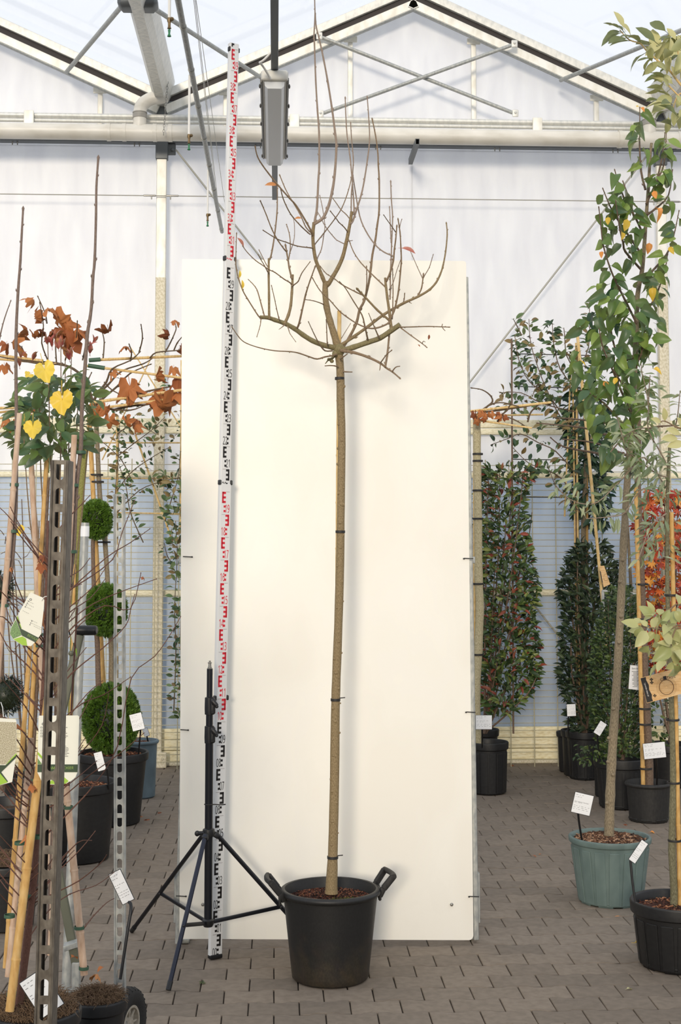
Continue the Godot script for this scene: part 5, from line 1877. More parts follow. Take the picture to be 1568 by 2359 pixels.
	cane(o, "cane", at(1398, 1500, 8.66), at(1329, 765, 8.66), px(3.6, d), M.cane)
	cane(o, "cane", at(1352, 1640, d), at(1351, 1010, d), px(3.4, d), M.cane_orange)
	b = MB.new()
	wood(b, pts([1341, 1690, 1341, 1500, 1343, 1300, 1344, 1180, 1350, 1050, 1345, 900], d, d), px(8, d), px(4, d), 8)
	part("trunk", b, M.bark_grey, o)
	foliage(o, "lance", "climber", fill([[890, 1318, 1365], [960, 1300, 1400], [1010, 1305, 1385], [1060, 1318, 1385], [1120, 1325, 1400], [1190, 1330, 1395], [1215, 1350, 1385]], d, 0.13, 560, 22, 34, -0.1, 0.3), 120)
	# the small wooden tag that hangs on this cane
	var tg := thing("wooden_tag", "small wood patterned tag hanging on the leaning cane", "tag", at(1390, 1328, 8.6))
	d = 8.66
	flat(tg, "card", [1379, 1304, 1391, 1303, 1405, 1346, 1390, 1353], d - 0.08, M.wood_print)
	flat(tg, "print", [1381, 1316, 1383, 1316, 1388, 1342, 1386, 1342], d - 0.082, M.card_black)
	b = MB.new()
	for k in 15:
		var a := TAU * k / 15
		var a2 := TAU * (k + 1) / 15
		b.tube([at(1395 + 5 * cos(a), 1330 + 8 * sin(a), d - 0.082), at(1395 + 5 * cos(a2), 1330 + 8 * sin(a2), d - 0.082)], [0.0007, 0.0007], 3, false)
	part("ring_print", b, M.ring_ink, tg)

	# --- dark laurel column
	base = gr(1347, 1793)
	d = -base.z / S
	o = thing("laurel_column", "dark glossy evergreen column in a ribbed black tub near the fence", "shrub", base)
	pot(o, base, px(43, d), px(34, d), px(108, d), M.pot_black, M.soil_red, {"ribs": 12, "lip": 0.05, "feet": true, "chips": 80})
	stems(o, 1345, 1700, d, [[1330, 1290], [1350, 1262], [1370, 1280], [1390, 1300], [1400, 1360], [1310, 1340], [1345, 1450], [1315, 1480], [1330, 1600], [1365, 1400], [1308, 1600]], 7, 3, M.bark_brown, 0.12)
	foliage(o, "leaflet", "laurel", fill([[1252, 1335, 1385], [1290, 1305, 1412], [1350, 1292, 1425], [1420, 1300, 1425], [1470, 1298, 1400], [1560, 1290, 1390], [1640, 1312, 1395], [1690, 1322, 1385]], d, 0.17, 1900, 15, 25, 0.7), 150)
	stake_label("tilted white label at the dark glossy column, beside its narrow tub", [1310, 1622, 1330, 1621, 1321, 1650, 1302, 1648], d - 0.18, [1309, 1649, 1308, 1678, 1310, 1696], d - 0.12)
	# narrow black pot left of it
	base = gr(1303, 1778)
	d = -base.z / S
	o = thing("empty_pot", "narrow black pot tucked left of the glossy evergreen column", "pot", base)
	pot(o, base, px(21, d), px(15, d), px(92, d), M.pot_black, M.soil_red, {"lip": 0.04})
	base = gr(1384, 1834)
	d = -base.z / S
	o = thing("empty_pot", "narrow black pot squeezed between the glossy and the fine leaved shrub", "pot", base)
	pot(o, base, px(17, d), px(14, d), px(85, d), M.pot_black, M.soil_red, {"lip": 0.04})

	# --- fine leaved shrub
	base = gr(1432, 1858)
	d = -base.z / S
	o = thing("fine_shrub", "fine leaved green bush in a black tub behind the grey green tub", "shrub", base)
	pot(o, base, px(62, d), px(50, d), px(112, d), M.pot_black, M.soil_red, {"ribs": 12, "lip": 0.06, "feet": true})
	stems(o, 1432, 1750, d, [[1400, 1380], [1425, 1360], [1450, 1390], [1470, 1450], [1380, 1450], [1375, 1560], [1480, 1560], [1420, 1460], [1445, 1500], [1395, 1620], [1470, 1640], [1405, 1520]], 5, 1.6, M.bark_brown, 0.16)
	foliage(o, "oval", "fine", fill([[1355, 1405, 1450], [1400, 1385, 1475], [1470, 1368, 1485], [1560, 1358, 1492], [1660, 1362, 1492], [1720, 1380, 1485], [1745, 1400, 1470]], d, 0.22, 5200, 8, 14, 0.5), 150)
	foliage(o, "oval", "fine", fill([[1715, 1330, 1395], [1745, 1325, 1400], [1760, 1340, 1385]], d - 0.1, 0.06, 110, 9, 14, -0.2), 40)
	stake_label("tilted white label above the pot squeezed between two shrubs", [1381, 1659, 1395, 1668, 1383, 1697, 1367, 1687], d - 0.2, [1375, 1692, 1377, 1720, 1381, 1750], d - 0.12)

	# --- brown stemmed tree with a cane in a low black tub
	base = gr(1494, 1890)
	d = -base.z / S
	o = thing("staked_tree", "brown stemmed tree tied to a cane in a low black tub", "tree", base)
	pot(o, base, px(54, d), px(44, d), px(88, d), M.pot_black_dusty, M.soil_red, {"lip": 0.02, "round_lip": true, "fill": 0.05, "feet": true})
	b = MB.new()
	wood(b, pts([1494, 1815, 1494, 1760, 1488, 1640, 1482, 1500, 1478, 1380, 1474, 1250, 1468, 1100, 1470, 1000, 1468, 920], d, d), px(10.5, d), px(6, d), 12)
	part("trunk", b, M.bark_brown, o)
	cane(o, "cane", at(1481, 1815, d - 0.02), at(1464, 1120, d - 0.02), px(5, d), M.cane_orange)
	for y in [1346, 1426, 1632, 1668, 1770]: tie(o, at(1478 + (y - 1346) * 0.02, y, d - 0.01), px(15, d), "tie", null, px(2.2, d))
	for q in [[1470, 1010, 1440, 985, 1400, 975, 1350, 968, 1280, 962], [1470, 1040, 1430, 1010, 1390, 1000, 1340, 985, 1240, 975], [1470, 1060, 1420, 1040, 1370, 1020, 1300, 1012], [1469, 1010, 1500, 985, 1568, 980], [1470, 1090, 1440, 1060, 1380, 1045, 1300, 1030, 1270, 1010]]:
		br(o, "branch", q, 8, 2.6, d, d - 0.2, M.bark_brown, 5)
	foliage(o, "lance", "espalier", along([[1440, 985, 1350, 968], [1430, 1010, 1340, 985], [1500, 985, 1568, 980]], d - 0.1, 16, 18, 28, -0.2), 30)
	stake_label("white label lying flat above the low black tub of the brown tree", [1477, 1715, 1527, 1710, 1537, 1743, 1487, 1749], d - 0.2, [1512, 1746, 1513, 1780, 1512, 1812], d - 0.02)
	tg = thing("paper_tag", "white paper tag with grey text behind the brown stem", "tag", at(1460, 1560, d + 0.03))
	flat(tg, "card", [1451, 1532, 1492, 1536, 1491, 1592, 1447, 1587], d + 0.05, M.card_white)
	b = MB.new()
	for k in 13: b.box(Transform3D(Basis.IDENTITY, at(1462 + (k % 3), 1547 + k * 2.9, d + 0.048)), Vector3(px(15 - (k * 5) % 7, d), px(1.0, d), 0.0006))
	part("print", b, M.card_ink, tg)
	glyphs("Betula", M.card_ink, Transform3D(Basis.IDENTITY, at(1462, 1540, d + 0.048)), px(4, d), 1.0, "print", tg)
	flat(tg, "picture", [1471, 1418, 1492, 1419, 1492, 1446, 1471, 1446], d + 0.03, M.card_photo)

	# --- red maple far right
	base = Vector3(at(1545, 1800, 8.6).x, 0, -8.6 * S)
	d = 8.6
	o = thing("red_maple", "small maple with red and orange leaves at the right edge", "tree", base)
	pot(o, base, 0.17, 0.13, 0.3, M.pot_black, M.soil_red, {"lip": 0.05})
	stems(o, 1545, 1710, d, [[1500, 1180], [1530, 1150], [1560, 1170], [1580, 1260], [1490, 1300], [1520, 1400], [1570, 1420], [1500, 1480]], 7, 2, M.bark_brown, 0.12)
	foliage(o, "maple", "maple", fill([[1130, 1490, 1590], [1200, 1462, 1600], [1300, 1470, 1610], [1400, 1478, 1610], [1470, 1495, 1600], [1530, 1500, 1590], [1560, 1520, 1580]], d, 0.2, 620, 15, 25, -0.2, 0.3), 150)
	foliage(o, "oval", "fine", fill([[1600, 1500, 1530], [1680, 1495, 1545], [1730, 1500, 1540]], d, 0.1, 90, 12, 20, 0.2), 20)
	# handle of a trolley showing behind
	b = MB.new()
	b.tube(smooth([at(1386, 1362, 8.3), at(1440, 1366, 8.3), at(1459, 1369, 8.3), at(1464, 1378, 8.3), at(1466, 1430, 8.3), Vector3(at(1466, 1430, 8.3).x, 0.0, -8.3 * S)], 3), lin(0.011, 0.011, 16), 8)
	b.tube([at(1388, 1362, 8.3), Vector3(at(1388, 1362, 8.3).x, 0.0, -8.3 * S)], [0.011, 0.011], 8)
	tag(part("trolley_handle", b, M.galvanised_dull, self), "bent grey steel handle showing between the shrubs", "handle")
	b = MB.new()
	b.tube([at(1456, 1410, 8.9), at(1444, 1190, 8.9)], [px(4, 8.9), px(3, 8.9)], 7)
	b.tube([at(1456, 1410, 8.9), Vector3(at(1460, 1500, 8.9).x, 0.0, -8.9 * S)], [px(4, 8.9), px(4, 8.9)], 7)
	tag(part("dark_stake", b, M.bark_grey, self), "slim dark wooden stake behind the brown stemmed tree", "stake")

	# --- the pear in the grey green tub
	base = gr(1406, 2076)
	d = -base.z / S
	o = thing("potted_pear", "green leaved pear tree in a grey green ribbed tub", "tree", base)
	pot(o, base, px(93, d), px(71, d), 0.312, M.pot_grey_green, M.soil_red, {"ribs": 16, "wide_ribs": true, "lip": 0.028, "feet": true, "fill": 0.02, "chips": 700, "chip_len": 0.022, "heap": 0.012, "chip_colours": [rgb8(58, 36, 26), rgb8(120, 88, 66), rgb8(168, 134, 106), rgb8(92, 60, 42)]})
	b = MB.new()
	wood(b, pts([1402, 1925, 1403, 1895, 1405, 1830, 1408, 1760, 1413, 1680, 1418, 1600, 1424, 1500, 1430, 1380, 1436, 1250, 1443, 1130, 1449, 1050, 1455, 975, 1459, 900, 1463, 820, 1465, 760, 1468, 680, 1478, 625, 1483, 573, 1488, 497, 1493, 431, 1497, 360, 1500, 330], d, d + 0.05), px(11.5, d), px(3, d), 14)
	for q in [[1428, 1340], [1434, 1290], [1424, 1480], [1432, 1420], [1410, 1633], [1405, 1700], [1400, 1755], [1412, 1785], [1399, 1850], [1440, 1180]]:
		b.ball(at(q[0] + rng.randf_range(-4, 4), q[1], d - px(8, d)), Vector3(px(5, d), px(4, d), px(4, d)), 7, 5)
	part("trunk", b, M.bark_grey, o)
	tie(o, at(1459, 1090, d), px(13, d))
	var pb := [[1486, 437, 1476, 394, 1472.6, 334, 1473, 300, 1473, 250], [1512, 418, 1525, 360, 1531, 308], [1488, 470, 1513, 416, 1529, 377, 1534, 308], [1479.5, 538, 1464, 503, 1442, 467, 1426, 428, 1416, 394], [1460, 500, 1447, 454, 1435, 420], [1480, 590, 1433, 522, 1419, 501, 1404, 474, 1389, 437], [1475, 620, 1440, 580, 1435, 560, 1428, 531, 1423, 502, 1418, 466], [1466, 745, 1442, 697, 1423, 659, 1406, 621, 1389, 565, 1383, 514, 1379, 480], [1490, 495, 1510, 480, 1539, 450, 1548, 394], [1481, 647, 1534, 587, 1551, 544, 1563, 488], [1488, 718, 1508, 686, 1529, 630, 1537, 587], [1464, 820, 1430, 830, 1410, 780, 1404, 720, 1403, 690], [1456, 960, 1430, 900, 1405, 840, 1388, 800, 1380, 760], [1463, 850, 1480, 800, 1485, 750], [1458, 920, 1430, 880, 1410, 850], [1455, 1000, 1420, 960, 1380, 920, 1340, 900]]
	for q in pb: br(o, "branch", q, 6, 2.4, d + 0.02, d + rng.randf_range(-0.25, 0.2), M.bark_brown, 4, 6)
	ts = along(pb, d - 0.05, 15, 28, 44, -0.7, 1.0, 0.12)
	ts.append_array(fill([[640, 1385, 1520], [700, 1345, 1510], [760, 1335, 1520], [820, 1320, 1505], [900, 1325, 1500], [980, 1370, 1490], [1060, 1405, 1465]], d, 0.22, 175, 30, 48, 0.0, 0.9))
	foliage(o, "pear", "pear", ts, 290)
	ts = []
	for q in [[1444, 505, 1440, 535, 36], [1512, 480, 1525, 495, 34], [1432, 535, 1436, 545, 26], [1503, 663, 1502, 685, 34], [1385, 580, 1384, 590, 20], [1495, 560, 1493, 590, 30], [1505, 440, 1510, 455, 26], [1400, 500, 1399, 520, 24], [1390, 880, 1400, 890, 24], [1335, 830, 1350, 838, 22], [1472, 246, 1466, 243, 16], [1476, 248, 1484, 252, 18], [1540, 570, 1550, 580, 24], [1505, 850, 1520, 852, 24], [1420, 870, 1405, 900, 22]]:
		var p := at(q[0], q[1], d - 0.16)
		var e := at(q[2], q[3], d - 0.18)
		ts.append(leaf_at(p, e - p, Vector3(rng.randf_range(-0.9, 0.9), 0.4, 0.8), px(q[4] * 0.85, d)))
	foliage(o, "pear", "pear_yellow", ts, 20, "yellow_leaf")
	stake_label("white label stuck in the bark of the grey green tub", [1327, 1824, 1369, 1834, 1355, 1880, 1312, 1868], d - 0.08, [1331, 1874, 1334, 1900, 1340, 1935], d - 0.03, [["Pyrus calleryana 'Chanticleer'", -0.05, 0.06, 0.07, 0.8]])

	# --- black tub at the right edge with two slim stems
	base = gr(1560, 2222)
	d = -base.z / S
	o = thing("staked_tree", "mossy stemmed tree in the black tub at the lower right edge", "tree", base)
	pot(o, base, px(104, d), px(84, d), 0.262, M.pot_black, M.soil_red, {"ribs": 16, "wide_ribs": true, "lip": 0.05, "feet": true, "fill": 0.035, "chips": 300, "chip_len": 0.014})
	b = MB.new()
	wood(b, pts([1551, 2098, 1552, 2050, 1547, 1960, 1549, 1860, 1550, 1780, 1547, 1650, 1543, 1540, 1540, 1450, 1537, 1356, 1536, 1200, 1538, 1100, 1542, 1030], d, d), px(9.0, d), px(3.5, d), 12)
	part("trunk", b, M.bark_moss_grey, o)
	cane(o, "cane", at(1566, 2100, d), at(1546, 1180, d), px(5.5, d), M.cane_orange)
	for y in [1371, 1658, 1803, 1936]: tie(o, at(1545 + (y - 1371) * 0.014, y, d), px(15, d), "tie", null, px(2.4, d))
	stake_label("narrow tilted label on a long stake at the right black tub", [1477, 1930, 1491, 1940, 1463, 1994, 1446, 1974], d - 0.12, [1452, 1983, 1456, 2030, 1463, 2078], d - 0.13)
	# silvery narrow leaves of its crown
	var sb := [[1540, 1080, 1520, 1040, 1493, 992, 1493, 940, 1488, 898, 1479, 863, 1476, 838], [1493, 960, 1494, 906, 1497, 864], [1540, 1100, 1510, 1090, 1454, 1048, 1445, 1048, 1431, 997, 1420, 960], [1538, 1130, 1484, 1054, 1454, 1082, 1416, 1120, 1376, 1157, 1338, 1160, 1304, 1145, 1279, 1117], [1538, 1150, 1500, 1130, 1474, 1130, 1440, 1180, 1410, 1190, 1350, 1195], [1550, 1000, 1560, 960, 1566, 900], [1540, 1180, 1500, 1210, 1480, 1260, 1470, 1290], [1440, 1026, 1454, 995, 1474, 987, 1500, 985], [1406, 1041, 1436, 1007, 1454, 995]]
	for q in sb: br(o, "twig", q, 4, 1.8, d, d - 0.1, M.bark_pale, 0, 5)
	ts = along(sb, d - 0.06, 6.0, 24, 42, -0.25, 0.9, 0.1)
	ts.append_array(fill([[1030, 1430, 1568], [1080, 1440, 1575], [1140, 1460, 1575], [1200, 1480, 1570], [1290, 1500, 1560]], d, 0.2, 110, 22, 36, -0.2, 0.3))
	foliage(o, "willow", "silver", ts, 290)

	# --- felt leaved branches reaching in from the right
	d = 4.3
	base = Vector3(at(1790, 2300, d).x, 0, -d * S)
	o = thing("felt_leaf_tree", "pale grey green leaved branches hanging in from the right edge", "tree", base)
	pot(o, base, 0.16, 0.13, 0.28, M.pot_black, M.soil_red, {"lip": 0.05})
	b = MB.new()
	var tx := base.x
	wood(b, [base + Vector3(0, 0.25, 0), base + Vector3(0.01, 1.0, 0), base + Vector3(0.0, 1.8, 0.0), base + Vector3(0.02, 2.6, 0.01), base + Vector3(0, 3.5, 0)], 0.016, 0.009, 10)
	part("trunk", b, M.bark_grey, o)
	for q in [[1790, 380, 1648, 300, 1600, 225, 1568, 196, 1539, 159, 1520, 144, 1490, 118, 1474, 100, 1449, 92, 1427, 69], [1790, 340, 1648, 260, 1590, 190, 1568, 146, 1560, 114, 1558, 89], [1790, 400, 1650, 330, 1600, 260, 1545, 203, 1520, 174], [1790, 410, 1650, 340, 1600, 260, 1566, 215, 1550, 248], [1790, 1540, 1648, 1480, 1600, 1470, 1568, 1440, 1541, 1450, 1514, 1448, 1469, 1441], [1790, 1560, 1646, 1500, 1568, 1445, 1547, 1472, 1541, 1493], [1790, 1520, 1646, 1440, 1568, 1394, 1545, 1402, 1522, 1415], [1790, 1120, 1650, 1060, 1600, 1000, 1560, 985, 1531, 970, 1520, 973]]:
		br(o, "branch", q, 7, 2.4, d, d, M.cane if q[1] < 450 else M.bark_twig, 0, 6)
	var fl := [440, 500, 290, 210, 0, 560, 620, 450, 410, 0, 430, 560, 265, 350, 2, 350, 510, 95, 400, 2, 380, 580, 150, 580, 2, 370, 600, 50, 685, 2, 480, 690, 190, 750, 2, 530, 740, 200, 750, 2, 735, 770, 460, 500, 2, 1000, 960, 990, 530, 0, 960, 980, 860, 830, 0, 800, 980, 490, 1175, 2, 970, 1060, 700, 1080, 2, 1090, 1120, 810, 1320, 1, 1130, 1130, 1100, 720, 0, 1210, 1260, 1070, 1150, 1, 1270, 1200, 1190, 910, 0, 1360, 740, 1150, 590, 2, 1380, 720, 1240, 510, 0, 1400, 900, 1060, 850, 2, 1420, 760, 1478, 600, 0, 1300, 1050, 1080, 890, 1, 1390, 1380, 1330, 1200, 0, 1160, 1390, 860, 1360, 2, 1160, 1410, 950, 1290, 2, 1150, 1400, 990, 1450, 1]
	fl.append_array([1180, 1650, 930, 1500, 1, 1250, 1570, 1170, 1430, 1, 1320, 1600, 1210, 1650, 1, 1290, 1740, 1080, 1910, 1, 1330, 1410, 1190, 1400, 2, 1110, 1840, 890, 1760, 2, 1200, 2010, 1000, 2070, 2, 1250, 2120, 1220, 2400, 1, 1340, 2000, 1370, 2250, 1, 1450, 2050, 1478, 2280, 1, 1400, 1950, 1478, 1760, 1, 1440, 1300, 1340, 1180, 1, 1470, 1000, 1300, 1010, 2, 1470, 1420, 1560, 1250, 0, 1200, 1240, 1100, 1280, 2])
	var ov := shape("oval")
	var fm: Array = M.set_felt
	for i in fl.size() / 5:
		var dd := d + rng.randf_range(-0.06, 0.06)
		var p := at(1380 + fl[i * 5] / 7.863, fl[i * 5 + 1] / 7.863, dd)
		var e := at(1380 + fl[i * 5 + 2] / 7.863, fl[i * 5 + 3] / 7.863, dd + rng.randf_range(-0.05, 0.03))
		var k: int = fl[i * 5 + 4]
		put("leaf", ov[i % 3], fm[k], leaf_at(p, e - p, Vector3(0.2, 0.9 if k == 2 else 0.3, 0.5 if k == 2 else 1.0) + rdir() * 0.3, (e - p).length() * 1.1), o)
	var lo := [370, 490, 180, 405, 385, 510, 330, 640, 465, 545, 360, 725, 560, 560, 450, 665, 525, 360, 400, 250, 515, 340, 530, 215, 620, 350, 640, 250, 650, 420, 760, 300, 540, 480, 640, 360, 580, 570, 600, 690, 650, 560, 780, 640, 750, 720, 640, 660, 740, 740, 575, 770, 750, 750, 580, 885, 770, 700, 670, 560, 820, 300, 870, 430, 760, 450, 840, 290, 780, 720, 860, 940, 820, 940, 700, 1000, 800, 960, 870, 1120, 870, 520, 840, 690, 850, 220, 881, 60, 640, 470, 720, 370, 470, 490, 400, 400, 880, 300, 960, 400, 870, 800, 960, 900, 870, 950, 960, 1050]
	var flm: Array = M.set_felt_low
	var pe := shape("pear")
	for i in lo.size() / 4:
		var dd := d + rng.randf_range(-0.07, 0.05)
		var p := at(1400 + lo[i * 4] / 5.244, 1350 + lo[i * 4 + 1] / 5.244, dd)
		var e := at(1400 + lo[i * 4 + 2] / 5.244, 1350 + lo[i * 4 + 3] / 5.244, dd + rng.randf_range(-0.03, 0.03))
		put("leaf", pe[i % 2], flm[i % 3], leaf_at(p, e - p, Vector3(0.1, 0.4, 1) + rdir() * 0.35, (e - p).length() * 1.08), o)
	for t in fill([[70, 1500, 1568], [140, 1495, 1580], [200, 1525, 1580], [290, 1535, 1580]], d, 0.12, 46, 38, 60, 0.1):
		put("leaf", ov[rng.randi() % 3], fm[[0, 1, 1, 2][rng.randi() % 4]], t, o)
	for t in fill([[1395, 1520, 1575], [1440, 1470, 1580], [1490, 1490, 1580], [1540, 1530, 1580]], d + 0.03, 0.1, 34, 32, 46, -0.1, 0.2):
		put("leaf", pe[rng.randi() % 2], flm[rng.randi() % 3], t, o)
	for q in [[1531, 970, 1529, 937, 34], [1522, 973, 1495, 961, 30], [1560, 1010, 1522, 1010, 44], [1566, 1000, 1530, 985, 40], [1575, 1020, 1530, 1030, 46], [1575, 990, 1558, 955, 36]]:
		var p := at(q[0], q[1], d)
		var e := at(q[2], q[3], d - 0.02)
		put("leaf", ov[0], fm[0], leaf_at(p, e - p, Vector3(0.1, 0.3, 1), px(q[4], d)), o)

	# --- wooden looking tag with tree ring print
	d = 4.72
	tg = thing("wooden_tag", "large tilted tag printed with wood rings and O2TREE lettering", "tag", at(1545, 1545, d))
	var ux := Vector2(0.966, -0.259)
	var uy := Vector2(0.259, 0.966)
	var cp := func(u: float, v: float) -> Array:
		var q := Vector2(1474, 1562) + ux * u + uy * v
		return [q.x, q.y]
	var rect := func(u0: float, v0: float, u1: float, v1: float) -> Array:
		return cp.call(u0, v0) + cp.call(u1, v0) + cp.call(u1, v1) + cp.call(u0, v1)
	flat(tg, "card", rect.call(0, 0, 104, 60), d, M.wood_print, 0.002)
	flat(tg, "dark_band", cp.call(0.5, 1) + cp.call(13, 1) + cp.call(12, 8) + cp.call(15, 20) + cp.call(13, 32) + cp.call(16, 44) + cp.call(14, 52) + cp.call(15, 59) + cp.call(0.5, 59), d - 0.0012, M.card_black, 0.0006)
	var tb := Basis.IDENTITY * Basis(Vector3(0, 0, 1), deg_to_rad(15.0))
	var tp: Array = cp.call(62, 15)
	glyphs("O\u2082TREE", M.card_black, Transform3D(tb, at(tp[0], tp[1], d - 0.0014)), px(9.5, d), 1.0, "lettering", tg)
	tp = cp.call(7, 30)
	glyphs("I provide clean air", M.white_ink, Transform3D(tb * Basis(Vector3(0, 0, 1), -PI / 2), at(tp[0], tp[1], d - 0.0020)), px(4.6, d), 0.85, "lettering", tg)
	b = MB.new()
	for rr in [4, 7, 10, 13, 15.5, 17, 18, 21, 24]:
		for k in 28:
			var a := TAU * k / 28
			var a2 := TAU * (k + 1) / 28
			var p: Array = cp.call(53 + rr * cos(a) * 0.95, 36 + rr * sin(a))
			var e: Array = cp.call(53 + rr * cos(a2) * 0.95, 36 + rr * sin(a2))
			if cp.call(53, 36 + rr * sin(a))[1] > 1640 or 36 + rr * maxf(sin(a), sin(a2)) > 59: continue
			var th := 0.0008 if rr == 17 or rr == 18 else 0.0003
			b.tube([at(p[0], p[1], d - 0.0012), at(e[0], e[1], d - 0.0012)], [th, th], 3, false)
	part("ring_print", b, M.ring_ink, tg)
	b = MB.new()
	for q in [[24, 10], [23, 17], [22, 48]]:
		var p: Array = cp.call(q[0], q[1])
		for k in 7:
			var a := k * 0.9
			b.box(Transform3D(tb * Basis(Vector3(0, 0, 1), a), at(p[0] + 2.4 * cos(a), p[1] + 2.0 * sin(a), d - 0.0013)), Vector3(px(4.0, d), px(1.3, d), 0.0004))
	part("leaf_print", b, M.card_black, tg)

# upright of a trolley: folded strip with D shaped punched holes, web facing the camera
func punched(o: Node, p: Vector3, q: Vector3, w: float, n: int, m: Material, flange: float) -> void:
	var y := (q - p)
	var l := y.length()
	y /= l
	var x := (R - y * R.dot(y)).normalized()
	var z := x.cross(y).normalized()
	var t := Transform3D(Basis(x, y, z), p)
	var c := l / n
	var hw := w * 0.24
	var hh := c * 0.33
	var b := MB.new()
	for i in n:
		var y0 := i * c
		var ym := y0 + c / 2
		var flip := i % 2 == 0
		for s in [-1.0, 1.0]:
			var poly := PackedVector2Array()
			poly.append(Vector2(s * w / 2, y0)); poly.append(Vector2(s * w / 2, y0 + c)); poly.append(Vector2(0, y0 + c)); poly.append(Vector2(0, ym + hh))
			# one end of the hole is round, the other square
			for e in [1.0, -1.0]:
				var round_end: bool = (e > 0) == flip
				if round_end:
					var arc := []
					for k in 6:
						var a := PI / 2 * k / 5
						arc.append(Vector2(s * hw * sin(a), ym + e * (hh - hw * 0.9 + hw * 0.9 * cos(a))))
					if e < 0: arc.reverse()
					for v in arc: poly.append(v)
				else:
					if e > 0: poly.append(Vector2(s * hw, ym + hh))
					else: poly.append(Vector2(s * hw, ym - hh))
			poly.append(Vector2(0, ym - hh)); poly.append(Vector2(0, y0))
			var clean := PackedVector2Array()
			for v in poly:
				if clean.is_empty() or clean[clean.size() - 1].distance_to(v) > 1e-5: clean.append(v)
			b.prism(clean, 0.002, t)
	part("punched_web", b, m, o)
	b = MB.new()
	for s in [-1.0, 1.0]:
		b.bar(p + x * s * (w / 2) + z * flange * 0.5, q + x * s * (w / 2) + z * flange * 0.5, 0.003, absf(flange), x, 0.001)
		b.bar(p + x * s * (w / 2 - 0.003) + z * flange, q + x * s * (w / 2 - 0.003) + z * flange, 0.008, 0.002, x, 0.0005)
		b.bar(p + x * s * (w / 2 - 0.001) + z * 0.003, q + x * s * (w / 2 - 0.001) + z * 0.003, 0.006, 0.006, x, 0.002)
	part("flange", b, m, o)

# ---------------------------------------------------------------- left of the board
func build_left() -> void:
	build_left_pots()
	build_left_trolley()
	build_left_trees()
	build_left_tags()

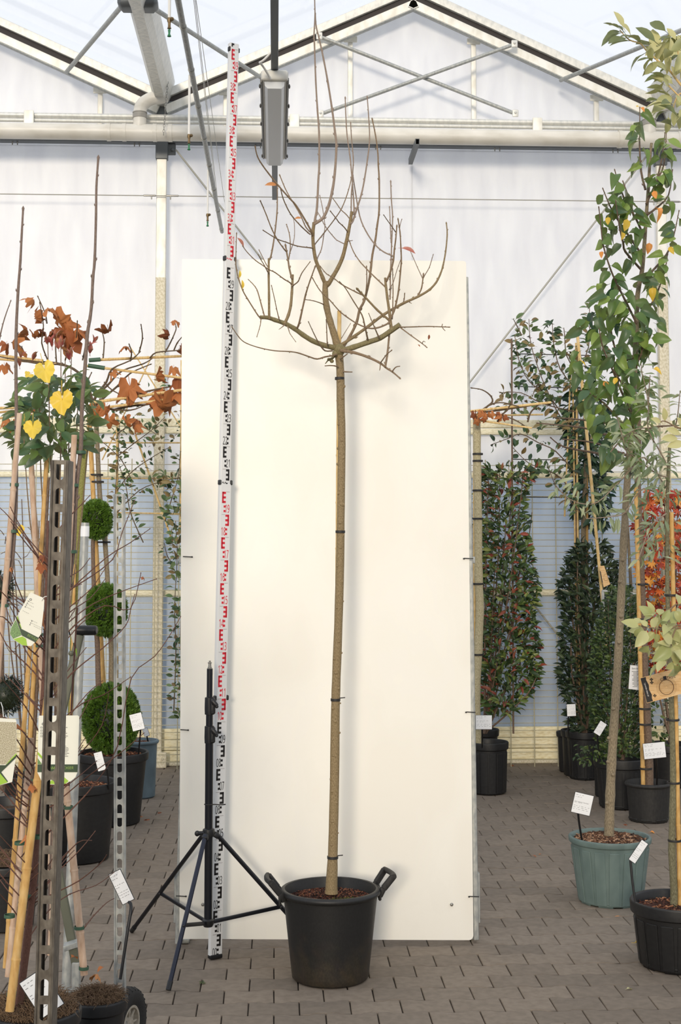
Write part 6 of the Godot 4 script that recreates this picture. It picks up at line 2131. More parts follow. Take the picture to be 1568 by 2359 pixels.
func build_left_pots() -> void:
	# topiary of three balls
	var base := gr(258, 1895)
	var d := -base.z / S
	var o := thing("topiary", "three tiered green conifer topiary of clipped balls in a black tub", "topiary", base)
	pot(o, base, px(80, d), px(62, d), px(158, d), M.pot_black, M.soil_red, {"lip": 0.05, "fill": 0.03, "chips": 350})
	var b := MB.new()
	wood(b, pts([236, 1745, 230, 1640, 226, 1560, 224, 1480, 220, 1440, 216, 1350, 214, 1250, 219, 1200], d, d), px(7, d), px(4, d), 9)
	part("trunk", b, M.bark_brown, o)
	for q in [[222, 1197, 35, 46, 1700], [243, 1405, 49, 62, 2800], [256, 1655, 68, 84, 4500]]:
		var c := at(q[0], q[1], d)
		var rx := px(q[2], d)
		var ry := px(q[3], d)
		b = MB.new()
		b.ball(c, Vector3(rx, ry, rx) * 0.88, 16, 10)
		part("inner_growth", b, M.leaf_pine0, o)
		var ts := []
		for k in q[4]:
			var v := rdir()
			var f := 0.9 + 0.1 * rng.randf()
			ts.append(leaf_at(c + v * Vector3(rx, ry, rx) * f * 0.92, (v + rdir() * 0.55 + Vector3(0, 0.15, 0)).normalized(), rdir(), px(rng.randf_range(6, 11), d)))
		foliage(o, "scale", "thuja", ts, 60, "spray")
	stake_label("tilted white label above the rear bluish pot by the clipped balls", [294, 1649, 321, 1642, 337, 1677, 311, 1683], d - 0.2, [324, 1681, 321, 1715, 318, 1752], d - 0.05)
	# blue grey pot behind
	base = gr(322, 1836)
	d = -base.z / S
	o = thing("blue_grey_pot", "blue grey pot of bark soil behind the conifer topiary tub", "pot", base)
	pot(o, base, px(42, d), px(34, d), px(128, d), M.pot_blue_grey, M.soil_red, {"round_lip": true, "fill": 0.03, "chips": 200})
	stake_label("small half hidden white label rising from the blue grey pot", [328, 1680, 339, 1676, 344, 1694, 334, 1697], d - 0.06, [338, 1695, 341, 1710, 341, 1722], d)
	# big black tub with red bark in front
	base = gr(172, 1978)
	d = -base.z / S
	o = thing("black_tub", "big black tub of reddish bark left of the galvanised upright", "pot", base)
	pot(o, base, px(92, d), px(76, d), px(172, d), M.pot_black, M.soil_red, {"lip": 0.05, "fill": 0.04, "chips": 700})
	b = MB.new()
	wood(b, pts([170, 1800, 168, 1720, 165, 1638, 169, 1494, 175, 1300, 186, 1150, 192, 1080, 199, 1012], d, d), px(8.5, d), px(7, d), 12)
	part("trunk", b, M.bark_moss, o)
	cane(o, "cane", at(160, 1800, d - 0.03), at(172, 1300, d - 0.03), px(3.6, d), M.cane_orange)
	stake_label("small tilted white label over the big black tub of reddish bark", [207, 1743, 225, 1738, 253, 1765, 236, 1774], d - 0.15, [246, 1770, 249, 1792, 251, 1818], d - 0.1)
	# dark pine balls at the left edge
	base = Vector3(at(14, 1900, 6.2).x, 0, -6.2 * S)
	d = 6.2
	o = thing("pine_topiary", "dark green pine topiary balls at the far left edge", "topiary", base)
	pot(o, base, 0.19, 0.15, 0.42, M.pot_black, M.coir, {"lip": 0.05})
	b = MB.new()
	b.tube([at(4, 1820, d), at(2, 1330, d)], [0.018, 0.013], 8)
	part("trunk", b, M.bark_brown, o)
	for q in [[14, 1602, 38, 42, 1000], [2, 1355, 27, 34, 600]]:
		var c := at(q[0], q[1], d)
		b = MB.new()
		b.ball(c, Vector3(px(q[2], d), px(q[3], d), px(q[2], d)) * 0.8, 14, 9)
		part("inner_growth", b, M.leaf_pine0, o)
		var ts := []
		for k in q[4]:
			var v := rdir()
			ts.append(leaf_at(c + v * Vector3(px(q[2], d), px(q[3], d), px(q[2], d)) * rng.randf_range(0.8, 0.98), (v + rdir() * 0.6).normalized(), rdir(), px(rng.randf_range(8, 14), d)))
		foliage(o, "needle", "pine", ts, 30, "needle")
	# pot with coir mat at the left edge
	base = gr(14, 2135)
	d = -base.z / S
	o = thing("coir_pot", "black pot with brown coir mat at the left edge behind the canes", "pot", base)
	pot(o, base, px(76, d), px(60, d), 0.29, M.pot_black, M.coir, {"lip": 0.04, "fill": -0.004, "heap": 0.02})
	fibres(o, base + Vector3(0, 0.295, 0), px(70, d), 500, 0.02)
	# front pots
	d = 3.95
	base = Vector3(at(225, 2300, d).x, 0, -d * S)
	o = thing("coir_pot", "black pot with coir mat and dry leaves before the rubber wheel", "pot", base)
	var hh := EYE.y - (2262.0 - 1262.0) / FPX * S * d
	pot(o, base, px(66, d), px(55, d), hh, M.pot_black, M.coir, {"lip": 0.04, "fill": 0.006, "heap": 0.02})
	fibres(o, base + Vector3(0, hh - 0.006, 0), px(60, d), 900, 0.022)
	b = MB.new()
	cane(o, "cane", at(194, 2246, d), at(152, 1812, d + 0.02), px(8.5, d), M.cane_pink)
	b = MB.new()
	wood(b, pts([192, 2240, 178, 2140, 168, 2020, 160, 1900, 158, 1800, 166, 1600, 178, 1400], d + 0.03, d + 0.2), px(3, d), px(2, d), 6)
	part("stem", b, M.birch_twig, o)
	for q in [[182, 2137], [157, 1860], [193, 2230]]: tie(o, at(q[0], q[1], d), px(11, d), "tie", M.tape_green, px(3.5, d))
	stake_label("long tilted white label on a black stake over the front coir pot", [250, 2019, 276, 2006, 309, 2068, 284, 2086], d - 0.1, [296, 2077, 302, 2090, 293, 2150, 277, 2256], d - 0.14)
	d = 3.45
	base = Vector3(at(78, 2320, d).x, 0, -d * S)
	o = thing("coir_pot", "large black pot with coir mat at the lower left corner", "pot", base)
	hh = EYE.y - (2285.0 - 1262.0) / FPX * S * d
	pot(o, base, px(104, d), px(88, d), hh, M.pot_black, M.coir, {"lip": 0.04, "fill": 0.004, "heap": 0.035})
	fibres(o, base + Vector3(0, hh - 0.002, 0), px(98, d), 1600, 0.036)
	cane(o, "cane", at(22, 2330, d - 0.12), at(112, 1590, d + 0.0), px(9.5, d), M.cane_orange)
	cane(o, "cane", at(18, 2250, d + 0.05), at(72, 1700, d + 0.1), px(7.0, d), M.cane_pink)
	cane(o, "cane", at(12, 2230, d + 0.12), at(70, 1480, d + 0.2), px(6.0, d), M.cane_orange)
	b = MB.new()
	wood(b, pts([42, 2330, 62, 2170, 78, 2020, 86, 1900, 92, 1780, 97, 1640, 104, 1480, 108, 1300, 110, 1200], d - 0.05, d + 0.1), px(9, d), px(3, d), 9)
	part("stem", b, M.birch_twig, o)
	for q in [[28, 2291], [62, 2063], [86, 1928], [100, 1830], [46, 1942], [22, 2110]]: tie(o, at(q[0], q[1], d - 0.02), px(12, d), "tie", M.tape_green, px(3.5, d))
	# side twigs of the birch
	var tw := [[74, 2010, 60, 1990, 0, 1925], [70, 2030, 40, 2000, 0, 1950], [74, 1990, 90, 1940, 150, 1880, 215, 1810, 270, 1720, 302, 1563, 356, 1512, 390, 1465, 415, 1422], [60, 2140, 30, 2095, 0, 2060], [90, 1800, 60, 1740, 30, 1690, 0, 1650], [95, 1730, 120, 1680, 189, 1621, 240, 1600, 300, 1560], [96, 1700, 60, 1630, 10, 1570], [100, 1560, 60, 1500, 30, 1440, 10, 1390], [104, 1480, 70, 1420, 40, 1350, 26, 1310], [106, 1430, 60, 1400, 20, 1370], [120, 1500, 172, 1440, 241, 1395, 300, 1403, 324, 1322], [110, 1620, 164, 1552, 241, 1489, 290, 1440, 301, 1403, 310, 1370]]
	tw.append_array([[108, 1410, 160, 1360, 244, 1285, 300, 1250, 344, 1219], [106, 1380, 172, 1351, 258, 1290, 280, 1230, 310, 1153], [110, 1470, 150, 1440, 200, 1400, 258, 1371, 359, 1334], [100, 1300, 60, 1240, 20, 1190, 0, 1170], [104, 1330, 80, 1270, 40, 1200, 25, 1170], [92, 1850, 130, 1790, 190, 1730, 235, 1670, 250, 1600], [88, 1880, 140, 1840, 200, 1790, 270, 1740, 330, 1690], [60, 2170, 110, 2100, 160, 2060, 220, 2040, 262, 2010], [78, 2080, 120, 2060, 180, 2030, 230, 1990, 245, 1970], [60, 2060, 40, 2010, 20, 1980, 0, 1985], [84, 1920, 50, 1880, 36, 1800, 24, 1720], [196, 2135, 215, 2110, 245, 2080, 262, 2070], [60, 1960, 36, 1990, 0, 2030]])
	# finer twigs of the same crown
	for k in 46:
		var y := rng.randf_range(1180, 2130)
		var x := lerpf(112, 60, (y - 1180) / 950.0) + rng.randf_range(-14, 20)
		var sg := -1.0 if rng.randf() < 0.45 else 1.0
		var l := rng.randf_range(50, 150)
		tw.append([x, y, x + sg * l * 0.35, y - l * rng.randf_range(0.25, 0.5), x + sg * l * 0.75, y - l * rng.randf_range(0.6, 0.9), x + sg * l * 1.0, y - l * rng.randf_range(0.9, 1.3)])
	for q in tw: br(o, "twig", q, 3.6, 1.6, d + 0.0, d + rng.randf_range(-0.25, 0.4), M.birch_twig, 7, 5)
	var ts := []
	for q in [[90, 1415, 92, 1455, 40], [80, 1400, 84, 1430, 26], [10, 1665, 30, 1690, 52], [75, 1810, 78, 1826, 20], [66, 1928, 62, 1948, 22], [97, 1300, 98, 1326, 24], [99, 1280, 102, 1300, 18], [330, 1330, 327, 1338, 10], [27, 1308, 30, 1320, 12], [48, 1440, 60, 1452, 14]]:
		var p := at(q[0], q[1], d - 0.05)
		var e := at(q[2], q[3], d - 0.08)
		ts.append(leaf_at(p, e - p, Vector3(0.4, 0.3, 1), px(q[4], d)))
	foliage(o, "plane", "dry", ts, 20)
	stake_label("large white price label leaning behind the rusty upright", [47, 2265, 97, 2231, 145, 2313, 95, 2347], 3.18, [96, 2300, 96, 2330, 92, 2350], 3.3)

func build_left_trolley() -> void:
	var o := thing("plant_trolley", "steel plant trolley with punched uprights standing at the left", "trolley", Vector3(at(200, 2300, 3.6).x, 0, -3.6 * S))
	var p := at(98, 2420, 3.0)
	punched(o, p, at(139, 1060, 3.0), px(37, 3.0), 24, M.rust_steel, -0.06)
	punched(o, at(276, 2450, 4.08), at(274.5, 1138, 4.08), px(23, 4.08), 42, M.galvanised_dull, -0.02)
	var b := MB.new()
	var deck := 0.17
	b.box(Transform3D(Basis.IDENTITY, Vector3((at(98, 2400, 3.0).x - 0.55), deck, -3.54 * S)), Vector3(0.9, 0.03, 1.28), 0.006)
	part("deck", b, M.galvanised_dull, o)
	b = MB.new()
	b.bar(at(98, 2418, 3.0), at(276, 2448, 4.08), 0.03, 0.02, Vector3.UP, 0.003)
	part("side_rail", b, M.galvanised_dull, o)
	# rubber wheel with metal hub
	var wc := at(287, 2350, 4.12)
	wc.y = 0.118
	b = MB.new()
	var t := Transform3D(Basis(Vector3(0, 1, 0), Vector3(0.94, 0, 0.34), Vector3(0.34, 0, -0.94)).orthonormalized(), wc)
	b.lathe([Vector2(0.060, -0.025), Vector2(0.075, -0.032), Vector2(0.098, -0.034), Vector2(0.112, -0.026), Vector2(0.118, -0.012), Vector2(0.119, 0.0), Vector2(0.118, 0.012), Vector2(0.112, 0.026), Vector2(0.098, 0.034), Vector2(0.075, 0.032), Vector2(0.060, 0.025)], 40, t)
	for k in 30:
		var a := TAU * k / 30
		var rd := t.basis * Vector3(cos(a), 0, sin(a))
		for s in [-1, 1]:
			b.bar(wc + rd * 0.117 + t.basis.y * (s * 0.010), wc + rd * 0.108 + t.basis.y * (s * 0.029), 0.007, 0.006, t.basis * Vector3(-sin(a), 0, cos(a)), 0.001)
	var wheel := part("wheel", b, M.tyre, o)
	b = MB.new()
	b.lathe([Vector2(0.001, -0.022), Vector2(0.022, -0.022), Vector2(0.026, -0.010), Vector2(0.05, -0.010), Vector2(0.054, -0.026), Vector2(0.062, -0.026), Vector2(0.062, 0.026), Vector2(0.054, 0.026), Vector2(0.05, 0.010), Vector2(0.026, 0.010), Vector2(0.022, 0.022), Vector2(0.001, 0.022)], 30, t)
	for k in 8:
		var a := TAU * k / 8
		var rd := t.basis * Vector3(cos(a), 0, sin(a))
		for s in [-1, 1]: b.bar(wc + rd * 0.022 + t.basis.y * (s * 0.014), wc + rd * 0.054 + t.basis.y * (s * 0.016), 0.007, 0.008, t.basis * Vector3(-sin(a), 0, cos(a)), 0.001)
	part("hub", b, M.hub, wheel)
	b = MB.new()
	b.tube([wc - t.basis.y * 0.03, wc + t.basis.y * -0.2], [0.01, 0.01], 8)
	b.bar(wc - t.basis.y * 0.2, wc - t.basis.y * 0.2 + Vector3(0, 0.05, 0), 0.03, 0.03, Vector3.RIGHT, 0.003)
	part("axle", b, M.galvanised_dull, o)
	# round steel post with white paper at its head
	var pd := 4.72
	o = thing("steel_post", "round galvanised steel post left of the clipped conifer balls", "post", Vector3(at(158, 2200, pd).x, 0, -pd * S))
	b = MB.new()
	var lo := at(152, 2250, pd)
	lo.y = 0.0
	b.tube([lo, at(196, 1204, pd)], [px(10.5, pd), px(9.5, pd)], 18)
	part("pole", b, M.galvanised_dull, o)
	b = MB.new()
	b.tube([at(195.3, 1236, pd - 0.0), at(195.8, 1212, pd - 0.0)], [px(10.2, pd), px(10.2, pd)], 18, false)
	part("sticker", b, M.card_white, o)
	b = MB.new()
	b.lathe([Vector2(0.001, 0.006), Vector2(0.05, 0.006), Vector2(0.052, 0.0)], 20, Transform3D(Basis.IDENTITY, Vector3(lo.x, 0, lo.z)))
	part("base_plate", b, M.galvanised_dull, o)
	# barrow frame with rubber grip
	pd = 4.35
	o = thing("hand_barrow", "olive painted hand barrow frame with a black rubber grip", "barrow", Vector3(at(150, 2250, pd).x, 0, -pd * S))
	b = MB.new()
	b.bar(at(184, 1462, pd), at(72, 1940, pd), px(19, pd), 0.02, R, 0.003)
	b.bar(at(104, 1850, pd + 0.03), at(176, 2225, pd + 0.03), px(19, pd), 0.02, R, 0.003)
	b.ball(at(163, 1505, pd - 0.014), Vector3(px(6, pd), px(6, pd), 0.006), 8, 4)
	part("frame_bar", b, M.olive_paint, o)
	b = MB.new()
	var fo := at(176, 2215, pd + 0.03)
	b.box(Transform3D(Basis.IDENTITY, Vector3(fo.x, fo.y * 0.5, fo.z)), Vector3(0.03, fo.y, 0.03), 0.004)
	b.bar(at(148, 2182, pd + 0.0), at(180, 2172, pd + 0.0), 0.02, 0.04, U, 0.002)
	part("toe_bracket", b, M.galvanised_dull, o)
	b = MB.new()
	b.tube([at(160, 1452, pd), at(205, 1452, pd), at(220, 1452, pd - 0.01), at(223, 1452, pd - 0.011)], [px(11, pd), px(11.5, pd), px(11, pd), px(7, pd)], 14)
	part("grip", b, M.black_plastic, o)

func build_left_trees() -> void:
	# tall whips on canes
	var d := 3.55
	var o := thing("birch_whip", "leftmost tall bare whip tied to a pinkish cane", "tree", Vector3(at(-20, 2300, d).x, 0, -d * S))
	pot(o, Vector3(at(-60, 2300, d).x, 0, -d * S - 0.05), 0.1, 0.085, 0.25, M.pot_black, M.coir, {"lip": 0.03})
	var b := MB.new()
	wood(b, pts([-54, 2090, -30, 1850, -6, 1560, 9, 1380, 26, 1311, 36, 1170, 38, 1000, 37, 887, 37, 772, 41.6, 672, 47, 600, 50, 540, 53, 485], d, d), px(6, d), px(2.2, d), 8, 14)
	part("stem", b, M.whip, o)
	cane(o, "cane", at(-50, 2100, d - 0.015), at(45, 952, d - 0.015), px(6.5, d), M.cane_pink)
	for q in [[42, 985, 8], [33, 1117, 10], [31, 1224, 10], [10, 1395, 10]]: tie(o, at(q[0], q[1], d - 0.01), px(q[2], d), "tie", M.tape_green if q[1] > 1000 else M.tie_black, px(3.6, d))
	br(o, "whip", [-10, 830, 0, 775, 10, 735, 24, 695], 4, 2, d, d, M.whip, 4)
	d = 3.75
	o = thing("tall_whip", "tallest bare whip on the left tied to a pale cane", "tree", Vector3(at(130, 2300, d).x, 0, -d * S))
	pot(o, Vector3(at(142, 2300, d).x, 0, -d * S - 0.03), 0.085, 0.07, 0.2, M.pot_black, M.coir, {"lip": 0.03})
	b = MB.new()
	wood(b, pts([112, 2200, 124, 1900, 134, 1700, 146, 1480, 158, 1351, 169, 1265, 174, 1150, 178, 1100, 186, 1030, 189, 930, 195, 858, 201, 772, 207, 735, 211, 700, 214, 640, 218, 600, 221, 500, 222, 430, 226, 368], d, d), px(6.5, d), px(2.4, d), 8, 16)
	part("stem", b, M.whip, o)
	cane(o, "cane", at(116, 2200, d - 0.02), at(171, 1002, d - 0.02), px(7, d), M.cane_pink)
	for q in [[186, 1042], [169, 1118], [165, 1271], [140, 1683]]: tie(o, at(q[0], q[1], d - 0.01), px(12, d), "tie", M.tape_green, px(3.6, d))
	# more canes of the group: each stands in the coir pots
	d = 3.9
	for q in [["slender pale cane leaning right behind the rusty upright", 125, 2200, 72, 1065, 6.5, "cane_pink"], ["yellow cane rising behind the leftmost trees", 40, 2200, 108, 1053, 5.5, "cane_orange"], ["dark slim stem leaning beside the yellow cane", 52, 2190, 112, 1100, 4, "bark_brown"]]:
		var e := at(q[1], q[2], d)
		o = thing("bamboo_cane", q[0], "cane", Vector3(e.x, 0, -d * S), "loose canes at the left")
		var dir := (at(q[3], q[4], d) - e).normalized()
		var foot := e - dir * (e.y / dir.y)
		cane(o, "culm", foot, at(q[3], q[4], d), px(q[5], d), M[q[6]])
		for k in [0.5, 0.72]:
			var f := foot.lerp(at(q[3], q[4], d), k)
			tie(o, f, px(9, d), "tie", M.tape_green, px(3, d))

	# plane tree trained as a roof over canes
	d = 7.75
	o = thing("roof_tree", "roof trained plane tree with brown curled leaves on cane rails", "tree", Vector3(at(262, 2110, d).x, 0, -d * S))
	pot(o, Vector3(at(262, 2110, d).x, 0, -d * S), 0.12, 0.1, 0.3, M.pot_black, M.soil_red, {"lip": 0.04})
	b = MB.new()
	wood(b, pts([262, 1850, 258, 1700, 256, 1560, 255, 1466, 241, 1236, 230, 1145, 221, 967, 214, 930], d, d), px(5.8, d), px(5.2, d), 10)
	part("trunk", b, M.bark_grey, o)
	cane(o, "cane", at(250, 1800, d - 0.02), at(205, 960, d - 0.02), px(5.5, d), M.cane_orange)
	for y in [1094, 1110, 1249, 1400]: tie(o, at(212 + (y - 1000) * 0.11, y, d - 0.01), px(15, d), "tie", null, px(2, d))
	for q in [[-20, 817, 99, 831, 6], [205, 830, 428, 820, 6], [-20, 826, 130, 838, 5], [200, 843, 430, 872, 5.5], [-20, 941, 74, 938, 6], [208, 928, 430, 897, 6.5], [-20, 952, 90, 940, 5], [243, 939, 430, 914, 5.5], [-20, 966, 60, 955, 5]]:
		cane(o, "frame_cane", at(q[0], q[1], d - 0.06), at(q[2], q[3], d - 0.12 + rng.randf() * 0.2), px(q[4] * 0.55, d), M.cane)
	b = MB.new()
	b.tube([at(205, 830, d - 0.07), at(231, 828, d - 0.07)], [px(5, d), px(5, d)], 10)
	b.tube([at(203, 842, d - 0.07), at(241, 848, d - 0.07)], [px(5, d), px(5, d)], 10)
	part("green_tape", b, M.tape_green, o)
	var vb := [[214, 930, 225, 905, 245, 880, 258, 850, 301, 830, 321, 812], [212, 935, 220, 915, 250, 885, 280, 855, 330, 838, 350, 826], [215, 938, 240, 915, 270, 890, 300, 860, 345, 840], [212, 925, 205, 900, 202, 880, 210, 860], [214, 930, 200, 880, 170, 850, 130, 836, 80, 832, 20, 826], [210, 930, 190, 870, 150, 842, 90, 838, 0, 822], [300, 925, 330, 905, 370, 895, 425, 885], [260, 945, 300, 935, 350, 930, 420, 905], [320, 812, 328, 780, 325, 750], [237, 830, 240, 790, 237, 770], [345, 825, 360, 812, 400, 808, 425, 806], [300, 832, 303, 812, 298, 795], [240, 880, 260, 900, 300, 915, 340, 910], [215, 935, 250, 942, 300, 945, 330, 935], [150, 830, 160, 800, 175, 780, 178, 742], [110, 830, 96, 790, 100, 750, 92, 700], [108, 745, 104, 722, 88, 685], [60, 830, 50, 800, 30, 790], [190, 830, 196, 800, 197, 770], [150, 800, 146, 770, 148, 745], [130, 835, 128, 800, 130, 780], [380, 812, 392, 790, 405, 760, 404, 748], [400, 808, 408, 790, 420, 775]]
	for q in vb: br(o, "vine", q, 6.5 if q[0] > 205 and q[1] > 900 else 3.6, 2.2, d - 0.02, d + rng.randf_range(-0.2, 0.15), M.vine, 3, 6)
	var ts := []
	for q in [[78, 690, 75, 692, 34], [113, 715, 114, 700, 44], [82, 735, 83, 722, 36], [40, 775, 25, 788, 50], [64, 763, 60, 752, 30], [120, 765, 128, 750, 46], [138, 750, 132, 735, 48], [150, 740, 156, 755, 40], [105, 775, 108, 760, 34], [160, 800, 158, 790, 56], [150, 790, 156, 815, 44], [182, 770, 178, 758, 40], [248, 755, 250, 776, 40], [290, 800, 289, 792, 28], [128, 778, 122, 790, 40], [85, 778, 84, 765, 30], [15, 790, 12, 800, 32], [10, 840, 12, 858, 34], [415, 800, 420, 790, 48], [425, 790, 418, 815, 50], [390, 775, 388, 768, 28], [405, 745, 406, 735, 22], [362, 860, 358, 870, 34], [400, 845, 400, 860, 30], [412, 870, 413, 885, 40], [300, 890, 302, 905, 50], [298, 880, 305, 920, 56], [372, 920, 375, 940, 58], [378, 910, 370, 950, 60], [222, 940, 224, 955, 38], [245, 935, 240, 945, 38], [252, 960, 250, 975, 34], [258, 855, 262, 862, 26], [412, 905, 420, 915, 40], [385, 900, 392, 920, 44], [345, 925, 340, 940, 30], [290, 965, 295, 980, 28], [25, 975, 24, 985, 34], [15, 965, 16, 975, 26], [310, 975, 318, 990, 30], [320, 968, 325, 980, 26], [95, 945, 90, 955, 30], [60, 950, 70, 955, 26]]:
		var p := at(q[0], q[1], d - 0.1 + rng.randf_range(-0.1, 0.1))
		var e := at(q[2], q[3], d - 0.13)
		ts.append(leaf_at(p, e - p, Vector3(rng.randf_range(-0.8, 0.8), rng.randf_range(-0.2, 0.8), 1), px(q[4] * 0.95, d)))
	foliage(o, "plane", "dry", ts, 80)

	# evergreen with red shoots in front of it, three big yellow leaves
	d = 3.98
	o = thing("red_shoot_shrub", "glossy green bush with red shoot tips in front of the cane rails", "shrub", Vector3(at(128, 2250, d).x, 0, -d * S))
	pot(o, Vector3(at(128, 2250, d).x, 0, -d * S), 0.1, 0.085, 0.18, M.pot_black, M.coir, {"lip": 0.03})
	stems(o, 130, 1600, d, [[110, 790], [140, 780], [165, 800], [90, 870], [70, 960], [180, 900], [205, 980], [55, 1010], [150, 830]], 5, 2, M.bark_twig, 0.12)
	b = MB.new()
	b.tube([at(130, 1600, d), Vector3(at(128, 2250, d).x, 0.15, -d * S)], [0.007, 0.009], 7)
	part("trunk", b, M.bark_brown, o)
	ts = fill([[860, 60, 180], [910, 55, 215], [960, 28, 215], [1000, 25, 210], [1030, 40, 200], [1055, 90, 145]], d, 0.2, 260, 30, 50, 0.15, 0.2)
	foliage(o, "oval", "prunus", ts, 260)
	ts = []
	for q in [[110, 795, 105, 770], [120, 800, 118, 775], [135, 805, 130, 780], [142, 800, 145, 775], [162, 822, 165, 800], [205, 800, 207, 790], [213, 790, 222, 775], [75, 830, 75, 815], [48, 825, 50, 812], [45, 845, 46, 830], [160, 830, 158, 812], [128, 785, 130, 770], [207, 815, 205, 802], [118, 790, 112, 778]]:
		for k in 3:
			var p := at(q[0], q[1], d - 0.05)
			var e := at(q[2] + rng.randf_range(-8, 8), q[3], d - 0.06)
			ts.append(leaf_at(p, e - p, rdir(), px(rng.randf_range(18, 30), d)))
	foliage(o, "lance", "red_tip", ts, 60, "red_leaf")
	ts = []
	for q in [[98, 832, 110, 880, 54], [143, 898, 143, 950, 60], [76, 967, 75, 1005, 46], [72, 860, 62, 866, 24], [58, 965, 55, 960, 20], [40, 1210, 42, 1225, 34]]:
		var p := at(q[0], q[1], d - 0.25)
		var e := at(q[2], q[3], d - 0.27)
		ts.append(leaf_at(p, e - p, Vector3(rng.randf_range(-0.3, 0.3), 0.2, 1), px(q[4], d)))
	foliage(o, "broad", "yellow", ts, 10, "yellow_leaf")

	# cane lattice with small leaved plants along the fence
	d = 8.75
	o = thing("cane_lattice", "cane lattice with small leaved climber by the fence left of board", "trellis", Vector3(at(360, 1780, d).x, 0, -d * S))
	for q in [[270, 960, 268, 1760, 6], [418, 830, 416, 1215, 5], [312, 1002, 398, 1250, 4.5], [205, 1020, 428, 1020, 3.5], [205, 1102, 428, 1102, 3.5], [268, 1181, 428, 1184, 3.5], [300, 800, 420, 990, 3], [235, 1060, 350, 820, 3]]:
		cane(o, "lattice_cane", at(q[0], q[1], d), at(q[2], q[3], d), px(q[4] / 2.0, d), M.cane)
	b = MB.new()
	b.tube([at(268, 1500, d + 0.02), Vector3(at(268, 1500, d).x, 0, -d * S - 0.02)], [0.016, 0.018], 8)
	part("stake", b, M.bark_grey, o)
	var lb := [[270, 1240, 265, 1150, 272, 1060, 275, 980], [330, 1250, 300, 1180, 290, 1120, 270, 1060], [270, 1130, 300, 1090, 340, 1060, 390, 1030], [270, 1180, 320, 1130, 370, 1110, 415, 1100], [272, 1050, 310, 1020, 350, 990, 380, 960], [300, 1100, 280, 1060, 250, 1030, 225, 1010], [380, 1200, 395, 1150, 410, 1100, 415, 1040], [400, 1640, 405, 1500, 402, 1400, 408, 1280, 404, 1200], [415, 1650, 418, 1560, 415, 1470, 418, 1380], [398, 1300, 385, 1280, 378, 1250], [270, 1000, 300, 980, 330, 985, 360, 1000]]
	for q in lb: br(o, "twig", q, 2.8, 1.4, d - 0.02, d - 0.06, M.vine, 0, 5)
	ts = along(lb, d - 0.04, 6, 12, 20, 0.0)
	ts.append_array(fill([[1080, 345, 420], [1120, 375, 424], [1200, 390, 424], [1300, 395, 424], [1340, 400, 424]], d - 0.05, 0.08, 130, 16, 26, 0.1))
	ts.append_array(fill([[1380, 408, 424], [1420, 400, 424], [1500, 405, 424], [1600, 402, 422], [1660, 405, 422]], d - 0.05, 0.08, 50, 16, 26, 0.1))
	ts.append_array(fill([[870, 270, 400], [960, 260, 420], [1040, 240, 420]], d, 0.1, 120, 10, 18, 0.1))
	foliage(o, "oval", "espalier", ts, 110)
	# bare twiggy shrub before the mesh at the far left
	d = 7.6
	o = thing("bare_shrub", "thin bare twigs of a shrub before the mesh at the left", "shrub", Vector3(at(60, 1900, d).x, 0, -d * S))
	pot(o, Vector3(at(60, 1900, d).x, 0, -d * S), 0.15, 0.12, 0.3, M.pot_black, M.soil_red, {"lip": 0.04})
	stems(o, 60, 1790, d, [[20, 1180], [50, 1150], [90, 1200], [30, 1250], [110, 1260], [10, 1320]], 5, 2, M.bark_brown, 0.1)
	for k in 26:
		var x := rng.randf_range(0, 110)
		var y := rng.randf_range(1170, 1640)
		var s := rng.randf_range(-1, 1)
		br(o, "twig", [x, y, x + s * 25, y - 12 + rng.randf_range(-8, 8), x + s * 52, y - 14 + rng.randf_range(-14, 10), x + s * 74, y - 24 + rng.randf_range(-16, 16)], 2.0, 1.2, d, d + rng.randf_range(-0.1, 0.1), M.bark_brown, 4, 4)

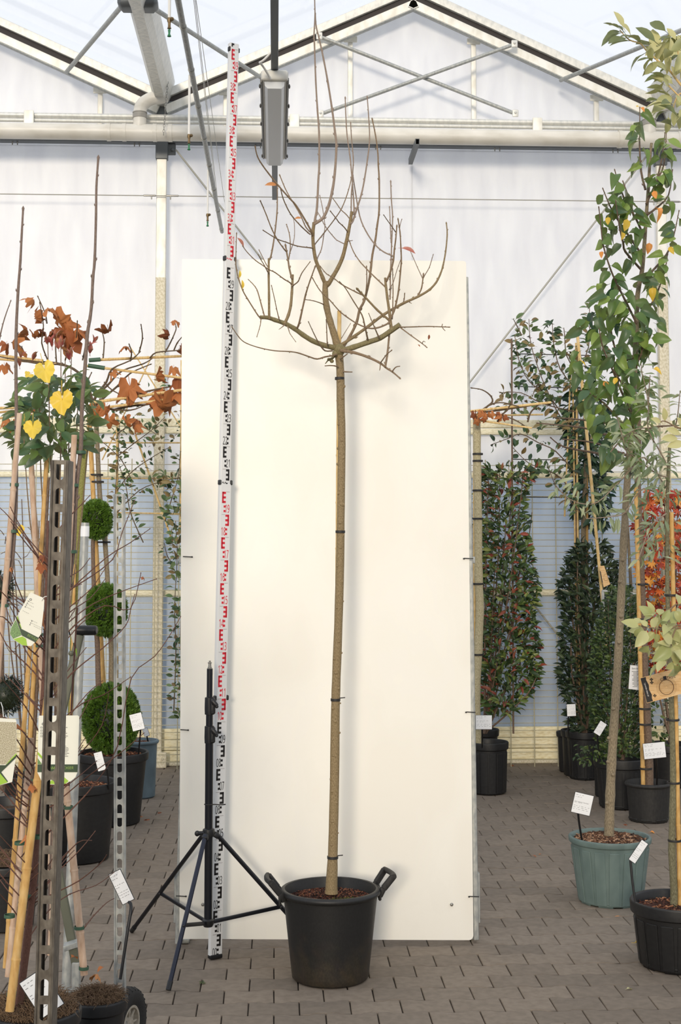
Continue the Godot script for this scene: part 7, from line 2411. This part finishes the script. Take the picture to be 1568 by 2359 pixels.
func build_left_tags() -> void:
	# hanging plant tag of the birch
	var d := 3.35
	var s := 7.84
	var cv := func(a: Array, sc: float, y0: float) -> Array:
		var r := []
		for i in a.size() / 2:
			r.append(a[i * 2] / sc); r.append(y0 + a[i * 2 + 1] / sc)
		return r
	var o := thing("hanging_tag", "tilted cream plant tag with a leaf picture reading BETULA", "tag", at(100, 1376, d))
	flat(o, "card", cv.call([555, 508, 640, 545, 770, 600, 802, 650, 790, 800, 740, 1260, 640, 1400, 560, 1478, 400, 1462, 240, 1360, 178, 1250, 200, 1140, 300, 950, 440, 700, 525, 540], s, 1300), d, M.card_cream)
	flat(o, "name_band", cv.call([300, 955, 290, 990, 375, 1230, 400, 1290, 640, 1412, 705, 1330, 385, 1165], s, 1300), d - 0.001, M.card_dark_green, 0.0006)
	flat(o, "lime_stripe", cv.call([316, 930, 303, 955, 372, 1150, 392, 1160], s, 1300), d - 0.001, M.card_lime, 0.0006)
	flat(o, "picture", cv.call([285, 1000, 372, 1230, 392, 1280, 235, 1345, 182, 1250, 203, 1145], s, 1300), d - 0.001, M.card_photo, 0.0006)
	flat(o, "lime_corner", cv.call([240, 1352, 405, 1302, 470, 1345, 490, 1470, 400, 1458], s, 1300), d - 0.001, M.card_lime, 0.0006)
	var tb := Basis.IDENTITY * Basis(Vector3(0, 0, 1), deg_to_rad(-27.0))
	glyphs("BETULA", M.card_lime_text, Transform3D(tb, at(590 / s, 1300 + 1320 / s, d - 0.0016)), px(5.2, d), 1.0, "lettering", o)
	var b := MB.new()
	for q in [[500, 690, 4], [480, 740, 5], [460, 790, 4], [420, 870, 4], [570, 1040, 4], [590, 1100, 6], [620, 1150, 5]]:
		for k in q[2]: b.box(Transform3D(tb, at((q[0] + k * 30) / s, 1300 + (q[1] + k * 15 - 30) / s, d - 0.0012)), Vector3(px(2.9, d), px(0.5, d), 0.0004))
	for q in [[515, 665], [495, 700], [475, 735], [455, 770], [540, 1090], [555, 1060], [575, 1025]]: b.box(Transform3D(tb, at(q[0] / s, 1300 + q[1] / s, d - 0.0012)), Vector3(px(2.0, d), px(2.0, d), 0.0004))
	part("print", b, M.card_ink, o)
	b = MB.new()
	var rp := []
	for k in 13:
		var a := TAU * k / 12
		rp.append(at(552 / s + 2.2 * cos(a), 1300 + 635 / s + 2.4 * sin(a), d - 0.0012))
	b.tube(rp, lin(0.0007, 0.0007, 13), 4, false)
	part("hole_mark", b, M.card_ink, o)
	b = MB.new()
	b.tube(smooth([at(96, 1384, d - 0.002), at(101, 1376, d - 0.004), at(108, 1374, d), at(112, 1377, d + 0.02)], 3), lin(0.0012, 0.0012, 10), 5)
	part("string", b, M.white_plastic, o)
	# amelanchier tag
	s = 7.127
	d = 3.3
	o = thing("hanging_tag", "upright white plant tag reading AMELANCHIER behind the rusty upright", "tag", at(135, 1650, d))
	flat(o, "card", cv.call([635, 632, 1275, 628, 1296, 640, 1301, 660, 1272, 1560, 1240, 1640, 1180, 1692, 1090, 1745, 980, 1765, 800, 1762, 680, 1700, 612, 1560], s, 1560), d, M.card_cream)
	flat(o, "name_band", cv.call([616, 1432, 1277, 1432, 1272, 1560, 613, 1560], s, 1560), d - 0.001, M.card_dark_green, 0.0006)
	flat(o, "lime_corner", cv.call([975, 1575, 1125, 1705, 1080, 1745, 980, 1760, 780, 1752], s, 1560), d - 0.001, M.card_lime, 0.0006)
	flat(o, "lime_stripe", cv.call([620, 1225, 740, 1350, 740, 1400, 618, 1270], s, 1560), d - 0.001, M.card_lime, 0.0006)
	flat(o, "picture", cv.call([618, 1330, 690, 1428, 617, 1428], s, 1560), d - 0.001, M.card_photo, 0.0006)
	tb = Basis.IDENTITY
	glyphs("AMELANCHIER", M.card_lime_text, Transform3D(tb, at(1010 / s, 1560 + 1490 / s, d - 0.0016)), px(6.0, d), 0.95, "lettering", o)
	b = MB.new()
	for q in [[1000, 826, 105], [1000, 850, 45], [1000, 872, 75], [1000, 896, 80], [1000, 920, 100], [1000, 944, 75], [1000, 966, 110], [1000, 990, 85], [990, 1132, 95], [990, 1156, 125], [990, 1180, 135], [990, 1203, 130], [990, 1226, 115], [990, 1250, 140], [990, 1274, 105], [990, 1298, 125]]:
		b.box(Transform3D(tb, at((q[0] + q[2] / 2.0) / s, 1560 + q[1] / s, d - 0.0012)), Vector3(px(q[2] / s, d), px(1.0, d), 0.0004))
	for y in [826, 876, 922, 968]:
		for e in [[-13, 0, 4, 26], [13, 0, 4, 26], [0, -12, 26, 4], [0, 12, 26, 4]]:
			b.box(Transform3D(tb, at((680 + e[0]) / s, 1560 + (y + e[1]) / s, d - 0.0012)), Vector3(px(e[2] / s, d), px(e[3] / s, d), 0.0004))
	part("print", b, M.card_ink, o)
	b = MB.new()
	rp = []
	for k in 7:
		var a := TAU * k / 6
		rp.append(at(705 / s + 2.3 * cos(a), 1560 + 768 / s + 2.6 * sin(a), d - 0.0012))
	b.tube(rp, lin(0.0009, 0.0009, 7), 4, false)
	b.ball(at(1013 / s, 1560 + 782 / s, d - 0.0012), Vector3(px(1.6, d), px(1.6, d), 0.0004), 6, 3)
	part("hole_mark", b, M.card_ink, o)
	b = MB.new()
	b.tube([at(130, 1650, d - 0.002), at(134, 1636, d + 0.0), at(142, 1630, d + 0.1)], lin(0.0012, 0.0012, 3), 5)
	part("string", b, M.white_plastic, o)
	# its companion, cut by the picture edge, showing white blossom
	o = thing("hanging_tag", "tag with a white blossom picture cut by the left edge", "tag", at(10, 1655, d))
	flat(o, "card", cv.call([-420, 640, 255, 690, 272, 730, 270, 1260, 200, 1720, 0, 1775, -420, 1700], s, 1560), d, M.card_cream)
	flat(o, "picture", cv.call([-400, 720, 265, 740, 265, 1240, 90, 1430, -400, 1430], s, 1560), d - 0.001, M.gravel_bloom, 0.0006)
	flat(o, "name_band", cv.call([-400, 1445, 90, 1445, 268, 1270, 266, 1320, 20, 1560, 130, 1710, 110, 1725, -60, 1560, -400, 1560], s, 1560), d - 0.0012, M.card_dark_green, 0.0006)
	flat(o, "lime_stripe", cv.call([90, 1445, 150, 1370, 268, 1245, 268, 1275, 120, 1420], s, 1560), d - 0.0016, M.card_lime, 0.0006)
	flat(o, "lime_corner", cv.call([-300, 1590, 0, 1580, 125, 1725, 0, 1770, -300, 1710], s, 1560), d - 0.0016, M.card_lime, 0.0006)
	b = MB.new()
	b.tube([at(8, 1652, d - 0.002), at(6, 1630, d), at(2, 1618, d + 0.05)], lin(0.0012, 0.0012, 3), 5)
	part("string", b, M.white_plastic, o)
	# narrow tag seen edge on
	d = 4.2
	o = thing("hanging_tag", "narrow curled pale tag hanging beside the black rubber grip", "tag", at(163, 1370, d))
	s = 7.84
	flat(o, "card", cv.call([1240, 755, 1368, 722, 1350, 1100, 1372, 1420, 1315, 1420, 1225, 1080], s, 1300), d, M.card_cream)
	flat(o, "name_band", cv.call([1315, 1420, 1372, 1415, 1378, 1515, 1345, 1520], s, 1300), d, M.card_dark_green)
	flat(o, "lime_corner", cv.call([1345, 1525, 1382, 1520, 1395, 1680, 1370, 1600], s, 1300), d, M.card_lime)
	b = MB.new()
	for k in 16: b.box(Transform3D(Basis.IDENTITY, at((1285 + (k * 13) % 22) / s, 1300 + (850 + k * 27) / s, d - 0.001)), Vector3(px(1.0, d), px(2.2, d), 0.0004))
	part("print", b, M.card_ink, o)

# ---------------------------------------------------------------- fallen leaves and weeds
func build_litter() -> void:
	var q := [
		["yellow brown curled leaf lying beside the right black tub", 1462, 2172, 34, "pear_yellow", 0, "pear"], ["pale cream leaf lying on the pavers at lower right", 1443, 2278, 22, "felt", 3, "lance"],
		["orange leaf lying on the pavers right of the grey green tub", 1497, 1917, 15, "pear_yellow", 1, "pear"], ["dark dry leaf on the pavers under the low black tub", 1440, 1898, 10, "dry", 3, "plane"],
		["reddish dry leaf on the pavers left of the grey green tub", 1226, 1970, 12, "dry", 1, "lance"], ["second reddish dry leaf nearer the grey green tub", 1246, 1967, 10, "dry", 0, "lance"],
		["pinkish leaf scrap beneath the grey green tub", 1428, 2111, 13, "dry", 2, "lance"], ["brown curled leaf left of the board, nearest the black tub", 325, 1880, 14, "dry", 0, "plane"],
		["larger brown curled leaf left of the board", 336, 1888, 20, "dry", 1, "plane"], ["small brown leaf left of the board, nearer its edge", 368, 1871, 12, "dry", 3, "plane"],
		["dry brown leaf by the kick board beside the potted roof tree", 1180, 1762, 26, "dry", 1, "plane"], ["orange dry leaf on the coir of the front pot", 218, 2246, 24, "dry", 2, "plane"],
		["curled dry leaf at the back of the front coir pot", 165, 2206, 24, "dry", 0, "pear"], ["curled dry leaf near the label stake in the front coir pot", 237, 2228, 18, "dry", 0, "pear"]]
	for e in q:
		var on_pot: bool = e[0].contains("coir")
		var p := gr(e[1], e[2], 0.006) if not on_pot else at(e[1], e[2], 3.93)
		var ms := shape(e[6])
		var m := MeshInstance3D.new()
		m.name = numbered("fallen_leaf")
		m.mesh = ms[rng.randi() % ms.size()]
		m.material_override = M["set_" + e[4]][e[5]]
		var dd := -p.z / S
		var a := rng.randf() * TAU
		if e[1] == 1462: a = 0.3
		m.transform = leaf_at(p, Vector3(cos(a), 0.05, sin(a)), Vector3(0.1, 1, 0.1), px(e[3], dd))
		add_child(m)
		tag(m, e[0], "leaf", "fallen leaves on the ground")
	# a weed in a paver joint
	var w := thing("weed", "tiny green weed growing in a paver joint before the staff", "weed", gr(466, 2266))
	var ts := []
	for k in 9:
		var a := TAU * k / 9
		ts.append(leaf_at(gr(466, 2266) + Vector3(0, 0.002, 0), Vector3(cos(a), 0.5, sin(a)), Vector3.UP, rng.randf_range(0.012, 0.022)))
	foliage(w, "lance", "fine", ts, 12)
